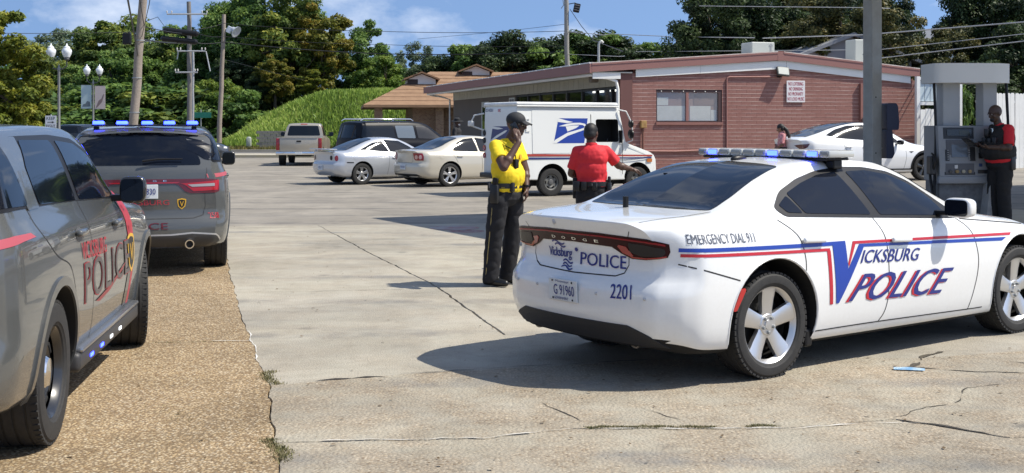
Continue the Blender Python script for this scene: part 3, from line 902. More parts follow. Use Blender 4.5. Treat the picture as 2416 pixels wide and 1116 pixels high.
# the 300 that show largest are parts of their own, the rest one joined part
vis = [c for c in cells if abs(c[1] - c[0] - bw) < 1e-6 and c[2] > .9 and c[0] < 9.0]
vis.sort(key=lambda c: (c[0] ** 2 * .2 - c[2] * 1.2)); own = set(vis[:300])
rest = MB()
for c in cells:
    dy = random.uniform(-.001, .002)
    if c in own:
        o = link_mesh('brick', bmb, store); o.location = ((c[0] + c[1]) / 2, .045 + dy, c[2])
    else:
        a, b = c[0] + jt / 2, c[1] - jt / 2; h = (bh - .016) / 2
        vs = [(a, dy, c[2] - h), (b, dy, c[2] - h), (b, .002 + dy, c[2] + h), (a, .002 + dy, c[2] + h), (a, .10, c[2] - h), (b, .10, c[2] - h), (b, .10, c[2] + h), (a, .10, c[2] + h)]
        rest.add(vs, [(0, 1, 2, 3), (0, 4, 5, 1), (3, 2, 6, 7), (0, 3, 7, 4), (1, 5, 6, 2)])
tag(rest.build('brick', BR, store, fix=False), kind='stuff')
zc = .06 + bh / 2
while zc < 3.9:                                            # pale mortar beds between the courses
    a = .02; xs_ = [x for x in np.arange(.05, LB, .05) if zc + .03 < roof_z(x) - .42]
    if xs_:
        runs = [(min(xs_), max(xs_))]
        if WZ0 - .12 < zc < WZ1 + .02: runs = [(min(xs_), WX0), (WX1, max(xs_))]
        for a, b in runs:
            q = MB(); q.box(a, b, -.002, .06, zc - .009, zc + .009); q.build('mortar_bed', mat('mortar_light', (.56, .40, .345), .85, var=(1.6, .95, (.30, .14, .11))), store)
    zc += bh
# pilaster at the corner
q = MB(); q.box(-.42, .02, -.03, .32, -.3, 3.62); q.build('corner_pilaster', mat('dark_mauve', (.15, .065, .055), .75), store)
# white trim boards under the roof edge, in lengths
for (x0, x1) in ((.15, 2.6), (2.61, 5.98), (5.99, 11.15)):
    zz = lambda x: (3.73 + (4.10 - 3.73) * (x - .15) / 5.83) if x <= 5.98 else 4.10 - (4.10 - 3.62) * (x - 5.98) / 5.17
    q = MB(); q.prism([(x0, zz(x0) - .30), (x1, zz(x1) - .30), (x1, zz(x1)), (x0, zz(x0))], -.060, -.02, 'y'); q.build('trim_board', TRIMW, store)
# roof: slab with thick mauve fascia
def rpt(x): return (x, roof_z(x))
poly = [(EX, EZ), (RX - .15, RZ - .01), (RX + .15, RZ - .01), (11.5, 3.86), (11.5, 3.76), (RX, RZ - .13), (EX, EZ - .13)]
q = MB(); q.prism(poly, -.10, DB + .6, 'y'); q.build('roof', ROOFM, store)
for nm, a, b in (('fascia', EX, RX - .12), ('fascia', RX + .12, 11.5)):
    q = MB(); q.prism([(a, roof_z(a) - .30), (b, roof_z(b) - .30), (b, roof_z(b) - .06), (a, roof_z(a) - .06)], -.135, -.105, 'y'); q.build('fascia', MAUVE, store)
    q = MB(); q.prism([(a, roof_z(a) - .06), (b, roof_z(b) - .06), (b, roof_z(b) + .0), (a, roof_z(a) + .0)], -.150, -.105, 'y'); q.build('drip_edge', MAUVE, store)
    q = MB(); q.prism([(a, roof_z(a)), (b, roof_z(b)), (b, roof_z(b) + .03), (a, roof_z(a) + .03)], -.145, .05, 'y'); q.build('roof_edge_flashing', mat('pale_flashing', (.68, .64, .58), .6, var=(2, .8, (.45, .30, .25))), store)
q = MB(); q.prism([(RX - .12, RZ - .32), (RX + .12, RZ - .32), (RX + .12, RZ + .02), (RX - .12, RZ + .02)], -.14, -.104, 'y'); q.build('ridge_cap', MAUVE, store)
q = MB(); q.box(EX - .08, EX, -.13, DB + .6, EZ - .33, EZ + .0); q.build('fascia', mat('mauve_side', (.285, .135, .115), .6), store)  # plain even mauve, same base colour as the gable fascia
for i in range(26):
    q = MB(); q.box(EX - .10, EX + .25, -.1 + i * 1.02, -.1 + i * 1.02 + .95, EZ + .002, EZ + .04); q.build('roof_edge_flashing', mat('bright_flashing', (.75, .75, .74), .45), store)
# gutter and soffit
q = MB(); q.box(EX - .0, .0, -.09, DB + .4, 3.56, 3.60); q.build('soffit', SIDING, store)
q = MB(); q.tube([(EX + .10, .0, 3.50), (EX + .10, DB + .3, 3.50)], .065, 10); q.build('gutter', TRIMW, store, smooth=50)
q = MB(); q.tube([(EX + .10, .05, 3.46), (-.85, .02, 3.38), (-.56, .0, 3.28), (-.50, .0, 3.0), (-.50, .0, .1)], .055, 10); q.build('downspout', TRIMW, store, smooth=50)
q = MB(); q.tube([(EX + .10, DB - .2, 3.46), (-.7, DB - .2, 3.35), (-.30, DB - .4, 3.2), (-.30, DB - .4, .1)], .05, 10); q.build('downspout', TRIMW, store, smooth=50)
q = MB(); q.box(EX + .05, -.43, -.08, -.02, 3.36, 3.56); q.build('soffit_board', TRIMW, store)
# shop front: siding planks over glass
nb = 88
for i in range(nb):
    y0 = .35 + i * (DB - .5) / nb; y1 = y0 + (DB - .5) / nb - .022
    q = MB(); q.box(-.05 - (.006 if i % 2 else 0), .08, y0, y1, 3.16, 3.56); q.build('siding_plank', SIDING, store)
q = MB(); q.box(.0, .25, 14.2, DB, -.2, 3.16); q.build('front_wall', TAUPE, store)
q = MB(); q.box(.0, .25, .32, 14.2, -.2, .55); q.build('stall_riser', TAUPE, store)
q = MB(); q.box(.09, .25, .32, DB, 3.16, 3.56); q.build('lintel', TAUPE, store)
FR = mat('dark_frame', (.02, .02, .022), .5)
ys = [.40, 2.0, 3.6, 5.2, 7.0, 8.8, 10.6, 12.4, 14.15]
for y in ys:
    q = MB(); q.box(.02, .14, y - .06, y + .06, .55, 3.16); q.build('mullion', FR, store)
for z in (3.10, 2.35, .60):
    for a, b in zip(ys[:-1], ys[1:]):
        q = MB(); q.box(.03, .13, a + .06, b - .06, z - .04, z + .04); q.build('transom', FR, store)
for a, b in zip(ys[:-1], ys[1:]):
    for z0, z1 in ((.64, 2.31), (2.39, 3.06)):
        q = MB(); q.box(.075, .085, a + .06, b - .06, z0, z1); q.build('shop_window', PANE, store)
q = MB(); q.box(9.0, 9.1, .4, 14.2, 0, 3.5); q.box(.3, 9.1, 14.25, 14.35, 0, 3.5); q.box(.3, 9.1, .35, .40, 0, 3.5); q.box(.3, 9.1, .41, 14.2, -.02, .0); q.box(.3, 9.1, .41, 14.2, 3.42, 3.46); q.build('interior', mat('store_interior', (.06, .06, .058), .9), store)
TUBE = mat('strip_light', (.9, .9, .85), .4, emit=((1, .97, .9), 1.6))
for i in range(6):
    for k in range(3):
        q = MB(); x = .9 + k * 2.4; y = 1.2 + i * 2.2; q.rbox(x - .06, x + .06, y - .6, y + .6, 3.24, 3.32, .01, 1); q.build('strip_light', TUBE, store)
random.seed(3)
GOODS = [mat('goods_%s' % n_, c, .6) for n_, c in (('red', (.35, .03, .03)), ('blue', (.03, .08, .3)), ('cream', (.5, .45, .3)), ('green', (.05, .2, .06)), ('white', (.6, .6, .6)))]
for i in range(6):
    q = MB(); y = 1.0 + i * 2.2; q.box(.9, 1.3, y, y + 1.6, .0, 2.0); sh = q.build('shelf', mat('shelf_grey', (.2, .2, .2), .6), store)
    for k in range(9):
        q = MB(); yy = y + k * .175; q.box(.84, 1.0, yy + .02, yy + .15, 1.5, 1.5 + random.uniform(.2, .45)); q.build('goods_box', random.choice(GOODS), sh)
# posters and door on the front
q = MB(); q.box(-.02, .02, 18.9, 20.3, .1, 2.95); dr = q.build('door', mat('white_door', (.55, .55, .52), .6), store)
q = MB(); q.box(-.03, .0, 19.1, 20.1, 1.5, 2.7); q.build('door_glass', GLASSY, dr)
q = MB(); q.box(-.03, .0, 17.0, 18.6, .1, 2.9); q.build('doorway_shade_slab', DOORSHADE, store)  # dark slab on the wall; the shade inside the doorway is its colour
q = MB(); q.box(-.04, .0, 14.3, 15.2, 2.45, 3.05); po = q.build('poster', mat('poster_white', (.6, .6, .55), .6), store)
for k in range(4):
    q = MB(); q.box(-.046, -.042, 14.38 + .38 * (k % 2), 14.70 + .38 * (k % 2), 2.5 + .26 * (k // 2), 2.72 + .26 * (k // 2)); q.build('poster_panel', mat('poster_dark', (.12, .12, .14), .6), po)
# sidewalk along the front
q = MB(); q.box(-2.6, -.02, -.2, DB + 2, -.2, .14); tag(q.build('pavement', KERBM, store), None)
# flood lamp above the soffit corner
q = MB(); q.rbox(EX + .45, EX + .75, 1.2, 1.5, 3.28, 3.50, .04); q.build('soffit_lamp', mat('lamp_bronze', (.18, .15, .12), .5), store, smooth=40)
# gable window: recess with papers behind glass
q = MB(); q.box(WX0, WX1, .085, .098, WZ0, WZ1); win = q.build('window', mat('brown_paper', (.36, .235, .20), .7, var=(3, .6, (.33, .23, .20))), store)
for (a, b, c, d_) in ((1.0, 1.42, 2.46, 2.74), (1.0, 2.05, 1.92, 2.44), (2.25, 3.05, 1.92, 2.44), (3.06, 3.26, 1.92, 2.30), (2.4, 3.2, 2.46, 2.86)):
    q = MB(); q.box(a, b, .078, .083, c, d_); q.build('paper', mat('window_paper', (.66, .61, .56), .8, var=(5, .5, (.56, .51, .46))) if d_ < 2.8 else mat('window_paper_tan', (.27, .18, .155), .8), win)
q = MB(); q.box(WX0 + .03, WX1 - .03, .055, .06, WZ0 + .03, WZ1 - .03); q.build('pane', PANE, win)
WFR = mat('window_frame_brown', (.06, .03, .028), .6)
for (a, b, c, d_) in ((WX0, WX1, WZ1 - .09, WZ1), (WX0, WX1, WZ0, WZ0 + .03), (WX0, WX0 + .04, WZ0 + .03, WZ1 - .09), (WX1 - .14, WX1, WZ0 + .03, WZ1 - .09), (2.08, 2.18, WZ0 + .03, WZ1 - .09)):
    q = MB(); q.box(a, b, .02, .075, c, d_); q.build('window_frame', WFR if a != 2.08 else MAUVE, win)
for k in range(6):
    q = MB(); q.sphere((WX0 + .2 + k * .42, .01, WZ1 - .05), .022, 8, 6); q.build('bolt', TRIMW, win)
q = MB(); q.box(WX0 - .02, WX1 + .02, -.05, .06, WZ0 - .11, WZ0 - .01); q.build('window_sill', BR, store)
# conduit, horizontal pipe and flood light
q = MB(); q.tube([(3.63, -.03, .6), (3.63, -.03, 3.38), (3.66, -.03, 3.45), (3.74, -.03, 3.48), (5.6, -.03, 3.50)], .028, 8); q.build('conduit', mat('conduit_paint', (.32, .15, .125), .6), store, smooth=50)
q = MB(); q.tube([(.3, -.03, .86), (1.6, -.035, .84), (3.6, -.03, .90)], .03, 8); q.build('wall_pipe', mat('conduit_paint'), store, smooth=50)
fm = Matrix.Translation((5.78, -.17, 3.69)) @ Matrix.Rotation(R(-25), 4, 'X') @ Matrix.Rotation(R(6), 4, 'Y')
q = MB(); q.rbox(-.24, .24, -.05, .05, -.17, .17, .02, 2, fm); fl_ = q.build('flood_light', mat('lamp_casing', (.06, .065, .06), .5), store, smooth=40)
q = MB(); q.box(-.20, .20, -.056, -.051, -.135, .135, fm); q.build('lamp_glass', mat('lamp_face', (.45, .47, .42), .25, coat=.5), fl_)
q = MB(); q.tube([(5.6, -.03, 3.52), (5.7, -.1, 3.50), (5.78, -.15, 3.56)], .025, 8); q.build('lamp_bracket', BLACK, fl_)
# meter box and pipe by the corner
q = MB(); q.rbox(.30, .52, -.16, -.01, 1.66, 1.92, .02); mbx = q.build('meter_box', mat('rusty_yellow', (.38, .24, .08), .7, var=(8, .7, (.24, .10, .04))), store)
q = MB(); q.tube([(.41, -.07, 1.66), (.41, -.07, .1)], .04, 8); q.build('meter_pipe', mat('pipe_brown', (.20, .085, .06), .7), store, smooth=50)
# second conduit pair on the right part of the wall
q = MB(); q.box(9.0, 9.35, -.12, .0, 1.2, 3.3); q.build('wall_duct', BR, store)
q = MB(); q.rbox(9.05, 9.32, -.25, -.13, 1.75, 2.05, .02); q.build('switch_box', GREYM, store)
# rooftop units
def rooftop(name, label, x, y, w, d_, h, z):
    t = empty(name, (0, 0, 0)); t.matrix_world = Matrix.Translation((4.15, 42, 0)) @ Matrix.Rotation(R(16.26), 4, 'Z') @ Matrix.Translation((x, y, z)); tag(t, label, 'roof unit')
    q = MB(); q.rbox(-w / 2, w / 2, -d_ / 2, d_ / 2, 0, h, .03, 1); q.build('casing', mat('unit_paint', (.42, .44, .41), .6, var=(1.5, .4, (.36, .38, .35))), t)
    q = MB()
    q.prism([(w * .30, h * .35), (w * .36, h * .35), (w * .36, h * .8), (w * .42, h * .8), (w * .33, h * .95), (w * .24, h * .8), (w * .30, h * .8)], -d_ / 2 - .012, -d_ / 2 - .002, 'y'); q.build('bracket', GREYM, t)
    return t
rooftop('roof_unit', 'pale grey box unit on the brick store roof near the ridge', 6.55, 3.2, .98, .9, .72, 4.24)
rooftop('roof_unit', 'white ribbed cooler on the roof beside the canopy post', 10.55, 2.6, .62, .7, 1.25, 3.86)
vp = MB(); vp.tube([(0, 0, 0), (0, 0, .85), (.03, 0, .95), (.12, 0, 1.0), (.18, 0, .93)], .05, 8)
o = tag(vp.build('vent_pipe', GREYM, smooth=50), 'grey hooked service mast on the store roof', 'pipe'); o.matrix_world = Matrix.Translation((4.15, 42, 0)) @ Matrix.Rotation(R(16.26), 4, 'Z') @ Matrix.Translation((.35, 4.2, 3.98))
# sign on the gable
sg_ = empty('wall_sign', (0, 0, 0)); sg_.matrix_world = Matrix.Translation((4.15, 42, 0)) @ Matrix.Rotation(R(16.26), 4, 'Z') @ Matrix.Translation((6.37, -.03, 2.98))
tag(sg_, 'white sign with red lettering forbidding loitering and loud music', 'sign')
q = MB(); q.rbox(-.37, .37, -.02, .0, -.39, .39, .004, 1); q.build('sign_board', mat('sign_white', (.70, .68, .68), .5), sg_)
for i, tx in enumerate(('NO LOITERING', 'NO DRINKING', 'NO PROFANITY', 'NO LOUD MUSIC')):
    w_ = (.30, .275, .30, .335)[i]
    flat_text('sign_text', tx, mat('sign_red', (.36, .02, .05), .5), sg_, lambda a, b, z: Vector((a, -.022 - z, b)), (-w_, .215 - i * .182), (w_, .215 - i * .182), (-w_, .215 - i * .182 + .125), .02)

# ---------------------------------------------------------------- brown roofed building behind
tanb = empty('brown_roof_building', (-8.2, 74, 0), R(8), 'tan brick building with brown hipped roof behind the parked cars', 'building')
TBR = bpy.data.materials.new('tan_brick'); TBR.use_nodes = True
_n, _l = TBR.node_tree.nodes, TBR.node_tree.links
_b = _n.new('ShaderNodeTexBrick'); _b.inputs['Scale'].default_value = 3.2; _b.inputs['Color1'].default_value = (.30, .20, .12, 1); _b.inputs['Color2'].default_value = (.20, .11, .07, 1); _b.inputs['Mortar'].default_value = (.34, .29, .22, 1); _b.inputs['Mortar Size'].default_value = .02
_tc = _n.new('ShaderNodeTexCoord'); _mp = _n.new('ShaderNodeMapping'); _mp.inputs['Rotation'].default_value = (R(90), 0, 0); _l.new(_tc.outputs['Object'], _mp.inputs[0]); _l.new(_mp.outputs[0], _b.inputs['Vector']); _l.new(_b.outputs[0], _n['Principled BSDF'].inputs['Base Color']); _n['Principled BSDF'].inputs['Roughness'].default_value = .85
SHING = mat('brown_shingle', (.27, .165, .095), .9, var=(2.5, .7, (.20, .115, .065)), bump=(25, .4))
q = MB(); q.box(2.2, 14, 1.6, 10, -.2, 3.0); q.build('wall', TBR, tanb)
for x in (-.2, 3.6, 6.6):
    q = MB(); q.box(x, x + .5, .9, 1.4, -.2, 3.0); q.build('porch_post', TBR, tanb)
q = MB(); q.box(5.4, 6.2, 1.5, 1.6, .0, 2.2); q.build('door', mat('brown_door', (.06, .035, .025), .6), tanb)
# hipped roof
ex0, ex1, ey0, ey1, ez = -.9, 15, .2, 11.5, 3.05
q = MB(); q.add([(ex0, ey0, ez), (ex1, ey0, ez), (ex1, ey1, ez), (ex0, ey1, ez), (3.6, 5.8, 5.35), (11.0, 5.8, 5.35), (ex0, ey0, ez - .16), (ex1, ey0, ez - .16), (ex1, ey1, ez - .16), (ex0, ey1, ez - .16)],
    [(0, 1, 5, 4), (1, 2, 5), (2, 3, 4, 5), (3, 0, 4), (6, 7, 1, 0), (7, 8, 2, 1), (8, 9, 3, 2), (9, 6, 0, 3), (6, 9, 8, 7)])
rf = q.build('roof', SHING, tanb)
for i in range(8):
    f = (i + 1) / 9; y = ey0 + (5.8 - ey0) * f; z = ez + 2.3 * f; xa = ex0 + (3.6 - ex0) * f; xb = ex1 + (11 - ex1) * f
    q = MB(); q.box(xa, xb, y - .02, y + .10, z - .02, z + .022); q.build('shingle_course', SHING, rf)
# dormer vents
for dx, dy, dz in ((2.9, 3.6, 4.15), (6.6, 5.2, 4.75)):
    q = MB(); q.prism([(dx - .9, dz), (dx + .9, dz), (dx + .9, dz + .6), (dx, dz + .95), (dx - .9, dz + .6)], dy, dy + 3.0, 'y'); dm = q.build('dormer', mat('white_gable', (.70, .69, .66), .6), rf)
    q = MB(); q.box(dx - .92, dx - .25, dy - .02, dy - .002, dz + .05, dz + .6); q.build('dormer_vent', mat('dark_louvre', (.05, .035, .03), .7), dm)
    q = MB(); q.prism([(dx - 1.15, dz + .55), (dx, dz + 1.0), (dx + 1.15, dz + .55), (dx + 1.15, dz + .65), (dx, dz + 1.1), (dx - 1.15, dz + .65)], dy - .35, dy + 3.2, 'y'); q.build('dormer_roof', SHING, dm)

# ---------------------------------------------------------------- house among the trees behind the store
hs = empty('white_house', (30.0, 84, 3.2), R(28), 'grey roofed house half hidden by pines behind the store', 'building')
q = MB(); q.box(-6, 6, 0, 8, -3, 2.6); q.prism([(-6, 2.6), (6, 2.6), (0, 5.2)], 0.02, 8, 'y'); q.build('wall', mat('house_wall', (.42, .46, .48), .7), hs)
q = MB(); q.prism([(-7, 2.1), (-6.9, 2.0), (0, 5.15), (6.9, 2.0), (7, 2.1), (0, 5.4)], -.5, 8.5, 'y'); q.build('roof', mat('grey_roof', (.20, .21, .23), .85, var=(3, .5, (.26, .27, .28))), hs)
q = MB(); q.prism([(-7.02, 1.95), (-6.8, 1.95), (0, 5.1), (6.8, 1.95), (7.02, 1.95), (0, 5.22)], -.56, -.505, 'y'); q.build('barge_board', TRIMW, hs)
q = MB(); q.box(-1, 1, -.06, 0, .4, 1.9); q.build('window', GLASSY, hs)
hs2 = empty('grey_house', (16.3, 58, 0), R(6), 'grey gabled house end showing above the brick store ridge', 'building')
q = MB(); q.prism([(-3.0, -.3), (3.0, -.3), (3.0, 4.85), (0, 6.0), (-3.0, 4.85)], 0, 7, 'y'); q.build('wall', mat('shed_wall', (.24, .25, .27), .8), hs2)
q = MB(); q.prism([(-3.4, 4.72), (0, 6.03), (3.4, 4.72), (3.4, 4.87), (0, 6.20), (-3.4, 4.87)], -.4, 7.4, 'y'); q.build('roof', mat('grey_roof'), hs2)
# ---------------------------------------------------------------- trees, shrubs, grass
def leaf_mat(name, cols, trans=.35):
    m = bpy.data.materials.new(name); MATS[name] = m; m.use_nodes = True; n = m.node_tree.nodes; l = m.node_tree.links
    n.remove(n['Principled BSDF']); o = n['Material Output']
    at = n.new('ShaderNodeAttribute'); at.attribute_name = 'tint'
    r_ = n.new('ShaderNodeValToRGB'); el = r_.color_ramp.elements
    el[0].position = 0; el[0].color = (*cols[0], 1); el[1].position = 1; el[1].color = (*cols[-1], 1)
    for i, c in enumerate(cols[1:-1]):
        e = el.new((i + 1) / (len(cols) - 1)); e.color = (*c, 1)
    l.new(at.outputs['Fac'], r_.inputs[0])
    d = n.new('ShaderNodeBsdfPrincipled'); d.inputs['Roughness'].default_value = .55; d.inputs['Specular IOR Level'].default_value = .3
    tr = n.new('ShaderNodeBsdfTranslucent'); mx = n.new('ShaderNodeMixShader'); mx.inputs[0].default_value = trans
    hs_ = n.new('ShaderNodeHueSaturation'); hs_.inputs['Value'].default_value = 1.25; hs_.inputs['Hue'].default_value = .49
    l.new(r_.outputs[0], d.inputs['Base Color']); l.new(r_.outputs[0], hs_.inputs['Color']); l.new(hs_.outputs[0], tr.inputs[0])
    l.new(d.outputs[0], mx.inputs[1]); l.new(tr.outputs[0], mx.inputs[2]); l.new(mx.outputs[0], o.inputs[0]); return m
BARK = mat('bark', (.09, .07, .05), .9, var=(6, .7, (.05, .04, .03)), bump=(12, .5))

def quads_mesh(name, V, tint, m):
    """V: (n,4,3) quads; tint: (n,) per leaf"""
    n = len(V); me = bpy.data.meshes.new(name)
    me.vertices.add(n * 4); me.vertices.foreach_set('co', V.reshape(-1).astype('f'))
    me.loops.add(n * 4); me.loops.foreach_set('vertex_index', np.arange(n * 4, dtype='i'))
    me.polygons.add(n); me.polygons.foreach_set('loop_start', np.arange(0, n * 4, 4, dtype='i')); me.polygons.foreach_set('loop_total', np.full(n, 4, 'i'))
    a = me.attributes.new('tint', 'FLOAT', 'FACE'); a.data.foreach_set('value', np.clip(tint, 0, 1).astype('f'))
    me.materials.append(m); me.update(); return me

def leaves(g, C, rad, per, size, flat=.7, droop=.0):
    per = int(per * 1.5); size = size * .80
    """leaf quads round clump centres C (n,3) with radii rad; returns quads, clump index"""
    n = len(C) * per
    k = np.repeat(np.arange(len(C)), per)
    d = g.normal(size=(n, 3)); d /= np.linalg.norm(d, axis=1)[:, None]
    rr = g.random(n) ** .45
    p = C[k] + d * (rad[k] * rr)[:, None] * np.array([1, 1, flat])
    nn = d * .7 + g.normal(size=(n, 3)) * .6 + np.array([0, 0, .5]); nn /= np.linalg.norm(nn, axis=1)[:, None]
    t = np.cross(nn, g.normal(size=(n, 3))); t /= np.linalg.norm(t, axis=1)[:, None]; b = np.cross(nn, t)
    s = size * (.6 + .8 * g.random(n))[:, None]
    t = t * s; b = b * s * .55
    V = np.stack([p - t, p + b * .9, p + t, p - b * .9], axis=1)
    return V, k, rr, d

def tree_kind(seed, h, cr, base, mat_, per, nclump, size, shape='round', tintbase=.4, tintvar=.35, gaps=.0):
    """mesh pair (trunk, crown) at unit placement"""
    g = np.random.default_rng(seed); r_ = random.Random(seed)
    top = h; mid = base + (h - base) * .52
    # clump centres on a lumpy shell plus interior
    C = []; rad = []
    while len(C) < nclump:
        d = g.normal(size=3); d /= np.linalg.norm(d); q = g.random() ** .38
        hz = (h - base) / 2
        lump = 1 + .28 * noise.noise(Vector((d[0] * 1.7 + seed, d[1] * 1.7, d[2] * 1.7))) + .14 * noise.noise(Vector((d[0] * 4 + seed, d[1] * 4, d[2] * 4)))
        p = np.array([d[0] * cr * q, d[1] * cr * q, d[2] * hz * q]) * lump
        if shape == 'cone': p[:2] *= 1.05 - .75 * (p[2] + hz) / (2 * hz)
        if shape == 'column': p[:2] *= .9
        if gaps and noise.noise(Vector((p[0] * .5 + seed, p[1] * .5, p[2] * .7))) < -.25 + gaps: continue
        p[2] += (base + h) / 2; C.append(p); rad.append(cr * (.13 + .16 * g.random()))
    C = np.array(C); rad = np.array(rad)
    V, k, rr, d = leaves(g, C, rad, per, size)
    ct = tintbase + tintvar * (g.random(len(C)) - .5) * 2 * .7
    tint = ct[k] + .18 * g.normal(size=len(k)) + .10 * d[:, 2]
    crown = quads_mesh('crown', V, tint, mat_)
    mb = MB(); r0 = .03 * h
    pts = [(0, 0, -.5)]; x = y = 0
    for i in range(1, 7):
        x += r_.uniform(-.05, .05) * h * .25; y += r_.uniform(-.05, .05) * h * .25; pts.append((x, y, mid * i / 6))
    mb.tube(pts, [r0 * (1 - .10 * i) for i in range(7)], 8)
    for i in range(11):
        c = C[r_.randrange(len(C))]; s = pts[r_.randrange(3, 7)]
        m1 = [(s[j] * .5 + c[j] * .5) + r_.uniform(-.06, .06) * cr for j in range(3)]
        mb.tube([s, m1, tuple(c)], [r0 * .45, r0 * .28, r0 * .08], 6)
    tm = MB.build(mb, 'trunk', BARK, None, 50); me = tm.data; bpy.data.objects.remove(tm)
    return me, crown

def place_tree(kind, loc, label, scale=1., rz=0., name='tree', group='trees behind the lot', sx=1.):
    t = empty(name, loc, rz, label, 'tree', group); t.scale = (scale * sx, scale * sx, scale)
    a = link_mesh('trunk', kind[0], t); b = link_mesh('crown', kind[1], t)
    return t

GREEN = leaf_mat('leaf_green', [(0.0255, 0.0553, 0.0170), (0.0638, 0.1275, 0.0298), (0.1169, 0.2019, 0.0425), (0.2125, 0.2975, 0.0638)])
OLIVE = leaf_mat('leaf_olive', [(0.0339, 0.0624, 0.0195), (0.0848, 0.1365, 0.0312), (0.1695, 0.2242, 0.0429), (0.3392, 0.3315, 0.0585)])
AUTUMN = leaf_mat('leaf_autumn', [(.055, .075, .014), (.13, .145, .022), (.23, .20, .03), (.30, .20, .03)])
DARKG = leaf_mat('leaf_dark', [(0.0115, 0.0230, 0.0096), (0.0269, 0.0499, 0.0173), (0.0538, 0.0864, 0.0269), (0.0960, 0.1344, 0.0422)], .25)
BRIGHT = leaf_mat('leaf_bright', [(0.0386, 0.0810, 0.0135), (0.0900, 0.1620, 0.0243), (0.1543, 0.2295, 0.0338), (0.2571, 0.2970, 0.0473)])
YELLOWG = leaf_mat('leaf_yellowgreen', [(0.0384, 0.0660, 0.0120), (0.1056, 0.1440, 0.0192), (0.2112, 0.2280, 0.0264), (0.3072, 0.2880, 0.0360)])
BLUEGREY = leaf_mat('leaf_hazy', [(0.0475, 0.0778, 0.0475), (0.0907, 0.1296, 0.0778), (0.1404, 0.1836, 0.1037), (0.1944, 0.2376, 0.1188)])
PINEM = leaf_mat('needle_olive', [(0.0150, 0.0240, 0.0090), (0.0450, 0.0570, 0.0180), (0.1125, 0.1125, 0.0330), (0.2400, 0.1875, 0.0600)], .2)

K_big = tree_kind(11, 16, 6.0, 1.0, GREEN, 300, 120, .26, tintbase=.42)
K_olive = tree_kind(12, 12, 4.6, 1.0, OLIVE, 260, 100, .24, tintbase=.45)
K_aut = tree_kind(13, 12, 3.6, 2.0, AUTUMN, 220, 80, .22, tintbase=.45)
K_dark = tree_kind(14, 13, 4.6, 1.0, DARKG, 320, 120, .20, tintbase=.38)
K_bright = tree_kind(15, 8, 4.0, .2, BRIGHT, 260, 90, .20, tintbase=.42)
K_yel = tree_kind(16, 8, 2.3, .3, YELLOWG, 240, 80, .16, tintbase=.5)
K_hazy = tree_kind(17, 13, 4.2, 3.0, BLUEGREY, 180, 80, .22, tintbase=.5, gaps=.12)
K_mid = tree_kind(18, 9, 3.4, .6, GREEN, 280, 90, .18, tintbase=.50)
K_pine = tree_kind(19, 12, 3.3, 2.4, PINEM, 260, 80, .14, tintbase=.42, gaps=.22)
K_oak = tree_kind(20, 14, 5.0, 3.0, DARKG, 380, 120, .17, tintbase=.35)
K_shrub = tree_kind(21, 3.0, 2.2, .0, GREEN, 200, 50, .14, tintbase=.42)
K_shrub2 = tree_kind(22, 3.0, 2.0, .0, OLIVE, 200, 45, .14, tintbase=.40)

def ux(u, d): return (u - 1208) * d / 2850
def zt(v, d): return EYE + (298 - v) * d / 2850
def T(kind, h0, u, d, vtop, label, z0=0., rz=None, sx=1., name='tree', group='trees behind the lot'):
    s = (zt(vtop, d) - z0) / h0
    return place_tree(kind, (ux(u, d), d, z0), label, s, random.uniform(0, 6.28) if rz is None else rz, name, group, sx / 1.0)
random.seed(21)
WOODL = ['rising behind the near twin lamp', 'between the two twin lamps', 'behind the banners', 'left of the near twin lamp', 'just right of the near twin lamp', 'tall and left of the leaning pole', 'tallest, beside the leaning pole top', 'below and behind the banners', 'behind the leaning pole foot', 'beside the cross-arm pole', 'right of the leaning pole', 'left of the cross-arm pole', 'behind the cross-arm pole', 'between cross-arm pole and flood lamp pole', 'low, right of the leaning pole foot', 'low, left of the leaning pole foot', 'low, under the banners', 'low, by the keep right sign', 'low, left of the cross-arm pole', 'low, behind the cross-arm pole']
STOREL = ['above the brown roof', 'just right of the brown roof', 'third from the brown roof', 'tallest left of the cable pole', 'close left of the cable pole', 'behind the cable pole', 'close right of the cable pole', 'tallest, right of the cable pole', 'above the shop front corner', 'right of the service mast', 'alone left of the roof unit']
# far left street wood
T(K_yel, 8, 0, 58, 15, 'yellow-green vine covered tree at the far left edge', sx=1.0, rz=1.0)
T(K_yel, 8, 45, 60, 130, 'shorter yellow-green bush tree below the leftmost tree', sx=.9)
for i, (u, d, v, kd, h0) in enumerate([(110, 150, 60, K_hazy, 13), (175, 155, 70, K_hazy, 13), (225, 140, 130, K_olive, 12), (60, 130, 130, K_mid, 9), (140, 125, 150, K_olive, 12), (250, 135, 65, K_olive, 12), (300, 140, 45, K_olive, 12), (215, 118, 150, K_mid, 9), (290, 115, 110, K_mid, 9), (370, 150, 85, K_hazy, 13), (350, 118, 115, K_mid, 9), (400, 120, 90, K_olive, 12), (440, 125, 70, K_big, 16), (470, 115, 120, K_mid, 9), (330, 108, 190, K_shrub, 3), (260, 108, 215, K_shrub2, 3), (180, 108, 215, K_shrub, 3), (110, 105, 225, K_shrub2, 3), (400, 104, 200, K_shrub, 3), (450, 104, 190, K_shrub2, 3)]):
    names = {id(K_hazy): 'thin hazy tree', id(K_olive): 'olive green tree', id(K_mid): 'mid green leafy tree', id(K_big): 'large green tree', id(K_shrub): 'green bush', id(K_shrub2): 'olive bush'}
    T(kd, h0, u, d, v, '%s across the street, %s' % (names[id(kd)], WOODL[i]), sx=1.15 if h0 > 3 else 2.0, name='tree' if h0 > 3 else 'bush', group='wood across the street')
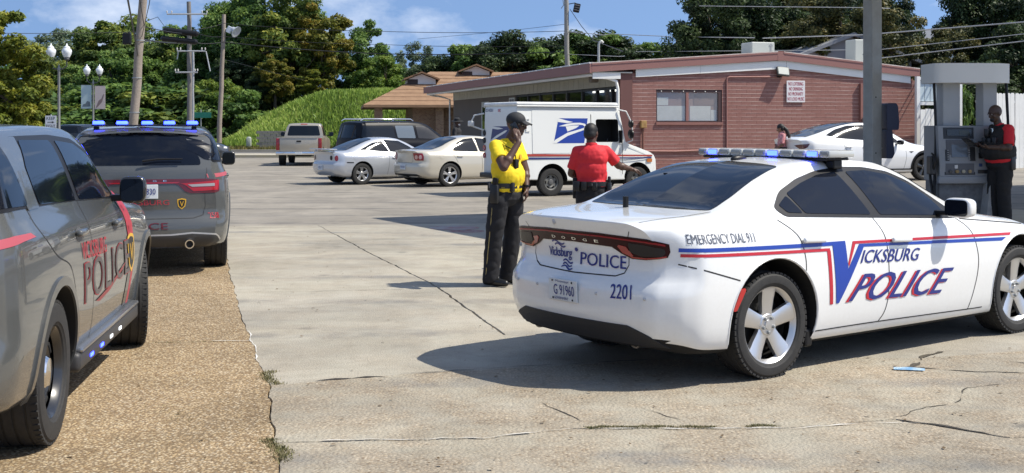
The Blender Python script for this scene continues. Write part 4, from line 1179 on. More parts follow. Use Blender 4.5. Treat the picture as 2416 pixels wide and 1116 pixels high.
# central tall cluster on the bank
T(K_big, 16, 525, 112, -10, 'tall dark green tree behind the light pole', 1.0, sx=.95)
T(K_big, 16, 620, 110, -45, 'tallest green tree in the middle cluster', 2.0, 2.0, 1.0)
T(K_olive, 12, 690, 106, -15, 'olive green tree beside the yellowing tree', 2.5, sx=1.0)
T(K_aut, 12, 768, 104, 15, 'tall tree turning orange and yellow on the bank', 3.0, sx=1.0)
T(K_aut, 12, 650, 100, 130, 'lower yellowing tree at the edge of the bank', 3.0, .5, 1.2)
T(K_yel, 8, 735, 98, 160, 'yellow-green sapling above the grassy bank', 4.0, sx=1.6)
T(K_big, 16, 850, 118, 55, 'rounded green tree right of the yellowing tree', 2.0, 4.0, .95)
T(K_bright, 8, 905, 104, 135, 'bright green vine covered tree above the brown roof', 3.0, sx=1.05)
T(K_bright, 8, 960, 112, 190, 'low bright green shrub tree behind the brown roof', 2.0, sx=.9)
T(K_hazy, 13, 972, 160, 95, 'slender hazy tree standing alone against the sky', 1.0, sx=.8)
T(K_dark, 13, 560, 104, 140, 'dark shaded tree below the tall cluster', 1.5, sx=1.2)
T(K_dark, 13, 620, 101, 170, 'dark shaded undergrowth tree behind the bank', 2.0, sx=1.2)
T(K_shrub, 3, 540, 96, 215, 'green bush at the foot of the bank', .5, sx=1.3, name='bush')
T(K_bright, 8, 520, 98, 190, 'bright green bush beside the light pole', .3, sx=.9)
# behind the store
for i, (u, d, v, kd, h0) in enumerate([(1035, 98, 140, K_dark, 13), (1095, 92, 118, K_dark, 13), (1150, 90, 98, K_mid, 9), (1205, 88, 82, K_dark, 13), (1265, 90, 95, K_mid, 9), (1310, 88, 88, K_dark, 13), (1375, 86, 78, K_mid, 9), (1440, 86, 76, K_dark, 13), (1495, 88, 100, K_mid, 9), (1545, 90, 140, K_dark, 13), (1610, 92, 112, K_bright, 8)]):
    T(kd, h0, u, d, v, ('dark green tree' if kd is K_dark else 'mid green tree' if kd is K_mid else 'small pale green tree') + ' behind the store, ' + STOREL[i], 0., sx=1.25 if kd is not K_bright else .9, group='trees behind the store')
# right side
T(K_oak, 14, 1730, 66, -60, 'big dark oak behind the store roof unit', 0., 1.0, .95)
T(K_oak, 14, 1850, 70, -80, 'big dark oak left of the canopy post', 0., 2.6, 1.0)
T(K_pine, 12, 1975, 60, -70, 'dark pine beside the canopy post', 0., 1.5, 1.1)
T(K_pine, 12, 2110, 58, -5, 'olive brown pine right of the canopy post', 0., .5, 1.1)
T(K_pine, 12, 2210, 60, 40, 'ragged pine with brown tips above the fuel pump', 0., 3.5, 1.0)
T(K_oak, 14, 2050, 74, -40, 'dark oak behind the canopy post', 0., 4.4, .9)
T(K_oak, 14, 2350, 62, -90, 'dark oak at the far right edge', 0., 5.2, .85)
T(K_dark, 13, 2430, 58, 60, 'dark bushy tree behind the picket fence', 0., 2.0, 1.0)
T(K_dark, 13, 2190, 68, 150, 'low dark tree behind the brick wall end', 0., 1.0, 1.2)
T(K_dark, 13, 2310, 56, 150, 'low dark tree behind the picket fence', 0., 3.0, 1.2)
T(K_shrub, 3, 2265, 46, 205, 'bright potted shrub behind the fuel pump', .2, sx=.32, name='bush')
T(K_shrub, 3, 2180, 47, 195, 'leafy shrub behind the white trellis', .2, sx=.6, name='bush')
T(K_dark, 13, 1940, 64, 60, 'dark tree filling the gap behind the store ridge', 0., 3.2, 1.1)

# ---------------------------------------------------------------- grassy bank
def zbank(x, y):
    f = lambda v: max(0., min(1., v)) ** 2 * (3 - 2 * max(0., min(1., v)))
    return 4.3 * f((x + 24.5) / 11.0) * f((y - 83.5) / 9.5) + .25 * nz(x, y, .25) + .10 * nz(x, y, .9)
hm = MB(); XN, YN = 60, 40; X = np.linspace(-27, 12, XN); Y_ = np.linspace(83, 126, YN)
hm.add([(x, y, zbank(x, y) - .05) for y in Y_ for x in X], [(j * XN + i, j * XN + i + 1, (j + 1) * XN + i + 1, (j + 1) * XN + i) for j in range(YN - 1) for i in range(XN - 1)])
hill = tag(hm.build('hill', mat('bank_earth', (.06, .085, .022), .95, var=(.6, .8, (.09, .10, .03))), smooth=80, fix=False), kind='structure')
g = np.random.default_rng(5); n = 90000
x = g.uniform(-25.5, 4, n); y = 83.8 + 22 * g.random(n) ** 1.3
zz = np.array([zbank(a, b) for a, b in zip(x, y)]); keep = zz > .25; x, y, zz = x[keep], y[keep], zz[keep]; n = len(x)
h = g.uniform(.22, .62, n) * (.75 + .5 * np.array([nz(a, b, .35, 3) for a, b in zip(x, y)])); an = g.uniform(0, 6.28, n); w = g.uniform(.025, .06, n)
lean = g.normal(0, .35, (n, 2)) * h[:, None]
p = np.stack([x, y, zz - .05], 1); dv = np.stack([np.cos(an) * w, np.sin(an) * w, np.zeros(n)], 1)
tp = p + np.stack([lean[:, 0], lean[:, 1], h], 1); md = p * .45 + tp * .55 - np.stack([lean[:, 0] * .2, lean[:, 1] * .2, np.zeros(n)], 1)
V = np.stack([p - dv, p + dv, md + dv * .8 + (tp - md) * .4, tp], 1)
GRASSM = leaf_mat('tall_grass_blade', [(0.0841, 0.1436, 0.0265), (0.1802, 0.2873, 0.0486), (0.2883, 0.3978, 0.0774), (0.4564, 0.5083, 0.1547)], .35)
tint = .56 + .20 * g.normal(size=n) + .40 * np.array([nz(a, b, .22, 9) for a, b in zip(x, y)])
tag(link_mesh('grass', quads_mesh('grass', V, tint, GRASSM)), 'tall bright green grass covering the bank', 'grass', kind='stuff')
# low verge grass in front of the bank
n = 14000; x = g.uniform(-40, -10, n); y = g.uniform(82, 89, n); h = g.uniform(.08, .3, n); an = g.uniform(0, 6.28, n); w = g.uniform(.02, .05, n)
p = np.stack([x, y, np.full(n, .11)], 1); dv = np.stack([np.cos(an) * w, np.sin(an) * w, np.zeros(n)], 1); tp = p + np.stack([g.normal(0, .05, n), g.normal(0, .05, n), h], 1)
V = np.stack([p - dv, p + dv, tp + dv * .3, tp - dv * .3], 1)
tag(link_mesh('grass', quads_mesh('verge_grass', V, .35 + .3 * g.normal(size=n), leaf_mat('verge_blade', [(.05, .06, .015), (.12, .11, .03), (.20, .17, .06), (.28, .23, .10)], .25))), 'short dry grass along the far street verge', 'grass', kind='stuff')
# block retaining wall
rw = empty('block_wall', (-17.6, 84.2, 0), R(0), 'low grey block retaining wall behind the tan pickup', 'wall')
BLK = mat('grey_block', (.30, .28, .25), .9, var=(2, .6, (.22, .20, .18)), bump=(20, .3))
q = MB(); q.box(-.19, .19, -.12, .12, -.095, .095); b0 = q.build('block', BLK, rw); first = True
for r in range(7):
    for c in range(9):
        o = b0 if first else b0.copy()
        if not first: COL.objects.link(o)
        first = False; o.location = (c * .40 + (.2 if r % 2 else 0), random.uniform(-.01, .01), .1 + r * .20)
mbx_ = MB(); mbx_.rbox(-.16, .16, -.14, .14, 0, .62, .04); mbx_.sphere((0, 0, .62), (.16, .14, .08), 12, 8)
tag(mbx_.build('utility_box', mat('utility_green', (.35, .38, .33), .7), smooth=40, loc=(-18.3, 84.0, .3)), 'small pale utility pedestal in the grass of the bank', 'utility box')
# ---------------------------------------------------------------- filling station: canopy, pump, island
ANG = R(27.4); E1 = Vector((math.cos(ANG), math.sin(ANG), 0)); E2 = Vector((-math.sin(ANG), math.cos(ANG), 0))
POST = mat('post_paint', (.30, .31, .30), .5, var=(1.3, .6, (.26, .26, .245)), fine=(6, .35, (.20, .185, .16)))
canopy = empty('fuel_canopy', (1.43, 22.3, 0), ANG, 'grey steel canopy post of the filling station beside the pump', 'canopy')
q = MB(); q.rbox(0, 19, -8.8, 0, 4.92, 5.7, .04); q.build('canopy_roof', mat('canopy_white', (.70, .70, .68), .5), canopy)
def cpost(x, y):
    q = MB(); q.rbox(x - .108, x + .108, y - .108, y + .108, .0, 4.93, .012); p = q.build('post', POST, canopy)
    q = MB(); q.rbox(x - .22, x + .22, y - .22, y + .22, .13, .17, .01); q.build('base_plate', GREYM, p)
    for z in (1.35, 2.9):
        q = MB(); q.box(x - .111, x + .111, y - .111, y + .111, z, z + .02); q.build('weld_band', POST, p)
    for z in (1.0, 1.28, 2.2):
        q = MB(); q.sphere((x - .03, y - .110, z), .012, 8, 6); q.build('bolt', BLACK, p)
cpost(2.97, -4.13); cpost(12.5, -4.13)
isl = MB(); isl.rbox(1.6, 7.5, -6.3, -3.2, -.05, .15, .05, 2); isl_o = tag(isl.build('pump_island', KERBM), kind='structure'); isl_o.matrix_world = Matrix.Translation((1.43, 22.3, 0)) @ Matrix.Rotation(ANG, 4, 'Z')
# windscreen-wash unit hung on the post
su = empty('squeegee_station', canopy.matrix_basis @ Vector((2.97, -4.13, 0)), R(6), 'dark navy windscreen wash unit mounted on the canopy post', 'dispenser')
NB2 = mat('navy_plastic', (.008, .014, .045), .45)
q = MB(); q.prism(round_poly([(.17, 1.66), (.37, 1.66), (.38, 1.78), (.36, 2.05), (.33, 2.10), (.17, 2.10)], .03), -.19, .13, 'y'); q.build('hood', NB2, su, smooth=40)
q = MB(); q.prism(round_poly([(.17, 1.19), (.27, 1.19), (.31, 1.27), (.27, 1.665), (.17, 1.665)], .02), -.17, .11, 'y'); q.build('bin', NB2, su, smooth=40)
# pump
PW = mat('pump_grey', (.24, .255, .275), .45, var=(3, .4, (.20, .21, .225)))
PD = mat('pump_black', (.015, .016, .019), .4)
PM = mat('pump_dark_grey', (.085, .09, .105), .45)
pump = empty('fuel_pump', (7.20, 19.45, .15), R(4), 'grey and black fuel dispenser with rounded top sign, standing in the canopy shade', 'fuel pump')
q = MB(); q.rbox(-.42, .46, -.20, .34, .0, .70, .02); q.build('lower_cabinet', mat('pump_skirt', (.14, .15, .16), .6, var=(9, .7, (.06, .06, .065))), pump, smooth=40)
con = [(-.20, .70), (-.27, .76), (-.27, .95), (-.20, 1.58), (.34, 1.58), (.34, .70)]
q = MB(); vs = [(x, y, z) for x in (-.44, .40) for y, z in con]; n_ = len(con)
q.add(vs, [tuple(range(n_))[::-1], tuple(range(n_, 2 * n_))] + [(i, (i + 1) % n_, n_ + (i + 1) % n_, n_ + i) for i in range(n_)])
head = q.build('console', PW, pump)
# face frame: y on slanted front between z .95 and 1.58
def face(x, z, o=0.):
    y = -.27 + .07 * max(0, (z - .95) / .63)
    return (x, y - o, z)
def panel(name, x0, x1, z0, z1, m, o=.006, par=None):
    q = MB(); a = [face(x0, z0, o), face(x1, z0, o), face(x1, z1, o), face(x0, z1, o)]; b = [(p[0], p[1] + o + .01, p[2]) for p in a]
    q.add(a + b, [(0, 1, 2, 3), (0, 4, 5, 1), (1, 5, 6, 2), (2, 6, 7, 3), (3, 7, 4, 0)]); return q.build(name, m, par or head)
panel('bezel', -.36, .14, .80, 1.55, PD, .004)
panel('price_display', -.30, .10, 1.42, 1.52, mat('lcd_dark', (.02, .022, .02), .2, coat=.5), .012)
panel('lcd_tint', -.10, .06, 1.435, 1.505, mat('lcd_green', (.06, .065, .05), .2), .016)
panel('advert_panel', -.32, .12, 1.12, 1.36, PM, .012)
panel('screen', -.24, .02, 1.08, 1.28, mat('pump_screen', (.10, .12, .15), .2, coat=.5), .016)
panel('card_reader', .06, .14, 1.02, 1.24, PD, .02)
panel('keypad', -.34, -.28, 1.02, 1.20, PD, .012)
for i in range(5):
    for x in (-.30, .045):
        panel('key', x - .012, x + .012, 1.04 + i * .035, 1.058 + i * .035, PW, .02)
panel('grade_panel', -.34, .12, .82, .98, PM, .010)
for i in range(4):
    x = -.27 + i * .105
    q = MB(); q.lathe([(.028, 0), (.028, .02), (.001, .022)], Matrix.Translation(face(x, .855, .012)) @ Matrix.Rotation(R(90), 4, 'X'), 14); q.build('grade_button', mat('button_%d' % i, [(.05, .05, .05), (.25, .17, .06), (.35, .33, .25), (.30, .22, .10)][i], .4), head, smooth=40)
panel('price_tag', -.20, -.15, .90, .955, mat('tag_white', (.6, .6, .6), .5), .016)
panel('side_strip', .16, .38, .80, 1.56, PW, .012)
panel('strip_mark', .20, .27, 1.23, 1.33, PD, .017); panel('strip_mark', .20, .27, 1.06, 1.15, PD, .017); panel('strip_mark', .20, .25, .93, .98, mat('badge_blue', (.02, .05, .15), .4), .017)
panel('receipt_slot', .18, .34, .82, .88, PD, .017)
q = MB(); q.rbox(.40, .60, -.16, .32, .70, 1.58, .02); q.build('side_housing', PD, pump)
q = MB(); q.rbox(-.46, .42, -.30, -.18, .66, .78, .02); q.build('ledge', PW, pump, smooth=40)
for x0, x1, y in ((-.30, -.01, .05), (.36, .60, .05)):
    q = MB(); q.rbox(x0, x1, y - .12, y + .15, 1.57, 2.30, .02); q.build('column', mat('column_grey', (.36, .375, .385), .5, var=(3, .4, (.30, .31, .32))), pump)
top = round_poly([(-.52, -.30), (-.20, -.36), (.50, -.34), (.78, -.18), (.78, .20), (.50, .36), (-.52, .36)], .12, 5)
q = MB(); q.prism(top, 2.26, 2.57, 'z'); q.build('top_sign', mat('sign_grey', (.62, .63, .62), .5), pump, smooth=30)
for x, y, xx, zz in ((.72, -.12, .62, .95), (.80, .05, .66, 1.0), (-.44, -.05, -.50, .95)):
    q = MB(); q.tube(crom([(x, y, 2.28), (x + .01, y - .02, 1.9), (x + .01, y - .05, 1.4), (xx + .02, y - .12, .75), (xx, y - .14, .45), (xx - .02, y - .05, .75), (xx, y, zz)], 5), .022, 8); q.build('hose', BLACK, pump, smooth=60)
for sx in (-.53, .64):
    q = MB(); q.rbox(sx - .05, sx + .05, -.26, -.08, .80, 1.10, .02); nz_ = q.build('nozzle_boot', PD, pump)
    q = MB(); q.tube([(sx, -.22, .86), (sx, -.30, 1.02), (sx, -.27, 1.10), (sx, -.18, 1.14)], [.03, .03, .022, .014], 8); q.build('nozzle', BLACK, pump, smooth=50)
# small white bin at the officer's side
wb_ = empty('trash_bin', (7.55, 19.2, .15), R(4), 'narrow grey and white bin between pump and officer', 'bin')
q = MB(); q.prism([(-.10, 0), (.08, 0), (.14, .55), (.14, .98), (.05, .98), (-.03, .60)], -.16, .16, 'y'); q.build('body', mat('bin_white', (.38, .39, .39), .5, var=(8, .7, (.25, .25, .25))), wb_)
q = MB(); q.rbox(.0, .16, -.17, .17, .975, 1.02, .012); q.build('lid', BLACK, wb_)

# ---------------------------------------------------------------- white fences right of the store
PICK = mat('white_picket', (.72, .72, .70), .6, var=(2, .5, (.58, .58, .55)))
def fence(name, a, b, z0, z1, w, label, dog=.05):
    a = Vector(a); b = Vector(b); d = b - a; L = d.length; an = math.atan2(d.y, d.x)
    t = empty(name, (a.x, a.y, 0), an, label, 'fence')
    q = MB(); q.prism([(-w / 2 + .008, z0), (w / 2 - .008, z0), (w / 2 - .008, z1 - dog), (w / 2 - .045, z1), (-w / 2 + .045, z1), (-w / 2 + .008, z1 - dog)], -.012, .012, 'y')
    first = q.build('picket', PICK, t); n = int(L / w)
    for i in range(n):
        o = first if i == 0 else first.copy()
        if i: COL.objects.link(o)
        o.location = ((i + .5) * w, random.uniform(-.004, .004), random.uniform(-.015, .015)); o.rotation_euler = (0, random.uniform(-.006, .006), 0)
    for z in (z0 + .25, z1 - .35):
        q = MB(); q.box(0, L, .014, .06, z, z + .09); q.build('rail', PICK, t)
    return t
fence('picket_fence', (16.35, 42.5), (20.4, 44.3), .10, 2.90, .20, 'tall white picket fence behind the fuel pump')
fence('board_gate', (14.70, 43.5), (16.32, 44.2), .10, 2.34, .24, 'lower white board gate between brick wall and picket fence', .0)
fp = empty('trellis_frame', (14.85, 44.3, 0), R(20), 'white wooden frame with pale blue panel above the board gate', 'trellis')
for x0, x1, z0, z1 in ((-.05, .10, 0, 3.55), (1.85, 2.0, 0, 3.5), (.10, 1.85, 3.42, 3.52), (.10, 1.85, 2.50, 2.62)):
    q = MB(); q.box(x0, x1, -.06, .06, z0, z1); q.build('frame_bar', PICK, fp)
for i in range(7):
    q = MB(); q.box(.12 + i * .25, .12 + i * .25 + .225, .02, .05, 2.64, 3.40); q.build('panel_board', mat('pale_blue_board', (.42, .50, .54), .6), fp)
# ---------------------------------------------------------------- white police sedan
def build_police_sedan():
    t = empty('police_car', (1.227, 8.96, 0), R(36.7), 'white police sedan with blue and red stripes, number 2201, seen from its rear corner', 'police car')
    sp = dict(xr=-1.06, xf=3.98, W=.952, wb=3.05, wr=.364, arch=.438, adz=.022, WR=.49, sh=.14, ds=.035, y6=.905,
              bottom=[(-1.06, .27), (-.75, .22), (-.3, .19), (.4, .17), (2.6, .165), (3.5, .17), (3.98, .20)],
              mid=[(-1.06, .60), (0, .64), (1.5, .58), (3.05, .62), (3.98, .52)],
              belt=[(-1.06, 1.03), (-.5, 1.065), (.1, 1.085), (.6, 1.065), (1.5, 1.025), (2.2, .99), (2.6, .965), (3.3, .88), (3.8, .77), (3.98, .70)],
              top=[(-1.06, 1.095), (-.85, 1.115), (-.5, 1.135), (-.33, 1.15), (-.1, 1.245), (.2, 1.365), (.5, 1.445), (.85, 1.48), (1.2, 1.487), (1.6, 1.462), (1.9, 1.385), (2.3, 1.18), (2.56, 1.045), (2.75, 1.01), (3.3, .935), (3.75, .84), (3.98, .74)],
              rprof=[(.15, .16), (.27, .09), (.36, .035), (.46, .0), (.63, .0), (.68, .02), (.715, .075), (.86, .085), (.95, .06), (1.05, .012), (1.08, .0), (1.12, .012)],
              fprof=[(.15, .10), (.3, .02), (.5, 0), (.7, .05), (.8, .14)], rcurve=.16, fcurve=.34, dark=lambda c, n: n.z < -.6 or (c.x < -.70 and c.z < .34 and abs(c.y) < .76))
    s = Shell(t, sp, WHITE)
    # glass and black surrounds
    wo = [(.135, 1.15), (.2, 1.09), (1.0, 1.05), (1.6, 1.02), (2.22, .99), (2.27, 1.02), (2.1, 1.17), (1.93, 1.285), (1.7, 1.365), (1.4, 1.405), (1.1, 1.412), (.8, 1.385), (.55, 1.335), (.3, 1.255)]
    s.lay('window_surround', 'R', [round_poly(wo, .05)], BLACK, .004, .06, .006, both=True)
    quarter = round_poly([(.20, 1.165), (.245, 1.115), (.40, 1.105), (.335, 1.225)], .02)
    reard = round_poly([(.355, 1.24), (.425, 1.102), (1.16, 1.063), (1.03, 1.375), (.80, 1.357), (.57, 1.305)], .025)
    frontd = round_poly([(1.15, 1.375), (1.265, 1.058), (2.13, 1.015), (2.03, 1.165), (1.86, 1.27), (1.66, 1.34), (1.4, 1.378)], .025)
    s.lay('quarter_window', 'R', [quarter], TINT, .007, .06, .004, both=True)
    s.lay('rear_door_window', 'R', [reard], TINT, .007, .06, .004, both=True)
    s.lay('front_door_window', 'R', [frontd], TINT, .007, .06, .004, both=True)
    s.lay('rear_window', 'T', [round_poly([(-.37, .0), (-.36, .36), (-.31, .62), (-.1, .615), (.2, .56), (.515, .515), (.535, .3), (.545, 0), (.535, -.3), (.515, -.515), (.2, -.56), (-.1, -.615), (-.31, -.62), (-.36, -.36)], .03)], TINT, .005, .05, .006)
    s.lay('windshield', 'T', [round_poly([(2.56, .0), (2.53, .4), (2.42, .70), (2.1, .60), (1.72, .50), (1.66, 0), (1.72, -.50), (2.1, -.60), (2.42, -.70), (2.53, -.4)], .05)], TINT, .005, .06, .006)
    # rear lamp band
    band = [(-1.12, .905), (-1.10, .955), (-.80, .985), (-.3, 1.003), (.3, 1.003), (.80, .985), (1.10, .955), (1.12, .905), (1.08, .868), (.80, .845), (.64, .845), (.52, .875), (.42, .915), (0, .925), (-.42, .915), (-.52, .875), (-.64, .845), (-.80, .845), (-1.08, .868)]
    s.lay('rear_lamp_band', 'B', [band], mat('dark_red_lens', (.030, .003, .005), .25, spec=.2), .006, .06, .008)
    for sg in (-1, 1):
        s.lay('tail_lamp', 'B', [[(sg * a, b) for a, b in round_poly([(.60, .955), (.80, .945), (1.02, .925), (1.05, .90), (1.0, .875), (.74, .868), (.62, .89)], .015)]], mat('smoked_lens', (.03, .026, .026), .25, spec=.2), .010, .06, .006)
        s.lay('tail_lamp', 'B', [[(sg * a, b) for a, b in [(.50, .935), (.58, .925), (.575, .90), (.66, .868), (.64, .858), (.54, .88), (.485, .925)]]], REDLENS, .010, .06, .004)
        s.lay('tail_lamp', 'B', [[(sg * a, b) for a, b in [(.62, .862), (.80, .858), (1.06, .878), (1.06, .868), (.80, .850), (.64, .851)]]], REDLENS, .011, .06, .004)
    s.lay('red_light_strip', 'B', [[(-1.04, .951), (-.8, .972), (-.3, .990), (.3, .990), (.8, .972), (1.04, .951), (1.04, .940), (.8, .962), (.3, .980), (-.3, .980), (-.8, .962), (-1.04, .940)]], mat('red_lens_strip', (.26, .010, .016), .25, spec=.3), .010, .06, .004)
    for i, ch in enumerate('DODGE'):
        a = .235 - i * .125
        s.text('badge_letter', 'B', ch, CHROME, (a + .022, .938), (a - .022, .938), (a + .022, .958), .010, .012)
    # trunk lid seams, bumper
    SEAM = mat('panel_gap', (.02, .02, .02), .8)
    for sg in (-1, 1):
        s.lay('panel_gap', 'B', ribbon([(sg * .615, 1.03), (sg * .60, .99), (sg * .60, .85), (sg * .60, .80), (sg * .55, .745), (sg * .46, .722), (0, .712)], .008), SEAM, .0015, .06)
        s.lay('panel_gap', 'T', ribbon([(-.94, sg * .60), (-.6, sg * .655), (-.33, sg * .655)], .007), SEAM, .0015, .06)
    s.lay('lower_bumper', 'B', [[(-1.16, .275), (-1.02, .30), (-.82, .36), (-.60, .415), (.60, .415), (.82, .36), (1.02, .30), (1.16, .275), (.8, .285), (-.8, .285)]], mat('black_plastic', (.022, .022, .024), .55, bump=(300, .15)), .008, .05, .01)
    for sg in (-1, 1):
        q = MB(); q.lathe([(.032, 0), (.045, 0), (.047, .18), (.04, .18)], Matrix.Translation((-.90, sg * .52, .285)) @ Matrix.Diagonal((1, .8, .8, 1)) @ Matrix.Rotation(R(90), 4, 'Y') @ Matrix.Diagonal((1, 1.35, 1, 1)), 24)
        q.mi = 1; q.lathe([(.001, .03), (.04, .03)], Matrix.Translation((-.90, sg * .52, .285)) @ Matrix.Diagonal((1, .8, .8, 1)) @ Matrix.Rotation(R(90), 4, 'Y') @ Matrix.Diagonal((1, 1.35, 1, 1)), 20)
        q.build('exhaust_tip', [mat('exhaust_steel', (.2, .19, .18), .35, metal=.9), DARK], t, smooth=40)
    s.lay('reflector', 'R', [round_poly([(-.425, .50), (-.395, .50), (-.315, .635), (-.325, .65), (-.36, .64)], .012)], mat('red_reflector', (.45, .02, .02), .2, coat=.5), .008, .05, .008, both=True)
    # plate
    p, n_ = s.at('P', .026, .59)
    pm = Matrix.Translation(p + Vector((-.012, 0, 0))) @ Matrix.Rotation(R(-4), 4, 'Y')
    pb = MB(); pb.rbox(-.004, .006, -.152, .152, -.076, .076, .003, 1, pm)
    pl = pb.build('license_plate', PLATE, t)
    fr = lambda a, b, z: pm @ Vector((-.0075 - z, -a, b))
    flat_text('plate_number', 'G 91960', NAVY, pl, fr, (-.095, -.034), (.125, -.034), (-.095, .036), .01)
    flat_text('plate_state', 'Mississippi', NAVY, pl, fr, (-.07, .048), (.07, .048), (-.07, .068))
    flat_text('plate_kind', 'GOVERNMENT', NAVY, pl, fr, (-.09, -.066), (.06, -.066), (-.09, -.048), .01)
    for a, b in ((-.1, .06), (.1, .06), (-.1, -.06), (.1, -.06)):
        k = MB(); k.prism([(a * 1.05 + .007 * math.cos(q), b + .007 * math.sin(q)) for q in np.linspace(0, 6.28, 9)[:-1]], -.001, .001)
        k.V = [tuple(fr(v[0], v[1], .001 + v[2])) for v in k.V]; k.build('plate_screw', DARK, pl)
    # rear writing
    s.text('rear_police_lettering', 'B', 'POLICE', NAVY, (-.062, .768), (-.572, .772), (-.062, .855), .004, .03)
    s.lay('rear_dot', 'B', [[(-.012 + .020 * math.cos(q), .868 + .014 * math.sin(q)) for q in np.linspace(0, 6.28, 13)[:-1]]], NAVY, .004)
    s.text('city_lettering', 'B', 'Vicksburg', NAVY, (.352, .782), (.045, .786), (.352, .868), .004, .035, .92)
    for k, (x0, z0, x1) in enumerate(((.29, .905, .13), (.26, .885, .12), (.15, .778, .03), (.15, .755, .04), (.16, .735, .02))):
        pts = [(x0 + (x1 - x0) * u, z0 + .012 * math.sin(u * 6.0)) for u in np.linspace(0, 1, 9)]
        s.lay('wave_mark', 'B', ribbon(pts, .011), NAVY, .004)
    s.text('unit_number', 'B', '2201', NAVY, (-.44, .582), (-.645, .588), (-.44, .672), .004, .028)
    for a in (-.78, -.30, .36, .70):
        c, n_ = s.at('B', a, .60); q = MB(); q.sphere(c, .011, 10, 6); q.build('parking_sensor', mat('sensor_grey', (.5, .5, .5), .4), t, smooth=60)
    q = MB(); c, _ = s.at('B', .16, 1.055); q.sphere(c, (.012, .016, .022), 12, 8); q.build('trunk_lock', mat('sensor_grey'), t, smooth=60)
    # side panel gaps
    for pts in ([(.10, 1.075), (.20, 1.0), (.265, .92), (.30, .80), (.30, .70)], [(1.16, 1.05), (1.20, .95), (1.235, .80), (1.24, .50), (1.21, .36), (1.15, .285)], [(2.22, .99), (2.33, .90), (2.395, .72), (2.385, .55), (2.30, .27)],
                [(.42, .282), (1.15, .282), (2.30, .268), (2.5, .268)], [(-.80, .825), (-.36, .70)], [(2.27, .985), (2.6, .955), (3.2, .90)]):
        s.lay('panel_gap', 'R', ribbon(crom(pts, 5), .009), SEAM, .0015, .06, both=True)
    # stripes
    for nm, pl_, m_ in (('blue_stripe', [(-.80, .932), (.74, .897), (.74, .868), (.62, .868), (-.80, .910)], BLUEV), ):
        pass
    s.lay('blue_stripe', 'R', [[(-.80, .930), (.44, .903), (.44, .876), (-.80, .905)]], BLUEV, .003, .05)
    s.lay('red_stripe', 'R', [[(-.79, .893), (.57, .858), (.57, .842), (.535, .838), (-.79, .872)]], REDV, .003, .05)
    s.lay('red_stripe', 'R', [[(.535, .842), (.575, .842), (.60, .46), (.565, .46)]], REDV, .003, .05)
    s.lay('v_emblem', 'R', [[(.44, .9035), (.745, .900), (.765, .70), (.90, .868), (.955, .866), (.955, .848), (.665, .462), (.635, .462), (.60, .875), (.44, .877)]], BLUEV, .0034, .05)
    s.lay('blue_stripe', 'R', [[(.955, .866), (2.81, .815), (2.74, .790), (.955, .846)]], BLUEV, .003, .05)
    s.lay('red_stripe', 'R', [[(.765, .735), (.83, .893), (2.90, .848), (2.87, .828), (.86, .872), (.775, .715)]], REDV, .003, .05)
    s.text('side_city_lettering', 'R', 'ICKSBURG', NAVY, (.905, .730), (1.585, .706), (.955, .822), .004, .025, 1.0)
    s.text('side_police_shadow', 'R', 'POLICE', REDV, (.735, .458), (1.845, .428), (.925, .648), .0036, .012, 1.02)
    s.text('side_police_lettering', 'R', 'POLICE', NAVY, (.77, .462), (1.875, .432), (.955, .652), .0046, .035, 1.02)
    s.text('emergency_lettering', 'R', 'EMERGENCY DIAL 911', mat('grey_vinyl', (.06, .07, .10), .4), (-.755, .955), (-.20, .945), (-.755, 1.018), .004, .004)
    # handles
    for (x, z) in ((.385, .925), (1.39, .873)):
        for k in 'RL':
            c, n_ = s.at(k, x, z); sg = -1 if k == 'R' else 1
            s.lay('handle_recess_patch', k, [[(x + .10 * math.cos(q) - .0, z - .012 + .034 * math.sin(q)) for q in np.linspace(0, 6.28, 17)[:-1]]], mat('white_paint_shaded', (.5, .5, .5), .4), .0012)  # flat patch; the shade of a recess is painted as a greyer white
            q = MB(); q.rbox(-.115, .115, -.016, .016, -.020, .020, .014, 3); h = q.build('door_handle', WHITE, t, smooth=50); h.location = c + n_ * .022; h.rotation_euler = (0, R(2), 0)
    for sg in (-1, 1):
        mirror_part(t, (2.0, sg * 1.035, 1.09), sg, WHITE, (.15, .23, .155))
    # roof bits
    q = MB(); q.cyl((-.47, .05, 1.12), (-.47, .05, 1.215), .021, n=16); q.build('trunk_antenna', BLACK, t, smooth=40)
    q = MB(); q.sphere((.66, .0, 1.465), (.085, .035, .035), 16, 10); q.build('roof_antenna', BLACK, t, smooth=60)
    q = MB(); q.cyl((.2, .33, 1.34), (.2, .33, 1.36), .02); q.build('camera_dot', BLACK, t)
    # rocker and arch lips
    for sg in (-1, 1):
        for x in (0, 3.05):
            pts = [(x + .443 * math.cos(a), sg * (.944), .386 + .443 * math.sin(a)) for a in np.linspace(R(-14), R(194), 30)]
            pts2 = []
            for (px, py, pz) in pts:
                h, n_ = s.ray('R' if sg < 0 else 'L', px, pz); pts2.append((px, h.y - sg * .004, pz))
            q = MB(); q.tube(pts2, .009, 6); q.build('wheel_arch_lip', WHITE, t, smooth=60)
        q = MB(); q.rbox(.36, .44, min(sg * .80, sg * .90), max(sg * .80, sg * .90), .17, .30, .02); q.build('mud_guard', BLACK, t)
    # wheels
    four_wheels(t, sp, ('alloy', 5, .098, .135, .0), .235, .262, SILVER)
    # light bar
    lb = MB(); lb.rbox(.92, 1.18, -.64, .64, 1.462, 1.482, .010); 
    lbo = lb.build('light_bar', BLACK, t, smooth=40)
    edges = [-.68, -.575, -.45, -.32, -.19, -.06, .06, .19, .32, .45, .575, .68]
    lit = (1, 4, 9)
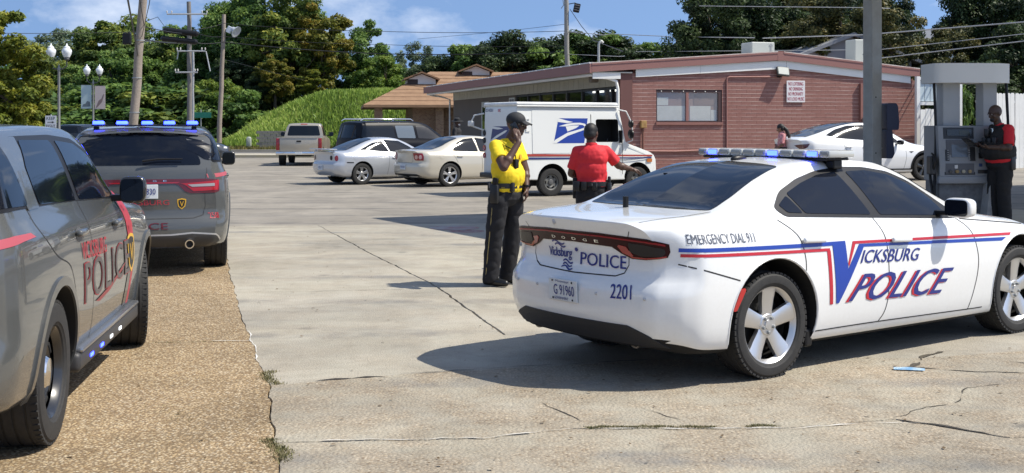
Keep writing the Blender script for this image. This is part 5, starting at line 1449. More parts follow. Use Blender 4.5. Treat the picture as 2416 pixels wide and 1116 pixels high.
    for i in range(11):
        a, b = edges[i], edges[i + 1]
        q = MB(); q.rbox(.90, 1.20, a + .003, b - .003, 1.483, 1.540, .016, 2)
        ob = q.build('lamp_module', mat('lamp_cover', (.46, .47, .45), .15, coat=.6), lbo, smooth=40)
        q = MB(); q.rbox(.893, .93, a + .016, b - .014, 1.494, 1.530, .008, 2)
        q.build('blue_lamp' if i in lit else 'lamp_lens', BLUEGLOW if i in lit else LAMPDARK, lbo, smooth=40)
    for sg in (-1, 1):
        q = MB(); q.rbox(1.0, 1.10, sg * .60 - .04, sg * .60 + .04, 1.40, 1.465, .01); q.build('light_bar_foot', BLACK, lbo)
        pts = [s.at('T', 1.01, sg * y)[0] + Vector((0, 0, .006)) for y in (.50, .56, .60, .63, .655)]
        q = MB(); q.add([p for p in pts] + [p + Vector((.085, 0, 0)) for p in pts], [(i, i + 1, i + 6, i + 5) for i in range(4)]); q.build('light_bar_strap', BLACK, lbo)
    return t
police_sedan = build_police_sedan()
# ---------------------------------------------------------------- grey police SUVs
GREYPAINT = mat('grey_paint', (.072, .075, .073), .25, coat=.8)
SEAM = mat('panel_gap', (.02, .02, .02), .8)
GREYPLASTIC = mat('dark_plastic', (.035, .035, .036), .5, bump=(300, .12))
REDPINK = mat('red_reflective_vinyl', (.36, .028, .042), .4)
DARKRED = mat('maroon_vinyl', (.22, .012, .02), .35)

def suv_shell(t):
    sp = dict(xr=-1.13, xf=3.98, W=.962, wb=3.04, wr=.387, arch=.452, WR=.655, sh=.16, ds=.04, y6=.925, inset=.02,
              bottom=[(-1.13, .34), (-.7, .30), (0, .27), (2.6, .26), (3.98, .28)],
              mid=[(-1.13, .72), (0, .76), (1.5, .70), (3.05, .75), (3.98, .66)],
              belt=[(-1.13, 1.235), (-.3, 1.25), (.8, 1.225), (2.0, 1.19), (2.5, 1.15), (3.3, 1.06), (3.98, .88)],
              top=[(-1.13, 1.655), (-.7, 1.70), (0, 1.735), (.8, 1.745), (1.3, 1.735), (1.6, 1.70), (1.9, 1.56), (2.3, 1.31), (2.5, 1.205), (2.65, 1.17), (3.3, 1.10), (3.75, 1.03), (3.98, .92)],
              rprof=[(.2, .14), (.34, .07), (.44, .0), (.60, .0), (.66, .03), (.70, .06), (.98, .055), (1.2, .07), (1.4, .15), (1.62, .27), (1.72, .31)],
              fprof=[(.2, .10), (.4, .02), (.6, 0), (.9, .05), (1.1, .1)], rcurve=.13, fcurve=.25, rblend=.55,
              rcorner=[(0, .83), (.05, .875), (.15, .94), (.4, .985), (.8, 1)])
    s = Shell(t, sp, GREYPAINT)
    wb = [(-.93, 1.30), (-.5, 1.30), (.6, 1.275), (2.12, 1.21), (2.02, 1.29), (1.80, 1.43), (1.55, 1.56), (1.25, 1.640), (.7, 1.668), (0, 1.665), (-.5, 1.655), (-.88, 1.62)]
    a = round_poly([(-.95, 1.325), (-.33, 1.31), (-.42, 1.635), (-.90, 1.605)], .03)
    b = round_poly([(-.10, 1.30), (.79, 1.27), (.63, 1.635), (-.03, 1.642), (-.14, 1.5)], .03)
    c = round_poly([(.89, 1.268), (2.03, 1.222), (1.76, 1.405), (1.50, 1.535), (1.22, 1.606), (.76, 1.632)], .03)
    s.lay('window_surround', 'R', [round_poly(wb, .05)], BLACK, .004, .05, .006, both=True)
    body_pillar = round_poly([(-.345, 1.285), (-.12, 1.285), (-.16, 1.5), (-.05, 1.66), (-.44, 1.66)], .01)
    s.lay('rear_pillar', 'R', [body_pillar], GREYPAINT, .007, .05, .004, both=True)
    s.lay('rear_side_window', 'R', [a], TINT, .008, .05, .004, both=True)
    s.lay('rear_door_window', 'R', [b], TINT, .008, .05, .004, both=True)
    s.lay('front_door_window', 'R', [c], TINT, .008, .05, .004, both=True)
    s.lay('windshield', 'T', [round_poly([(2.5, 0), (2.47, .4), (2.33, .76), (1.95, .70), (1.62, .65), (1.56, 0), (1.62, -.65), (1.95, -.70), (2.33, -.76), (2.47, -.4)], .05)], TINT, .005, .06, .006)
    rw = [(-.78, 1.275), (.78, 1.275), (.80, 1.34), (.70, 1.615), (.62, 1.655), (-.62, 1.655), (-.70, 1.615), (-.80, 1.34)]
    s.lay('rear_window', 'B', [round_poly(rw, .04)], TINT, .006, .05, .008)
    # roof spoiler
    q = MB(); pts = []
    for y in np.linspace(-.60, .60, 13):
        x = -.865 + .06 * (y / .6) ** 2; pts.append((x, y))
    vs = []; 
    for (x, y) in pts:
        z = 1.675 - .035 * (abs(y) / .6) ** 2
        vs += [(x + .28, y, z + .025), (x - .02, y, z - .004), (x - .03, y, z - .025), (x + .06, y, z - .045)]
    q.add(vs, [(i * 4 + k, (i + 1) * 4 + k, (i + 1) * 4 + k + 1, i * 4 + k + 1) for i in range(12) for k in range(3)])
    q.build('roof_spoiler', GREYPAINT, t, smooth=40)
    q = MB(); q.tube([(-1.075, .02, 1.325), (-1.06, -.15, 1.345), (-1.045, -.42, 1.345)], [.012, .011, .007], 8); q.build('rear_wiper', BLACK, t, smooth=50)
    # lamps
    s.lay('rear_lamp_band', 'B', [[(-1.13, 1.075), (-1.05, 1.105), (-.8, 1.115), (.8, 1.115), (1.05, 1.105), (1.13, 1.075), (1.12, .97), (.95, .952), (.58, .950), (.50, .975), (.42, 1.045), (.36, 1.062), (-.36, 1.062), (-.42, 1.045), (-.50, .975), (-.58, .950), (-.95, .952), (-1.12, .97)]], mat('dark_red_band', (.10, .008, .013), .2, coat=.4), .006, .05, .008)
    for sg in (-1, 1):
        s.lay('tail_lamp', 'B', [[(sg * x, z) for x, z in ((.44, 1.062), (1.12, 1.10), (1.12, 1.085), (1.06, 1.088), (1.05, .985), (.62, .972), (.50, 1.05))]], mat('suv_tail_red', (.34, .006, .011), .2, coat=.4), .010, .05, .006)
        s.lay('reverse_lamp', 'B', [[(sg * x, z) for x, z in ((.54, 1.050), (.96, 1.063), (.96, 1.030), (.60, 1.024))]], mat('dim_clear_lens', (.30, .29, .29), .15, coat=.6), .014, .05, .006)
    s.lay('red_light_strip', 'B', [[(-.44, 1.080), (.44, 1.080), (.40, 1.066), (-.40, 1.066)]], REDLENS, .010)
    for i, ch in enumerate('DODGE'):
        a_ = .25 - i * .125
        s.text('badge_letter', 'B', ch, CHROME, (a_ + .022, 1.088), (a_ - .022, 1.088), (a_ + .022, 1.104), .010, .012)
    s.lay('lower_bumper', 'B', [[(-1.16, .30), (-1.14, .40), (-.9, .465), (-.55, .49), (-.3, .47), (.3, .47), (.55, .49), (.9, .465), (1.14, .40), (1.16, .30), (.9, .22), (-.9, .22)]], GREYPLASTIC, .012, .05, .015)
    s.lay('bumper_trim', 'B', ribbon([(-1.14, .41), (-.9, .475), (-.55, .50), (-.3, .482), (.3, .482), (.55, .50), (.9, .475), (1.14, .41)], .018), SILVER, .012, .05, .006)
    for sg in (-1, 1):
        q = MB(); q.lathe([(.040, .01), (.040, 0), (.052, 0), (.056, .16)], Matrix.Translation((-1.125, sg * .50, .372)) @ Matrix.Rotation(R(90), 4, 'Y'), 28); q.build('exhaust_tip', CHROME, t, smooth=40)
        q = MB(); q.lathe([(.001, .02), (.041, .02)], Matrix.Translation((-1.125, sg * .50, .372)) @ Matrix.Rotation(R(90), 4, 'Y'), 20); q.build('exhaust_bore', DARK, t)
    # tailgate gap
    s.lay('panel_gap', 'B', ribbon([(-.86, 1.24), (-.80, 1.10), (-.79, .95), (-.80, .80), (-.76, .70), (-.60, .665), (.60, .665), (.76, .70), (.80, .80), (.79, .95), (.80, 1.10), (.86, 1.24)], .008), SEAM, .0015)
    for pts in ([(-.36, 1.30), (-.26, 1.15), (-.05, 1.02), (.26, .93), (.40, .75)], [(.83, 1.27), (.90, 1.15), (.92, .95), (.92, .55), (.88, .42)], [(2.05, 1.22), (2.15, 1.12), (2.18, .95), (2.16, .65), (2.08, .42)], [(.42, .42), (2.55, .42)], [(.40, .75), (.46, .55), (.46, .42)]):
        s.lay('panel_gap', 'R', ribbon(crom(pts, 5), .007), SEAM, .0015, .05, both=True)
    for sg, k in ((-1, 'R'), (1, 'L')):
        for x in (0, 3.04):
            ring = []
            for a_ in np.linspace(R(-8), R(188), 26):
                ring.append([(x + r_ * math.cos(a_), .397 + r_ * math.sin(a_)) for r_ in (.455, .505)])
            s.lay('wheel_arch_trim', k, [[ring[i][0], ring[i + 1][0], ring[i + 1][1], ring[i][1]] for i in range(25)], mat('grey_paint_trim', (.055, .057, .056), .3, coat=.5), .012, .2, .014)
        for x, z in ((.58, 1.09), (1.74, 1.06)):
            c_, n_ = s.at(k, x, z)
            s.lay('handle_recess_patch', k, [[(x + .10 * math.cos(q) - .0, z - .01 + .042 * math.sin(q)) for q in np.linspace(0, 6.28, 17)[:-1]]], mat('grey_paint_recess', (.09, .09, .09), .4), .0012)
            q = MB(); q.rbox(-.12, .12, -.02, .02, -.02, .02, .016, 3); h = q.build('door_handle', GREYPAINT, t, smooth=50); h.location = c_ + n_ * .026
        q = MB()
        y0, y1 = sorted((sg * .80, sg * .975))
        q.rbox(.46, 2.52, y0, y1, .285, .40, .03, 3); q.build('side_sill', GREYPLASTIC, t, smooth=40)
        q = MB(); y0, y1 = sorted((sg * .93, sg * .985)); q.rbox(.50, 2.48, y0, y1, .395, .425, .012, 2); q.build('sill_step', mat('step_bright', (.35, .36, .38), .25, metal=.8), t, smooth=40)
        for i in range(4):
            for j in range(3):
                q = MB(); y0, y1 = sorted((sg * .972, sg * .980)); x = .75 + i * .32 + j * .03; q.box(x, x + .018, y0, y1, .325, .345)
                q.build('sill_lamp', BLUEGLOW if i < 2 else mat('white_led', (.9, .9, .9), .3, emit=((.9, .95, 1), 1.2)), t)
        mirror_part(t, (1.94, sg * 1.03, 1.275), sg, mat('black_gloss', (.012, .012, .013), .25, coat=.5), (.14, .18, .19))
    four_wheels(t, sp, ('steel', 10, CHROME), .27, .245, mat('black_wheel', (.015, .015, .016), .3, coat=.5), steer=R(13))
    # lettering on both flanks, all of it dark red
    for k in 'R':
        s.text('side_city_lettering', k, 'VICKSBURG', REDPINK, (.60, .925), (1.36, .895), (.60, 1.03), .004, .03)
        s.text('side_police_outline', k, 'POLICE', REDPINK, (.64, .655), (2.20, .665), (.64, .905), .0035, .034, 1.05)
        s.text('side_police_lettering', k, 'POLICE', mat('dark_grey_vinyl', (.07, .06, .06), .35), (.65, .66), (2.19, .67), (.65, .90), .005, .014, 1.05)
        s.lay('swoosh_stripe', k, [[(2.12, .45), (2.20, .45), (2.36, .72), (2.40, 1.0), (2.30, 1.20), (2.10, 1.26), (2.05, 1.26), (2.25, 1.12), (2.32, .95), (2.28, .72)]], REDPINK, .004)
        s.lay('swoosh_panel', k, [[(1.98, .45), (2.12, .45), (2.28, .72), (2.32, .95), (2.25, 1.12), (2.05, 1.26), (1.95, 1.26), (2.12, 1.1), (2.2, .9), (2.14, .68)]], mat('black_vinyl_panel', (.035, .03, .03), .3, coat=.5), .0036)
        sh = [(2.27, .655), (2.37, .72), (2.40, .83), (2.40, .925), (2.27, .945), (2.14, .925), (2.14, .83), (2.17, .72)]
        s.lay('shield_badge', k, [round_poly(sh, .03)], YELLOWV, .0055)
        s.lay('shield_field', k, [round_poly([(2.27 + (x - 2.27) * .8, .81 + (z - .81) * .82) for x, z in sh], .03)], BLACKV, .0065)
        s.text('shield_letter', k, 'V', YELLOWV, (2.21, .745), (2.33, .745), (2.21, .87), .0075, .02)
        s.lay('flank_wave', k, [[(.98, .63), (1.4, .665), (1.9, .74), (2.1, .775), (1.9, .72), (1.4, .635), (1.1, .615)]], DARKRED, .0055)
        s.text('quarter_lettering', k, 'GO CITY', REDPINK, (-.98, 1.095), (-.32, 1.135), (-.98, 1.19), .004, .04) if False else None
        s.lay('quarter_stripe', k, [[(-1.0, 1.125), (-.6, 1.15), (-.40, 1.155), (-.46, 1.18), (-.7, 1.185), (-1.0, 1.17)]], mat('faded_red_vinyl', (.36, .07, .09), .5), .004)
    return s

def build_suv_a():
    t = empty('police_suv', (-3.41, 6.43, 0), R(98.2), 'grey police SUV in the near corner with black wheel and red side lettering', 'police SUV', 'grey police SUVs')
    global SUV_SP, SUV_BVH
    s = suv_shell(t); SUV_SP, SUV_BVH = s.sp, s.bvh
    return t
suv_a = build_suv_a()

def build_suv_b():
    t = copy_tree(suv_a)
    t.location = (-4.46, 14.77, 0); t.rotation_euler = (0, 0, R(105))
    t['label'] = 'grey police SUV seen from behind with a row of lit blue lamps on its roof'
    s = SUV_SHELL_B(t)
    # plate and rear lettering
    c, n_ = s.at('P', .0, .975)
    pm = Matrix.Translation(c + Vector((-.012, 0, 0)))
    q = MB(); q.rbox(-.004, .006, -.152, .152, -.08, .08, .003, 1, pm); pl = q.build('license_plate', PLATE, t)
    fr = lambda a, b, z: pm @ Vector((-.0075 - z, -a, b))
    flat_text('plate_number', 'G 91830', NAVY, pl, fr, (-.12, -.034), (.125, -.034), (-.12, .036), .01)
    flat_text('plate_kind', 'GOVERNMENT', NAVY, pl, fr, (-.09, -.068), (.06, -.068), (-.09, -.050), .01)
    s.text('rear_city_lettering', 'B', 'VICKSBURG', REDPINK, (.34, .822), (-.30, .822), (.34, .878), .004, .03)
    s.text('rear_police_lettering', 'B', 'POLICE', mat('maroon_dark_vinyl', (.10, .01, .016), .35), (.34, .545), (-.265, .545), (.34, .620), .004, .035)
    s.text('unit_number', 'B', '2500', REDPINK, (-.84, .655), (-1.06, .655), (-.84, .725), .004, .03)
    sh = [(0, -.062), (.045, -.03), (.058, .02), (.058, .055), (0, .065), (-.058, .055), (-.058, .02), (-.045, -.03)]
    s.lay('shield_badge', 'B', [[(-.46 + a, .83 + b) for a, b in sh]], YELLOWV, .004)
    s.lay('shield_field', 'B', [[(-.46 + a * .75, .83 + b * .78) for a, b in sh]], BLACKV, .005)
    s.text('shield_letter', 'B', 'V', YELLOWV, (-.435, .80), (-.485, .80), (-.435, .86), .006, .02)
    lb = MB(); lb.rbox(-.66, -.44, -.60, .60, 1.722, 1.738, .006); lbo = lb.build('light_bar', BLACK, t, smooth=40)
    for sg in (-1, 1):
        q = MB(); q.rbox(-.60, -.50, sg * .55 - .03, sg * .55 + .03, 1.66, 1.72, .008); q.build('light_bar_foot', BLACK, lbo)
    for i, y in enumerate((.52, .26, -.02, -.27, -.53)):
        q = MB(); q.rbox(-.70, -.62, y - .062, y + .062, 1.742, 1.780, .010, 2); q.build('blue_lamp', BLUEGLOW, lbo, smooth=40)
        q = MB(); q.rbox(-.66, -.44, y - .070, y + .070, 1.739, 1.765, .010, 2); q.build('lamp_module', LAMPDARK, lbo, smooth=40)
    return t
class SUV_SHELL_B(Shell):
    def __init__(s, t):
        s.parent = t; s.sp = SUV_SP; s.bvh = SUV_BVH

suv_b = build_suv_b()
# ---------------------------------------------------------------- parked cars
def generic_car(name, loc, ang, label, paint, sp, cat='car', group=None, wheels=('alloy', 5, .05, .06), rim=.21, tyre_w=.2, windows=(), rear_glass=None, front_glass=None, glass=None, rim_m=None, seams=(), handles=(), mirrors=None, mirror_m=None):
    t = empty(name, loc, R(ang), label, cat, group)
    s = Shell(t, sp, paint)
    g = glass or GLASSY
    for nm, P in windows:
        s.lay(nm, 'R', [round_poly(P, .03)], g, .012, .024, .010, both=True)
    if rear_glass: s.lay('rear_window', 'T', [round_poly(rear_glass, .04)], g, .010, .05, .008)
    if front_glass: s.lay('windshield', 'T', [round_poly(front_glass, .04)], g, .010, .05, .008)
    for pts in seams:
        s.lay('panel_gap', 'R', ribbon(crom(pts, 4), .008), SEAM, .0015, .08, both=True)
    for x, z in handles:
        for k in 'RL':
            c, n_ = s.at(k, x, z); q = MB(); q.rbox(-.10, .10, -.015, .015, -.015, .015, .012, 2); h = q.build('door_handle', paint, t, smooth=50); h.location = c + n_ * .02
    if mirrors:
        for sg in (-1, 1):
            mirror_part(t, (mirrors[0], sg * mirrors[1], mirrors[2]), sg, mirror_m or paint, (.12, .20, .13))
    four_wheels(t, sp, wheels, tyre_w, rim, rim_m or SILVER)
    return t, s

def plate_on(t, s, y, z, txt, m=PLATE, size=(.15, .075), kind='P'):
    c, n_ = s.at(kind, y, z); pm = Matrix.Translation(c + Vector((-.01, 0, 0)))
    q = MB(); q.rbox(-.004, .006, -size[0], size[0], -size[1], size[1], .003, 1, pm); pl = q.build('license_plate', m, t)
    flat_text('plate_number', txt, NAVY, pl, lambda a, b, zz: pm @ Vector((-.0075 - zz, -a, b)), (-.11, -.03), (.11, -.03), (-.11, .032), .01)

CHAMP = mat('champagne_paint', (.56, .52, .43), .28, metal=.25, coat=.9)
SILV = mat('silver_paint', (.50, .52, .55), .28, metal=.45, coat=.9)
TAN = mat('pewter_paint', (.40, .36, .29), .32, metal=.3, coat=.7)
NIGHT = mat('midnight_paint', (.005, .006, .010), .38, spec=.15)
PEARL = mat('pearl_white_paint', (.80, .81, .82), .22, coat=.9)
DKGREY = mat('gunmetal_paint', (.05, .055, .065), .25, metal=.3, coat=.9)

sp = dict(xr=-1.05, xf=3.85, W=.892, wb=2.85, wr=.335, arch=.385, WR=.49, sh=.13, ds=.06, inset=.02,
          bottom=[(-1.05, .27), (-.6, .22), (.4, .18), (2.5, .18), (3.85, .22)], mid=[(-1.05, .60), (1.5, .60), (3.85, .55)],
          belt=[(-1.05, .98), (-.4, 1.0), (.4, .99), (1.5, .96), (2.3, .93), (3.2, .83), (3.85, .66)],
          top=[(-1.05, 1.03), (-.75, 1.06), (-.5, 1.065), (-.2, 1.15), (.2, 1.32), (.6, 1.425), (1.0, 1.455), (1.35, 1.44), (1.7, 1.36), (2.2, 1.10), (2.4, 1.01), (3.2, .90), (3.85, .70)],
          rprof=[(.2, .14), (.35, .03), (.45, 0), (.62, 0), (.68, .05), (.95, .03), (1.03, 0)], fprof=[(.2, .08), (.5, 0), (.8, .12)])
malibu, ms = generic_car('parked_sedan', (-2.26, 35.22, 0), 35, 'champagne sedan parked beside the mail truck, with round tail lamps', CHAMP, sp, group='parked cars',
    wheels=('alloy', 5, .035, .04, 0, .14), rim=.235, windows=[('rear_door_window', [(.12, 1.03), (.2, 1.01), (1.0, .985), (.93, 1.375), (.60, 1.34), (.35, 1.24)]), ('front_door_window', [(1.06, .985), (2.05, .95), (1.75, 1.18), (1.45, 1.33), (1.0, 1.38)])],
    rear_glass=[(-.52, 0), (-.46, .55), (-.2, .58), (.45, .50), (.52, 0), (.45, -.50), (-.2, -.58), (-.46, -.55)], front_glass=[(2.36, 0), (2.2, .62), (1.5, .50), (1.44, 0), (1.5, -.50), (2.2, -.62)],
    seams=[[(.02, 1.0), (.15, .85), (.25, .68)], [(1.03, .98), (1.08, .8), (1.08, .4), (1.03, .25)], [(2.1, .94), (2.2, .7), (2.15, .25)], [(.4, .25), (2.3, .25)]], handles=[(.32, .86), (1.32, .84)], mirrors=(1.85, .98, 1.02))
for sg in (-1, 1):
    ms.lay('tail_lamp', 'B', [[(sg * a, b) for a, b in round_poly([(.50, .965), (1.02, .955), (1.12, .87), (1.10, .75), (.62, .75), (.54, .80)], .03)]], mat('tail_lamp_red', (.26, .008, .012), .2, coat=.6), .008, .08, .008)
    for a in (.68, .90):
        ms.lay('round_lamp', 'B', [[(sg * (a + .085 * math.cos(q)), .845 + .06 * math.sin(q)) for q in np.linspace(0, 6.28, 17)[:-1]]], mat('pale_lamp', (.6, .35, .3), .2, coat=1), .014, .08, .005)
ms.lay('lower_bumper', 'B', [[(-.9, .2), (-.95, .30), (-.7, .36), (.7, .36), (.95, .30), (.9, .2)]], BLACK, .01, .08, .01)
ms.lay('panel_gap', 'B', ribbon([(-.48, 1.0), (-.47, .72), (-.40, .68), (.40, .68), (.47, .72), (.48, 1.0)], .008), SEAM, .0015)
ms.lay('fuel_door', 'R', [[(-.28 + .075 * math.cos(q), .86 + .075 * math.sin(q)) for q in np.linspace(0, 6.28, 17)[:-1]]], CHAMP, .004, .08, .004)
plate_on(malibu, ms, .0, .56, 'MLB 804')

sp = dict(xr=-.95, xf=3.58, W=.862, wb=2.63, wr=.315, arch=.365, WR=.46, sh=.13, ds=.06, inset=.02,
          bottom=[(-.95, .27), (-.6, .22), (.4, .18), (2.3, .18), (3.58, .22)], mid=[(-.95, .56), (1.5, .56), (3.58, .52)],
          belt=[(-.95, .92), (-.4, .94), (.4, .94), (1.3, .92), (2.1, .88), (3.0, .79), (3.58, .62)],
          top=[(-.95, .97), (-.7, .995), (-.45, 1.01), (-.1, 1.15), (.3, 1.30), (.7, 1.385), (1.0, 1.40), (1.3, 1.375), (1.6, 1.29), (2.1, 1.03), (2.3, .95), (3.0, .85), (3.58, .66)],
          rprof=[(.2, .14), (.35, .03), (.45, 0), (.60, 0), (.66, .05), (.9, .04), (.97, 0)], fprof=[(.2, .08), (.5, 0), (.8, .12)])
cobalt, cs = generic_car('parked_coupe', (-4.92, 36.45, 0), 36, 'silver two-door coupe with a small trunk spoiler parked between sedan and dark SUV', SILV, sp, group='parked cars',
    wheels=('alloy', 5, .05, .06, 0, .11), rim=.205, windows=[('quarter_window', [(-.02, 1.02), (.95, .955), (.78, 1.27), (.45, 1.22)]), ('front_door_window', [(1.0, .955), (2.0, .91), (1.68, 1.12), (1.38, 1.27), (.86, 1.31)])],
    rear_glass=[(-.47, 0), (-.40, .50), (-.1, .53), (.5, .47), (.58, 0), (.5, -.47), (-.1, -.53), (-.40, -.50)], front_glass=[(2.26, 0), (2.1, .6), (1.42, .48), (1.36, 0), (1.42, -.48), (2.1, -.6)],
    seams=[[(.85, .94), (.92, .75), (.85, .28)], [(2.0, .88), (2.08, .65), (2.0, .28)]], handles=[(1.12, .78)], mirrors=(1.78, .95, .96))
for sg in (-1, 1):
    cs.lay('tail_lamp', 'B', [[(sg * (.90 + .11 * math.cos(q)), .78 + .085 * math.sin(q)) for q in np.linspace(0, 6.28, 19)[:-1]]], mat('tail_lamp_red', (.26, .008, .012), .2, coat=.6), .008, .08, .008)
    cs.lay('tail_lamp', 'B', [[(sg * (.58 + .07 * math.cos(q)), .79 + .07 * math.sin(q)) for q in np.linspace(0, 6.28, 19)[:-1]]], mat('smoked_lens'), .008, .08, .008)
    q = MB(); q.rbox(-.86, -.78, sg * .55 - .03, sg * .55 + .03, .95, 1.03, .01); q.build('spoiler_post', SILV, cobalt)
q = MB(); q.rbox(-1.0, -.74, -.66, .66, 1.025, 1.055, .014); q.build('spoiler', SILV, cobalt, smooth=40)
cs.lay('side_marker', 'R', [[(-.52, .67), (-.30, .665), (-.30, .635), (-.52, .64)]], BLACK, .004, both=True)
cs.lay('fuel_door', 'R', [[(-.22 + .075 * math.cos(q), .80 + .075 * math.sin(q)) for q in np.linspace(0, 6.28, 17)[:-1]]], SILV, .004, .08, .004)
plate_on(cobalt, cs, .0, .50, 'CKB 217')

# white electric crossover
sp = dict(xr=-.98, xf=3.77, W=.955, wb=2.89, wr=.352, arch=.41, WR=.50, sh=.16, ds=.06, inset=.03,
          bottom=[(-.98, .33), (-.6, .26), (.4, .20), (2.5, .20), (3.77, .24)], mid=[(-.98, .68), (1.5, .66), (3.77, .58)],
          belt=[(-.98, 1.10), (-.4, 1.14), (.4, 1.11), (1.3, 1.05), (2.1, .99), (3.0, .90), (3.77, .68)],
          top=[(-.98, 1.14), (-.75, 1.20), (-.4, 1.30), (0, 1.44), (.5, 1.56), (1.0, 1.61), (1.35, 1.605), (1.7, 1.53), (2.2, 1.27), (2.5, 1.08), (2.75, 1.01), (3.2, .95), (3.6, .84), (3.77, .74)],
          rprof=[(.2, .16), (.4, .03), (.55, 0), (.75, .02), (.85, .07), (1.05, .05), (1.14, 0)], fprof=[(.2, .08), (.5, 0), (.8, .12)], fcurve=.38)
tesla, ts = generic_car('parked_crossover', (8.39, 33.42, .23), 18, 'white electric crossover parked in front of the red brick wall', PEARL, sp, group='parked cars',
    wheels=('alloy', 5, .07, .10), rim=.245, rim_m=mat('black_wheel'), windows=[('side_window', [(-.15, 1.25), (.1, 1.18), (1.0, 1.12), (2.15, 1.03), (1.9, 1.25), (1.55, 1.44), (1.1, 1.52), (.6, 1.50), (.2, 1.40)])],
    rear_glass=[(-.72, 0), (-.66, .60), (-.2, .60), (.8, .52), (1.5, .48), (1.5, -.48), (.8, -.52), (-.2, -.60), (-.66, -.60)], front_glass=[(2.55, 0), (2.4, .68), (1.62, .50), (1.56, 0), (1.62, -.50), (2.4, -.68)],
    seams=[[(.2, 1.13), (.35, .9), (.4, .75)], [(1.15, 1.1), (1.2, .8), (1.15, .3)], [(2.2, 1.0), (2.28, .7), (2.2, .3)]], handles=[(.45, .93), (1.45, .90)], mirrors=(2.0, 1.05, 1.05), mirror_m=BLACK)
for sg in (-1, 1):
    ts.lay('tail_lamp', 'B', [[(sg * a, b) for a, b in round_poly([(.45, .97), (.75, 1.0), (1.35, 1.02), (1.2, .93), (.95, .88), (.70, .88)], .02)]], mat('tail_lamp_dark', (.10, .015, .02), .15, coat=1), .008, .08, .008)
for sg, k in ((-1, 'R'), (1, 'L')):
    for x in (0, 2.89):
        ring = [[(x + r_ * math.cos(a_), .362 + r_ * math.sin(a_)) for r_ in (.412, .465)] for a_ in np.linspace(R(-8), R(188), 22)]
        ts.lay('wheel_arch_trim', k, [[ring[i][0], ring[i + 1][0], ring[i + 1][1], ring[i][1]] for i in range(21)], BLACK, .008, .2, .01)
    ts.lay('side_sill', k, [[(.42, .20), (2.45, .20), (2.45, .33), (.42, .33)]], BLACK, .006, .1, .008)
    ts.lay('camera_badge', k, [[(2.36, .80), (2.52, .80), (2.44, .76)]], BLACK, .006)
ts.lay('lower_bumper', 'B', [[(-1.0, .28), (-.95, .42), (-.6, .48), (.6, .48), (.95, .42), (1.0, .28)]], BLACK, .01, .08, .01)

# big dark SUV
sp = dict(xr=-1.2, xf=3.95, W=.99, wb=2.97, wr=.39, arch=.45, WR=.68, sh=.16, ds=.07, inset=.02, y6=.93,
          bottom=[(-1.2, .42), (0, .36), (3.95, .38)], mid=[(-1.2, .80), (3.95, .78)],
          belt=[(-1.2, 1.28), (1.0, 1.27), (2.2, 1.22), (3.2, 1.13), (3.95, .95)],
          top=[(-1.2, 1.86), (-.7, 1.90), (.8, 1.91), (1.3, 1.88), (1.6, 1.80), (2.0, 1.55), (2.4, 1.28), (2.7, 1.22), (3.5, 1.15), (3.95, 1.02)],
          rprof=[(.2, .1), (.45, 0), (.65, 0), (.72, .06), (1.28, .08), (1.8, .24), (1.9, .26)], fprof=[(.2, .06), (.6, 0), (1.1, .1)], fcurve=.2)
bigsuv, bs = generic_car('parked_suv', (-4.6, 40.5, 0), 36, 'large dark blue SUV parked behind the silver coupe, its windows partly open', NIGHT, sp, 'SUV', 'parked cars',
    wheels=('alloy', 6, .05, .06), rim=.23, windows=[('rear_side_window', [(-.95, 1.36), (.28, 1.34), (.22, 1.74), (-.88, 1.72)])],
    front_glass=[(2.4, 0), (2.25, .74), (1.6, .66), (1.55, 0), (1.6, -.66), (2.25, -.74)], mirrors=(2.05, 1.1, 1.32))
bs.lay('rear_window', 'B', [round_poly([(-.80, 1.34), (.80, 1.34), (.72, 1.76), (-.72, 1.76)], .05)], GLASSY, .006, .08, .006)
PALEG = mat('light_window', (.10, .125, .15), .1, coat=1)
bs.lay('rear_door_window', 'R', [round_poly([(.36, 1.335), (1.05, 1.32), (1.0, 1.74), (.30, 1.74)], .04)], PALEG, .006, .08, .006, both=True)
bs.lay('front_door_window', 'R', [round_poly([(1.15, 1.32), (2.1, 1.28), (1.85, 1.48), (1.6, 1.66), (1.4, 1.735), (1.1, 1.74)], .04)], mat('open_window_dark', (.02, .02, .022), .3), .006, .08, .006, both=True)
for sg in (-1, 1):
    bs.lay('tail_lamp', 'B', [[(sg * a, b) for a, b in round_poly([(.86, 1.18), (1.25, 1.18), (1.30, .98), (.92, .98)], .02)]], mat('tail_lamp_red', (.26, .008, .012), .2, coat=.6), .008, .08, .008)
    bs.lay('reverse_lamp', 'B', [[(sg * a, b) for a, b in round_poly([(.90, .97), (1.28, .97), (1.26, .91), (.93, .91)], .02)]], CLEAR, .008, .08, .008)
    q = MB(); q.tube([(-.9, sg * .66, 1.90), (-.8, sg * .66, 1.96), (1.0, sg * .64, 1.96), (1.1, sg * .64, 1.90)], .02, 8); q.build('roof_rail', CHROME, bigsuv, smooth=50)

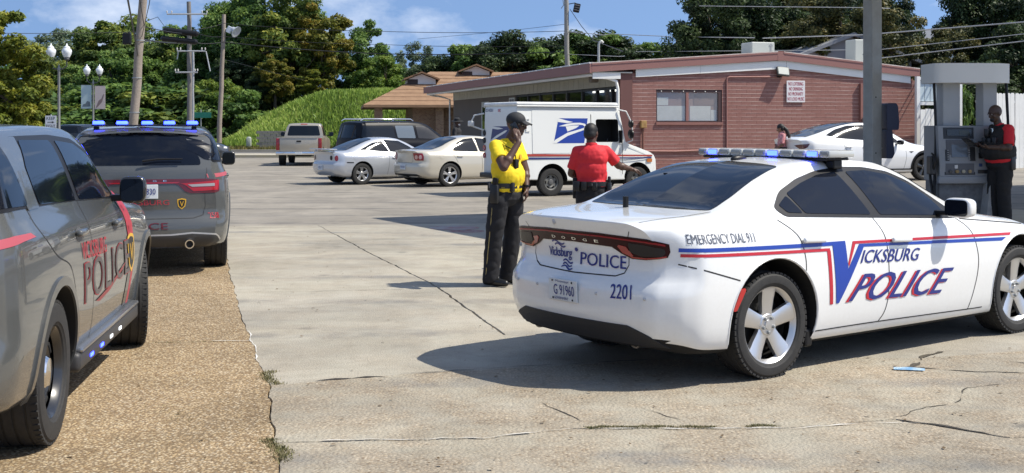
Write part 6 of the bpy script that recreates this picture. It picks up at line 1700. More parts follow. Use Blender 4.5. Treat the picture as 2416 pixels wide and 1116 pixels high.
# dark coupe on the street, far dark SUV, far white car
sp = dict(xr=-1.0, xf=3.75, W=.94, wb=2.81, wr=.35, arch=.41, WR=.48, sh=.13, ds=.08, inset=.02,
          bottom=[(-1.0, .28), (.4, .2), (3.75, .22)], mid=[(-1.0, .60), (3.75, .55)], belt=[(-1.0, .98), (1.0, .98), (2.2, .95), (3.2, .86), (3.75, .68)],
          top=[(-1.0, 1.02), (-.6, 1.05), (0, 1.24), (.5, 1.35), (1.0, 1.38), (1.4, 1.34), (1.9, 1.14), (2.2, 1.02), (3.2, .93), (3.75, .74)],
          rprof=[(.2, .1), (.5, 0), (.9, .04), (1.0, 0)], fprof=[(.2, .08), (.5, 0), (.8, .1)])
coupe2, c2 = generic_car('street_coupe', (-17.2, 57.5, 0), 8, 'dark grey car passing on the street beyond the police SUV mirror', DKGREY, sp, 'car',
    wheels=('alloy', 5, .05, .06), rim=.24, windows=[('side_window', [(.1, 1.03), (2.0, 1.0), (1.5, 1.22), (1.1, 1.31), (.6, 1.28)])], front_glass=[(2.15, 0), (2.0, .64), (1.5, .5), (1.5, -.5), (2.0, -.64)], rear_glass=[(-.5, .5), (.35, .48), (.35, -.48), (-.5, -.5)])
for sg in (-1, 1):
    c2.lay('headlamp', 'F', [[(sg * a, b) for a, b in round_poly([(.55, .76), (.95, .76), (1.0, .68), (.6, .66)], .02)]], CLEAR, .006, .08, .006)

sp = dict(xr=-1.2, xf=4.2, W=.99, wb=3.2, wr=.39, arch=.45, WR=.68, sh=.16, ds=.1, inset=.02, y6=.93, bottom=[(-1.2, .42), (4.2, .4)], mid=[(-1.2, .80), (4.2, .78)],
          belt=[(-1.2, 1.25), (2.0, 1.22), (4.2, 1.0)], top=[(-1.2, 1.8), (0, 1.86), (1.2, 1.84), (1.7, 1.7), (2.4, 1.3), (2.7, 1.2), (3.8, 1.12), (4.2, 1.03)],
          rprof=[(.2, .1), (.45, 0), (.7, .06), (1.28, .08), (1.8, .22)], fprof=[(.2, .06), (.6, 0), (1.1, .1)], fcurve=.2)
farsuv, fs_ = generic_car('street_suv', (-26.6, 74, 0), 80, 'black SUV on the street behind the police SUVs', mat('black_paint', (.01, .01, .012), .2, coat=.8), sp, 'SUV',
    wheels=('alloy', 5, .05, .06), windows=[('side_window', [(-1.0, 1.32), (2.2, 1.28), (1.5, 1.68), (-.9, 1.68)])])
fs_.lay('rear_window', 'B', [[(-.8, 1.32), (.8, 1.32), (.72, 1.70), (-.72, 1.70)]], GLASSY, .006, .1)
farcar, fc_ = generic_car('street_van', (-24.5, 57, 0), 60, 'white SUV on the street above the near police SUV roof', PEARL, sp, 'SUV',
    wheels=('alloy', 5, .05, .06), windows=[('side_window', [(-1.0, 1.32), (2.2, 1.28), (1.5, 1.68), (-.9, 1.68)])])
fc_.lay('rear_window', 'B', [[(-.8, 1.32), (.8, 1.32), (.72, 1.70), (-.72, 1.70)]], GLASSY, .006, .1)

# ---------------------------------------------------------------- pickup truck: cab shell + open bed
def build_pickup():
    t = empty('pickup_truck', (-9.36, 53.7, 0), R(94), 'tan pickup truck seen from behind near the retaining wall', 'pickup truck', 'parked cars')
    W = .98
    q = MB()
    # bed as an open box with rounded side section
    prof = [(-W * .95, .55), (-W, .75), (-W, 1.02), (-W * .97, 1.22), (-W * .93, 1.24), (-W * .86, 1.24), (-W * .86, .78), (W * .86, .78), (W * .86, 1.24), (W * .93, 1.24), (W * .97, 1.22), (W, 1.02), (W, .75), (W * .95, .55)]
    n = len(prof); xs = (-1.08, .95)
    vs = [(x, y, z) for x in xs for y, z in prof]
    q.add(vs, [(i, (i + 1) % n, n + (i + 1) % n, n + i) for i in range(n)] + [tuple(range(n))[::-1], tuple(range(n, 2 * n))])
    bed = q.build('bed', TAN, t, smooth=30)
    cb = MB()
    for sg in (-1, 1): cb.cyl((0, sg * .66, .39), (0, sg * 1.2, .39), .46, n=40)
    cut = cb.build('cut', [TAN], None); cut.matrix_world = t.matrix_basis; bpy.context.view_layer.update(); boolean_cut(bed, cut)
    bed.data.shade_smooth(); bed.data.set_sharp_from_angle(angle=R(30))
    q = MB(); q.rbox(-1.115, -1.085, -W * .84, W * .84, .62, 1.235, .02); tg = q.build('tailgate', TAN, t, smooth=40)
    q = MB(); q.rbox(-1.125, -1.11, -.10, .10, 1.03, 1.10, .006); q.build('tailgate_handle', BLACK, tg)
    q = MB(); q.rbox(-1.13, -1.06, -W * .84, W * .84, 1.215, 1.245, .012); q.build('tailgate_cap', TAN, tg, smooth=40)
    q = MB(); q.rbox(-1.25, -1.05, -W, W, .47, .62, .03); q.build('rear_bumper', CHROME, t, smooth=40)
    q = MB(); q.rbox(-1.265, -1.245, -.15, .15, .50, .60, .004); q.build('license_plate', PLATE, t)
    for sg in (-1, 1):
        y0, y1 = sorted((sg * W * .85, sg * W * 1.005)); q = MB(); q.rbox(-1.10, -1.02, y0, y1, .68, 1.20, .015); q.build('tail_lamp', mat('tail_lamp_red', (.26, .008, .012), .2, coat=.6), t, smooth=40)
    # cab + hood shell
    sp = dict(xr=1.0, xf=4.55, W=W, wb=3.65, wr=.39, arch=.45, WR=.66, sh=.16, ds=.08, inset=.02, y6=.93, bottom=[(1.0, .45), (4.55, .42)], mid=[(1.0, .80), (4.55, .78)],
              belt=[(1.0, 1.24), (2.6, 1.22), (4.55, 1.08)], top=[(1.0, 1.78), (1.3, 1.86), (2.0, 1.88), (2.3, 1.84), (2.6, 1.66), (3.0, 1.34), (3.2, 1.24), (4.3, 1.16), (4.55, 1.10)],
              rprof=[(.2, 0), (1.24, 0), (1.8, .12)], rcurve=.05, fprof=[(.2, .06), (.6, 0), (1.1, .1)], fcurve=.15, rblend=.2, rcorner=[(0, .97), (.4, .985), (.8, 1)])
    A, F = car_shell(sp); mb = MB(); mb.add([tuple(v) for v in A], [tuple(int(i) for i in f) for f in F]); ob = mb.build('cab', TAN, t, smooth=40)
    s = Shell.__new__(Shell); s.sp = sp; s.parent = t
    bm = bmesh.new(); bm.from_mesh(ob.data); bmesh.ops.triangulate(bm, faces=bm.faces); s.bvh = BVHTree.FromBMesh(bm); bm.free()
    cb = MB()
    for sg in (-1, 1): cb.cyl((3.65, sg * .66, .39), (3.65, sg * 1.2, .39), .46, n=40)
    cut = cb.build('cut', [TAN], None); cut.matrix_world = t.matrix_basis; bpy.context.view_layer.update(); boolean_cut(ob, cut)
    ob.data.shade_smooth(); ob.data.set_sharp_from_angle(angle=R(35))
    s.lay('rear_window', 'P', [round_poly([(-.74, 1.30), (.74, 1.30), (.64, 1.74), (-.64, 1.74)], .06)], GLASSY, .006, .08, .006)
    s.lay('brake_lamp', 'P', [[(-.15, 1.80), (.15, 1.80), (.15, 1.83), (-.15, 1.83)]], REDLENS, .006, .08, .006)
    s.lay('door_window', 'R', [round_poly([(1.15, 1.30), (2.7, 1.28), (2.35, 1.62), (2.1, 1.74), (1.25, 1.74)], .05)], GLASSY, .006, .08, .006, both=True)
    for sg in (-1, 1): mirror_part(t, (2.55, sg * 1.12, 1.36), sg, BLACK, (.12, .2, .2))
    four_wheels(t, sp, ('alloy', 6, .05, .06), .26, .22)
    q = MB(); q.box(-1.0, 4.0, -.5, .5, .40, .55); q.build('chassis', DARK, t)
    return t
build_pickup()

# ---------------------------------------------------------------- mail truck
def build_mail_truck():
    t = empty('mail_truck', (.566, 30.64, 0), R(28), 'white mail delivery truck with blue eagle panel and red and blue stripe', 'mail truck')
    W = .93
    MW = mat('mail_white', (.74, .75, .72), .4, coat=.2, var=(1.2, .35, (.62, .63, .60)))
    DIRTY = mat('mail_white_trim', (.62, .62, .60), .5)
    q = MB()
    # side profile (x, z): box body, sloped short hood
    prof = [(-.98, .42), (-.98, 2.15), (-.95, 2.23), (-.88, 2.27), (1.82, 2.27), (1.92, 2.24), (2.0, 2.16), (2.18, 1.30), (2.30, 1.26), (2.92, 1.06), (3.06, .98), (3.12, .86), (3.14, .48), (3.08, .40), (2.4, .36), (.5, .36)]
    prof = round_poly(prof, .03, 2)
    def yw(x, z):
        w = W
        if z > 1.15: w -= .07 * (z - 1.15)          # slight tumblehome
        if x > 2.3: w -= .05 * (x - 2.3)
        return w
    n = len(prof); rows = [(1.0, 0), (.985, .022), (.94, .04)]
    vs = []
    for (x, z) in prof:                             # inset edges for rounded shoulders
        pass
    cx, cz = 1.0, 1.1
    def ring(y_f, inset):
        out = []
        for (x, z) in prof:
            d = Vector((cx - x, cz - z)); L = d.length
            k = inset / L
            x2, z2 = x + d.x * k, z + d.y * k
            out.append((x2, y_f * yw(x, z), z2))
        return out
    rings = [ring(-1.0, .06), ring(-.995, .025), ring(-.965, 0), ring(.965, 0), ring(.995, .025), ring(1.0, .06)]
    vs = [p for r_ in rings for p in r_]
    fs = [(j * n + i, j * n + (i + 1) % n, (j + 1) * n + (i + 1) % n, (j + 1) * n + i) for j in range(5) for i in range(n)]
    fs += [tuple(range(n))[::-1], tuple(range(5 * n, 6 * n))]
    q.add(vs, fs)
    body = q.build('body', [MW, DARK], t, smooth=35)
    sp = dict(xr=-.98, xf=3.14, W=W, wb=2.55, wr=.34, arch=.42, inset=.05)
    s = Shell.__new__(Shell); s.sp = sp; s.parent = t
    bm = bmesh.new(); bm.from_mesh(body.data); bmesh.ops.triangulate(bm, faces=bm.faces); s.bvh = BVHTree.FromBMesh(bm); bm.free()
    cb = MB()
    for x in (0, 2.55):
        for sg in (-1, 1): cb.cyl((x, sg * .55, .37), (x, sg * 1.3, .37), .43, n=44)
    # sliding-door window opening on both sides
    cb.prism(rrect(1.28, 1.95, 1.32, 1.90, .06), -1.3, -.55, 'y'); cb.prism(rrect(1.28, 1.95, 1.32, 1.90, .06), .55, 1.3, 'y')
    cut = cb.build('cut', [MW, DARK], None); cut.data.polygons.foreach_set('material_index', [1] * len(cut.data.polygons))
    cut.matrix_world = t.matrix_basis; bpy.context.view_layer.update(); boolean_cut(body, cut)
    body.data.shade_smooth(); body.data.set_sharp_from_angle(angle=R(32))
    # roof shell with gutter
    q = MB(); q.rbox(-1.0, 1.95, -.90, .90, 2.22, 2.32, .045, 3); q.build('roof', mat('mail_roof', (.72, .73, .72), .5, var=(2.5, .6, (.45, .46, .46))), t, smooth=40)
    for sg in (-1, 1):
        q = MB(); q.tube([(-.98, sg * .89, 2.215), (1.95, sg * .89, 2.215)], .018, 8); q.build('roof_gutter', DIRTY, t, smooth=50)
    BLUE = mat('post_blue', (.012, .045, .30), .4); RED = mat('post_red', (.36, .045, .03), .45); NB = mat('post_navy', (.02, .03, .14), .4); WM = mat('post_white', (.72, .73, .71), .4)
    for k in ('R', 'L'):
        f = 1
        s.lay('cargo_panel', k, [rrect(-.55, 1.08, 1.05, 2.12, .02)], WM, .008, .3, .01)
        # eagle panel: slanted rectangle with the head shape in white
        pan = [(.05, 1.300), (.93, 1.300), (1.05, 1.920), (.20, 1.920)]
        s.lay('eagle_panel', k, [pan], BLUE, .011, .3)
        s.lay('eagle_mark', k, [[(.02, 1.305), (.10, 1.390), (.45, 1.560), (.80, 1.645), (.93, 1.680), (.95, 1.720), (.90, 1.750), (.78, 1.760), (.60, 1.750), (.40, 1.720), (.20, 1.720), (.42, 1.780), (.62, 1.805), (.82, 1.810), (.97, 1.780), (1.0, 1.720), (.97, 1.640), (.80, 1.590), (.45, 1.480), (.12, 1.300)]], WM, .013, .3)
        s.lay('eagle_wing', k, [[(.20, 1.920), (.16, 1.830), (.45, 1.800), (.62, 1.825), (.45, 1.860)]], WM, .013, .3)
        s.lay('eagle_breast', k, [[(.40, 1.715), (.62, 1.740), (.80, 1.740), (.70, 1.675), (.45, 1.590)]], WM, .013, .3)
        s.lay('red_stripe', k, [[(-.90, 1.045), (3.0, .985), (2.98, .945), (-.90, .985)]], RED, .010, .3)
        s.lay('navy_stripe', k, [[(-.90, .955), (2.98, .925), (2.95, .89), (-.90, .91)]], NB, .010, .3)
        s.lay('panel_gap', k, ribbon([(1.14, .50), (1.14, 2.02)], .016) + ribbon([(2.05, .50), (2.05, 1.75)], .016), SEAM, .012, .3)
        s.lay('door_track', k, ribbon([(-.6, 2.16), (1.9, 2.16)], .03), DIRTY, .015, .3, .01)
        s.lay('side_marker', k, [[(-.93, .985), (-.72, .985), (-.72, .91), (-.93, .91)]], REDLENS, .016, .3, .01)
        s.lay('turn_lamp', k, [rrect(2.82, 2.98, .80, .89, .015)], mat('amber_lens', (.45, .14, .02), .25, coat=.5), .016, .3, .01)
        s.lay('grab_loop', k, ribbon([(-.62, 1.90), (-.72, 1.90), (-.72, 1.60), (-.62, 1.60)], .02), DIRTY, .02, .3, .012)
    # rear: door, eagle, number, lamps
    s.lay('rear_door', 'P', [rrect(-.74, .74, .72, 2.03, .03)], WM, .008, .3, .01)
    s.lay('rear_eagle_panel', 'P', [[(.50, 1.35), (-.42, 1.35), (-.52, 1.72), (.38, 1.72)]], NB, .012, .3)
    s.lay('rear_eagle_mark', 'P', [[(.50, 1.36), (.2, 1.48), (-.30, 1.62), (-.42, 1.62), (-.30, 1.56), (.38, 1.36)]], WM, .014, .3)
    s.lay('rear_eagle_mark', 'P', [[(.38, 1.72), (.40, 1.66), (.1, 1.64), (-.2, 1.66), (0, 1.69)]], WM, .014, .3)
    s.text('truck_number', 'P', '0214201', NB, (.80, 2.09), (.38, 2.09), (.80, 2.165), .008, .02)
    s.lay('marker_lamp', 'P', [rrect(-.02, .10, 2.08, 2.15, .01)], REDLENS, .012, .3, .01)
    for sg in (-1, 1):
        for i, z in enumerate((1.55, 1.36, 1.17, .98)):
            q = MB(); q.lathe([(.045, 0), (.06, 0), (.055, -.03), (.04, -.03), (.001, -.022)], Matrix.Translation((-.985, sg * .84, z)) @ Matrix.Rotation(R(90), 4, 'Y') @ Matrix.Diagonal((1.25, 1, 1, 1)), 18)
            q.build('tail_lamp', [REDLENS if i > 1 else BLACK, mat('pale_lamp')][0], t, smooth=40)
    q = MB(); q.rbox(-1.12, -.96, -.88, .88, .42, .55, .03); q.build('rear_bumper', BLACK, t, smooth=40)
    q = MB(); q.rbox(3.10, 3.24, -.84, .84, .40, .56, .03); q.build('front_bumper', BLACK, t, smooth=40)
    # interior seen through the window
    q = MB(); q.lathe([(.17, -.012), (.19, 0), (.17, .012), (.15, 0), (.17, -.012)], Matrix.Translation((1.78, -.42, 1.30)) @ Matrix.Rotation(R(-55), 4, 'Y'), 24); q.build('steering_wheel', mat('cab_grey', (.10, .10, .10), .6), t, smooth=50)
    # windshield and frames
    ws = MB(); ws.add([(2.045, -.78, 2.03), (2.045, .78, 2.03), (2.165, .80, 1.36), (2.165, -.80, 1.36)], [(0, 1, 2, 3)]); ws.build('windshield', GLASSY, t)
    for sg in (-1, 1):
        q = MB(); q.tube([(1.95, sg * .90, 2.14), (2.12, sg * .99, 2.10), (2.30, sg * 1.0, 1.78), (2.32, sg * .98, 1.36), (2.15, sg * .86, 1.28)], .018, 8); arm = q.build('mirror_frame', DIRTY, t, smooth=50)
        for zz, rr in ((1.78, .10), (1.52, .12)):
            q = MB(); q.lathe([(.001, .02), (rr, .015), (rr, -.02), (.001, -.05)], Matrix.Translation((2.28, sg * .98, zz)) @ Matrix.Rotation(R(90), 4, 'Y'), 18); q.build('mirror_disc', BLACK, arm, smooth=40)
        q = MB(); q.rbox(1.96, 2.0, sg * .96 - .07, sg * .96 + .07, 1.30, 1.62, .01); q.build('mirror', BLACK, arm)
    # rear-view mirror at the back corner
    q = MB(); q.tube([(-.98, .88, 2.05), (-1.2, 1.0, 2.0), (-1.3, 1.08, 1.75), (-.98, .9, 1.62)], .022, 8); q.build('rear_mirror_frame', DIRTY, t, smooth=50)
    q = MB(); q.rbox(-1.30, -1.22, .96, 1.20, 1.72, 1.86, .02); q.build('rear_mirror', DIRTY, t, smooth=40)
    four_wheels(t, sp, ('steel', 6, mat('hub_grey', (.10, .10, .10), .5)), .20, .19, mat('wheel_grey', (.16, .16, .15), .55))
    q = MB(); q.box(-.6, 2.9, -.6, .6, .24, .42); q.build('chassis', DARK, t)
    return t
build_mail_truck()
# ---------------------------------------------------------------- people
def cap_(mb, p0, p1, r0, r1, n=14):
    p0, p1 = Vector(p0), Vector(p1); mb.sphere(p0, r0, n, 8); mb.sphere(p1, r1, n, 8); mb.cyl(p0, p1, r0, r1, n)
def ell(mb, c, r, rot=None):
    mb.sphere(c, r, 18, 12, rot.to_3x3() if rot is not None else None)
def melt(name, mb, m, parent, voxel=.010, smooth=6, wrinkle=None, angle=None):
    me = bpy.data.meshes.new('x'); me.from_pydata(mb.V, [], mb.F)
    bm = bmesh.new(); bm.from_mesh(me); bmesh.ops.remove_doubles(bm, verts=bm.verts, dist=1e-5); bmesh.ops.recalc_face_normals(bm, faces=bm.faces); bm.to_mesh(me); bm.free()
    ob = bpy.data.objects.new('x', me); COL.objects.link(ob)
    md = ob.modifiers.new('r', 'REMESH'); md.mode = 'VOXEL'; md.voxel_size = voxel; md.adaptivity = 0
    sm = ob.modifiers.new('s', 'SMOOTH'); sm.iterations = smooth; sm.factor = .5
    dg = bpy.context.evaluated_depsgraph_get(); dg.update()
    out = bpy.data.meshes.new_from_object(ob.evaluated_get(dg)); bpy.data.objects.remove(ob); bpy.data.meshes.remove(me)
    if wrinkle:
        amp, sc, ax = wrinkle
        nv = len(out.vertices); co = np.empty(nv * 3, 'f'); out.vertices.foreach_get('co', co); no = np.empty(nv * 3, 'f'); out.vertices.foreach_get('normal', no)
        co = co.reshape(-1, 3); no = no.reshape(-1, 3)
        for i in range(nv):
            p = Vector(co[i]); q = Vector((p.x * ax[0], p.y * ax[1], p.z * ax[2]))
            d = noise.noise(q * sc) + .5 * noise.noise(q * sc * 2.3 + Vector((5, 2, 9)))
            co[i] += no[i] * (amp * (abs(d) * 1.6 - .4))
        out.vertices.foreach_set('co', co.ravel())
    out.name = name; out.materials.clear(); out.materials.append(m); out.shade_smooth()
    return link_mesh(name, out, parent)
def hand(mb, wrist, d, palm_n, curl=.5, side=1, s=1.0):
    """five fingers; d = direction of the hand, palm_n = direction the palm faces, side = +1 thumb on d x palm_n"""
    w = Vector(wrist); d = Vector(d).normalized(); pn = Vector(palm_n); pn = (pn - d * pn.dot(d)).normalized(); sd = d.cross(pn) * side
    cap_(mb, w, w + d * .045 * s + sd * .014, .026 * s, .024 * s, 10); cap_(mb, w, w + d * .075 * s - sd * .022 * s, .024 * s, .020 * s, 10); cap_(mb, w + d * .02, w + d * .08 * s + sd * .022 * s, .022 * s, .019 * s, 10)
    for i, (o, L) in enumerate(((.030, .070), (.010, .078), (-.010, .073), (-.030, .058))):
        b = w + d * (.085 * s) + sd * o * s; c = curl * (1 + .12 * i)
        d1 = (d * math.cos(c * .6) + pn * math.sin(c * .6)); d2 = (d * math.cos(c * 1.5) + pn * math.sin(c * 1.5))
        m_ = b + d1 * L * .55 * s; cap_(mb, b, m_, .0095 * s, .009 * s, 8); cap_(mb, m_, m_ + d2 * L * .5 * s, .009 * s, .0075 * s, 8)
    b = w + d * .03 * s + sd * .030 * s; d1 = (d * .6 + sd * .7 + pn * .35).normalized(); d2 = (d * .85 + sd * .15 + pn * .5).normalized()
    cap_(mb, b, b + d1 * .042 * s, .012 * s, .010 * s, 8); cap_(mb, b + d1 * .042 * s, b + d1 * .042 * s + d2 * .03 * s, .010 * s, .0085 * s, 8)
def head(mb, c, f, up=(0, 0, 1), s=1.0):
    c = Vector(c); f = Vector(f).normalized(); up = Vector(up); r = f.cross(up).normalized(); up = r.cross(f).normalized()
    M_ = Matrix((f, r, up)).transposed()
    def P(a, b, d_): return c + M_ @ Vector((a * s, b * s, d_ * s))
    R3 = M_.to_4x4()
    ell(mb, P(-.012, 0, .022), (.100 * s, .078 * s, .095 * s), R3); ell(mb, P(.018, 0, -.042), (.068 * s, .062 * s, .078 * s), R3); ell(mb, P(.050, 0, -.085), (.036 * s, .038 * s, .030 * s), R3)
    ell(mb, P(.055, 0, -.012), (.035 * s, .058 * s, .042 * s), R3)
    cap_(mb, P(.080, 0, .015), P(.108, 0, -.022), .010 * s, .014 * s, 8); ell(mb, P(.095, 0, -.028), (.016 * s, .020 * s, .010 * s), R3)
    for k in (-1, 1):
        ell(mb, P(-.008, k * .080, -.008), (.018 * s, .009 * s, .030 * s), R3); ell(mb, P(.060, k * .038, -.025), (.022 * s, .022 * s, .020 * s), R3)
    ell(mb, P(.082, 0, .028), (.016 * s, .052 * s, .011 * s), R3)
    ell(mb, P(.082, 0, -.056), (.014 * s, .026 * s, .008 * s), R3); ell(mb, P(.080, 0, -.068), (.014 * s, .022 * s, .008 * s), R3)
    return P, R3
def eyes(P, R3, parent, s=1.0):
    for k in (-1, 1):
        q = MB(); ell(q, P(.083, k * .033, .006), (.010 * s, .013 * s, .009 * s), R3); e = q.build('eye', mat('eye_white', (.55, .53, .5), .2), parent, smooth=60)
        q = MB(); ell(q, P(.0905, k * .033, .006), (.004 * s, .006 * s, .006 * s), R3); q.build('iris', BLACK, e, smooth=60)

SKIN = mat('dark_skin', (.085, .040, .025), .5, var=(20, .4, (.065, .030, .018)))
SKIN2 = mat('brown_skin', (.22, .11, .07), .5)
TROU = mat('charcoal_trousers', (.008, .008, .011), .85, var=(25, .5, (.011, .011, .014)))
SHOE = mat('black_shoe', (.010, .010, .010), .35)
LEATHER = mat('black_leather', (.010, .010, .011), .4)

def shoe(mb, ankle, d, s=1.0):
    a = Vector(ankle); d = Vector(d).normalized()
    cap_(mb, (a.x - d.x * .05, a.y - d.y * .05, .045), (a.x + d.x * .06, a.y + d.y * .06, .050), .043 * s, .045 * s)
    cap_(mb, (a.x + d.x * .06, a.y + d.y * .06, .045), (a.x + d.x * .19, a.y + d.y * .19, .036), .047 * s, .036 * s)
    cap_(mb, (a.x, a.y, .06), (a.x, a.y, .13), .048 * s, .05 * s)

def torso(mb, J, f, k=1.0, belly=0.):
    f = Vector(f).normalized(); r = Vector((f.y, -f.x, 0)); R3 = Matrix((f, r, Vector((0, 0, 1)))).transposed().to_4x4()
    pel, ch = Vector(J['pelvis']), Vector(J['chest']); mid = pel.lerp(ch, .5)
    ell(mb, ch + Vector((0, 0, .03)), (.125 * k, .185 * k, .17), R3); ell(mb, ch - Vector((0, 0, .10)), (.130 * k, .175 * k, .17), R3)
    ell(mb, mid + f * (.015 + belly), (.128 * k + belly, .165 * k + belly * .6, .17), R3); ell(mb, pel + Vector((0, 0, .06)) + f * belly * .6, (.125 * k + belly * .7, .168 * k + belly * .5, .13), R3)
    for sd in 'rl':
        cap_(mb, ch + Vector((0, 0, .11)), Vector(J['sh_' + sd]), .078 * k, .062 * k)
    return R3

def person(name, loc, label, J, f, face, shirt, hs=1.0, skin=SKIN, trousers=TROU, k=1.0, belly=0., hands=None, hair=None, extras=None, sleeve=.62, voxel=.010, scale=1.0, toe=None, headup=(0, 0, 1), wrinkle=True):
    t = empty(name, loc, 0, label, 'person', 'people in the lot')
    f = Vector(f).normalized()
    b = MB()
    P, R3 = head(b, J['head'], face, headup, hs)
    cap_(b, Vector(J['chest']) + Vector((0, 0, .12)), Vector(J['head']) + Vector((-.02 * f.x, -.02 * f.y, -.06)), .062, .056)
    torso(b, J, f, k * .9, belly * .9)
    for sd in 'rl':
        cap_(b, J['sh_' + sd], J['el_' + sd], .056 * k, .044 * k); cap_(b, J['el_' + sd], J['wr_' + sd], .043 * k, .028 * k)
        m_ = Vector(J['el_' + sd]).lerp(Vector(J['wr_' + sd]), .28); ell(b, m_, (.046 * k,) * 3)
        cap_(b, J['hip_' + sd], J['kn_' + sd], .075 * k, .052 * k); cap_(b, J['kn_' + sd], J['an_' + sd], .050 * k, .036 * k)
        hd = (hands or {}).get(sd)
        if hd: hand(b, J['wr_' + sd], hd[0], hd[1], hd[2], hd[3])
    body = melt('body', b, skin, t, .0075, 4)
    eyes(P, R3, t)
    sh = MB(); torso(sh, J, f, k * 1.04, belly)
    for sd in 'rl':
        a, e = Vector(J['sh_' + sd]), Vector(J['el_' + sd]); c = a.lerp(e, sleeve)
        sh.sphere(a, .066 * k, 14, 8); sh.cyl(a, c, .066 * k, .066 * k, 18)
    top = melt('shirt', sh, shirt, t, voxel, 5, (.006, 8, (1.3, 1.3, 1.0)) if wrinkle else None)
    # collar
    nk = Vector(J['chest']) + Vector((0, 0, .165)) + f * .012
    q = MB(); q.lathe([(.066, -.02), (.076, .0), (.070, .042), (.064, .040), (.068, 0)], Matrix.Translation(nk) @ Matrix.Rotation(R(-8), 4, 'X'), 24); q.build('collar', shirt, top, smooth=50)
    tr = MB(); r = Vector((f.y, -f.x, 0)); pel = Vector(J['pelvis'])
    rot = Matrix((f, r, Vector((0, 0, 1)))).transposed().to_4x4()
    ell(tr, pel - Vector((0, 0, .02)), (.130 * k + belly * .5, .175 * k + belly * .4, .14), rot)
    tr.lathe([(.001, 0), (1, 0), (1.0, .15), (.001, .15)], Matrix.Translation(pel - Vector((0, 0, .08))) @ rot @ Matrix.Diagonal((.125 * k + belly * .6, .165 * k + belly * .5, 1, 1)), 24)
    for sd in 'rl':
        h, kn, an = (Vector(J[x + sd]) for x in ('hip_', 'kn_', 'an_'))
        tr.sphere(h, .105 * k, 16, 10); tr.cyl(h, kn, .104 * k, .083 * k, 20); tr.sphere(kn, .083 * k, 16, 10); tr.cyl(kn, an - Vector((0, 0, .045)), .084 * k, .079 * k, 20)
    melt('trousers', tr, trousers, t, voxel, 5, (.008, 6.5, (1.0, 1.0, 1.1)) if wrinkle else None)
    for sd in 'rl':
        q = MB(); shoe(q, J['an_' + sd], (toe or {}).get(sd, f)); melt('shoe', q, SHOE, t, .009, 3)
    bw = Matrix.Translation(pel + Vector((0, 0, .045))) @ rot
    q = MB(); sx, sy = .135 * k + belly * .62, .176 * k + belly * .52
    q.lathe([(1, 0), (1.03, 0), (1.03, .055), (1, .055), (1, 0)], bw @ Matrix.Diagonal((sx, sy, 1, 1)), 36); belt = q.build('belt', LEATHER, t, smooth=40)
    t.scale = (scale,) * 3
    if extras: extras(t, P, R3, J, f, r, belt, pel)
    return t

def hair_cap(t, P, R3, m, s=1.0, back=.0, name='hair'):
    q = MB(); ell(q, P(-.022, 0, .034), (.098 * s, .083 * s, .092 * s), R3); ell(q, P(-.05, 0, -.012), (.070 * s, .078 * s, .075 * s), R3)
    return melt(name, q, m, t, .010, 3)
HAIRB = mat('black_hair', (.006, .005, .005), .6)
CAPM = mat('dark_cap', (.018, .019, .021), .75)

def holster(t, p, r, f, m=LEATHER, name='holster', h=.17):
    q = MB(); M_ = Matrix.Translation(p) @ Matrix((f, r, Vector((0, 0, 1)))).transposed().to_4x4()
    q.rbox(-.05, .05, .0, .055, -h, .03, .018, 2, M_); o = q.build(name, m, t, smooth=40)
    q = MB(); q.rbox(-.035, .03, .012, .045, .02, .10, .012, 2, M_ @ Matrix.Rotation(R(12), 4, 'Y')); q.build('grip', BLACK, o, smooth=40)
def pouch(t, p, r, f, w=.05, h=.10, name='pouch', m=LEATHER):
    M_ = Matrix.Translation(p) @ Matrix((f, r, Vector((0, 0, 1)))).transposed().to_4x4()
    q = MB(); q.rbox(-w / 2, w / 2, .0, .045, -h * .6, h * .4, .010, 2, M_); return q.build(name, m, t, smooth=40)

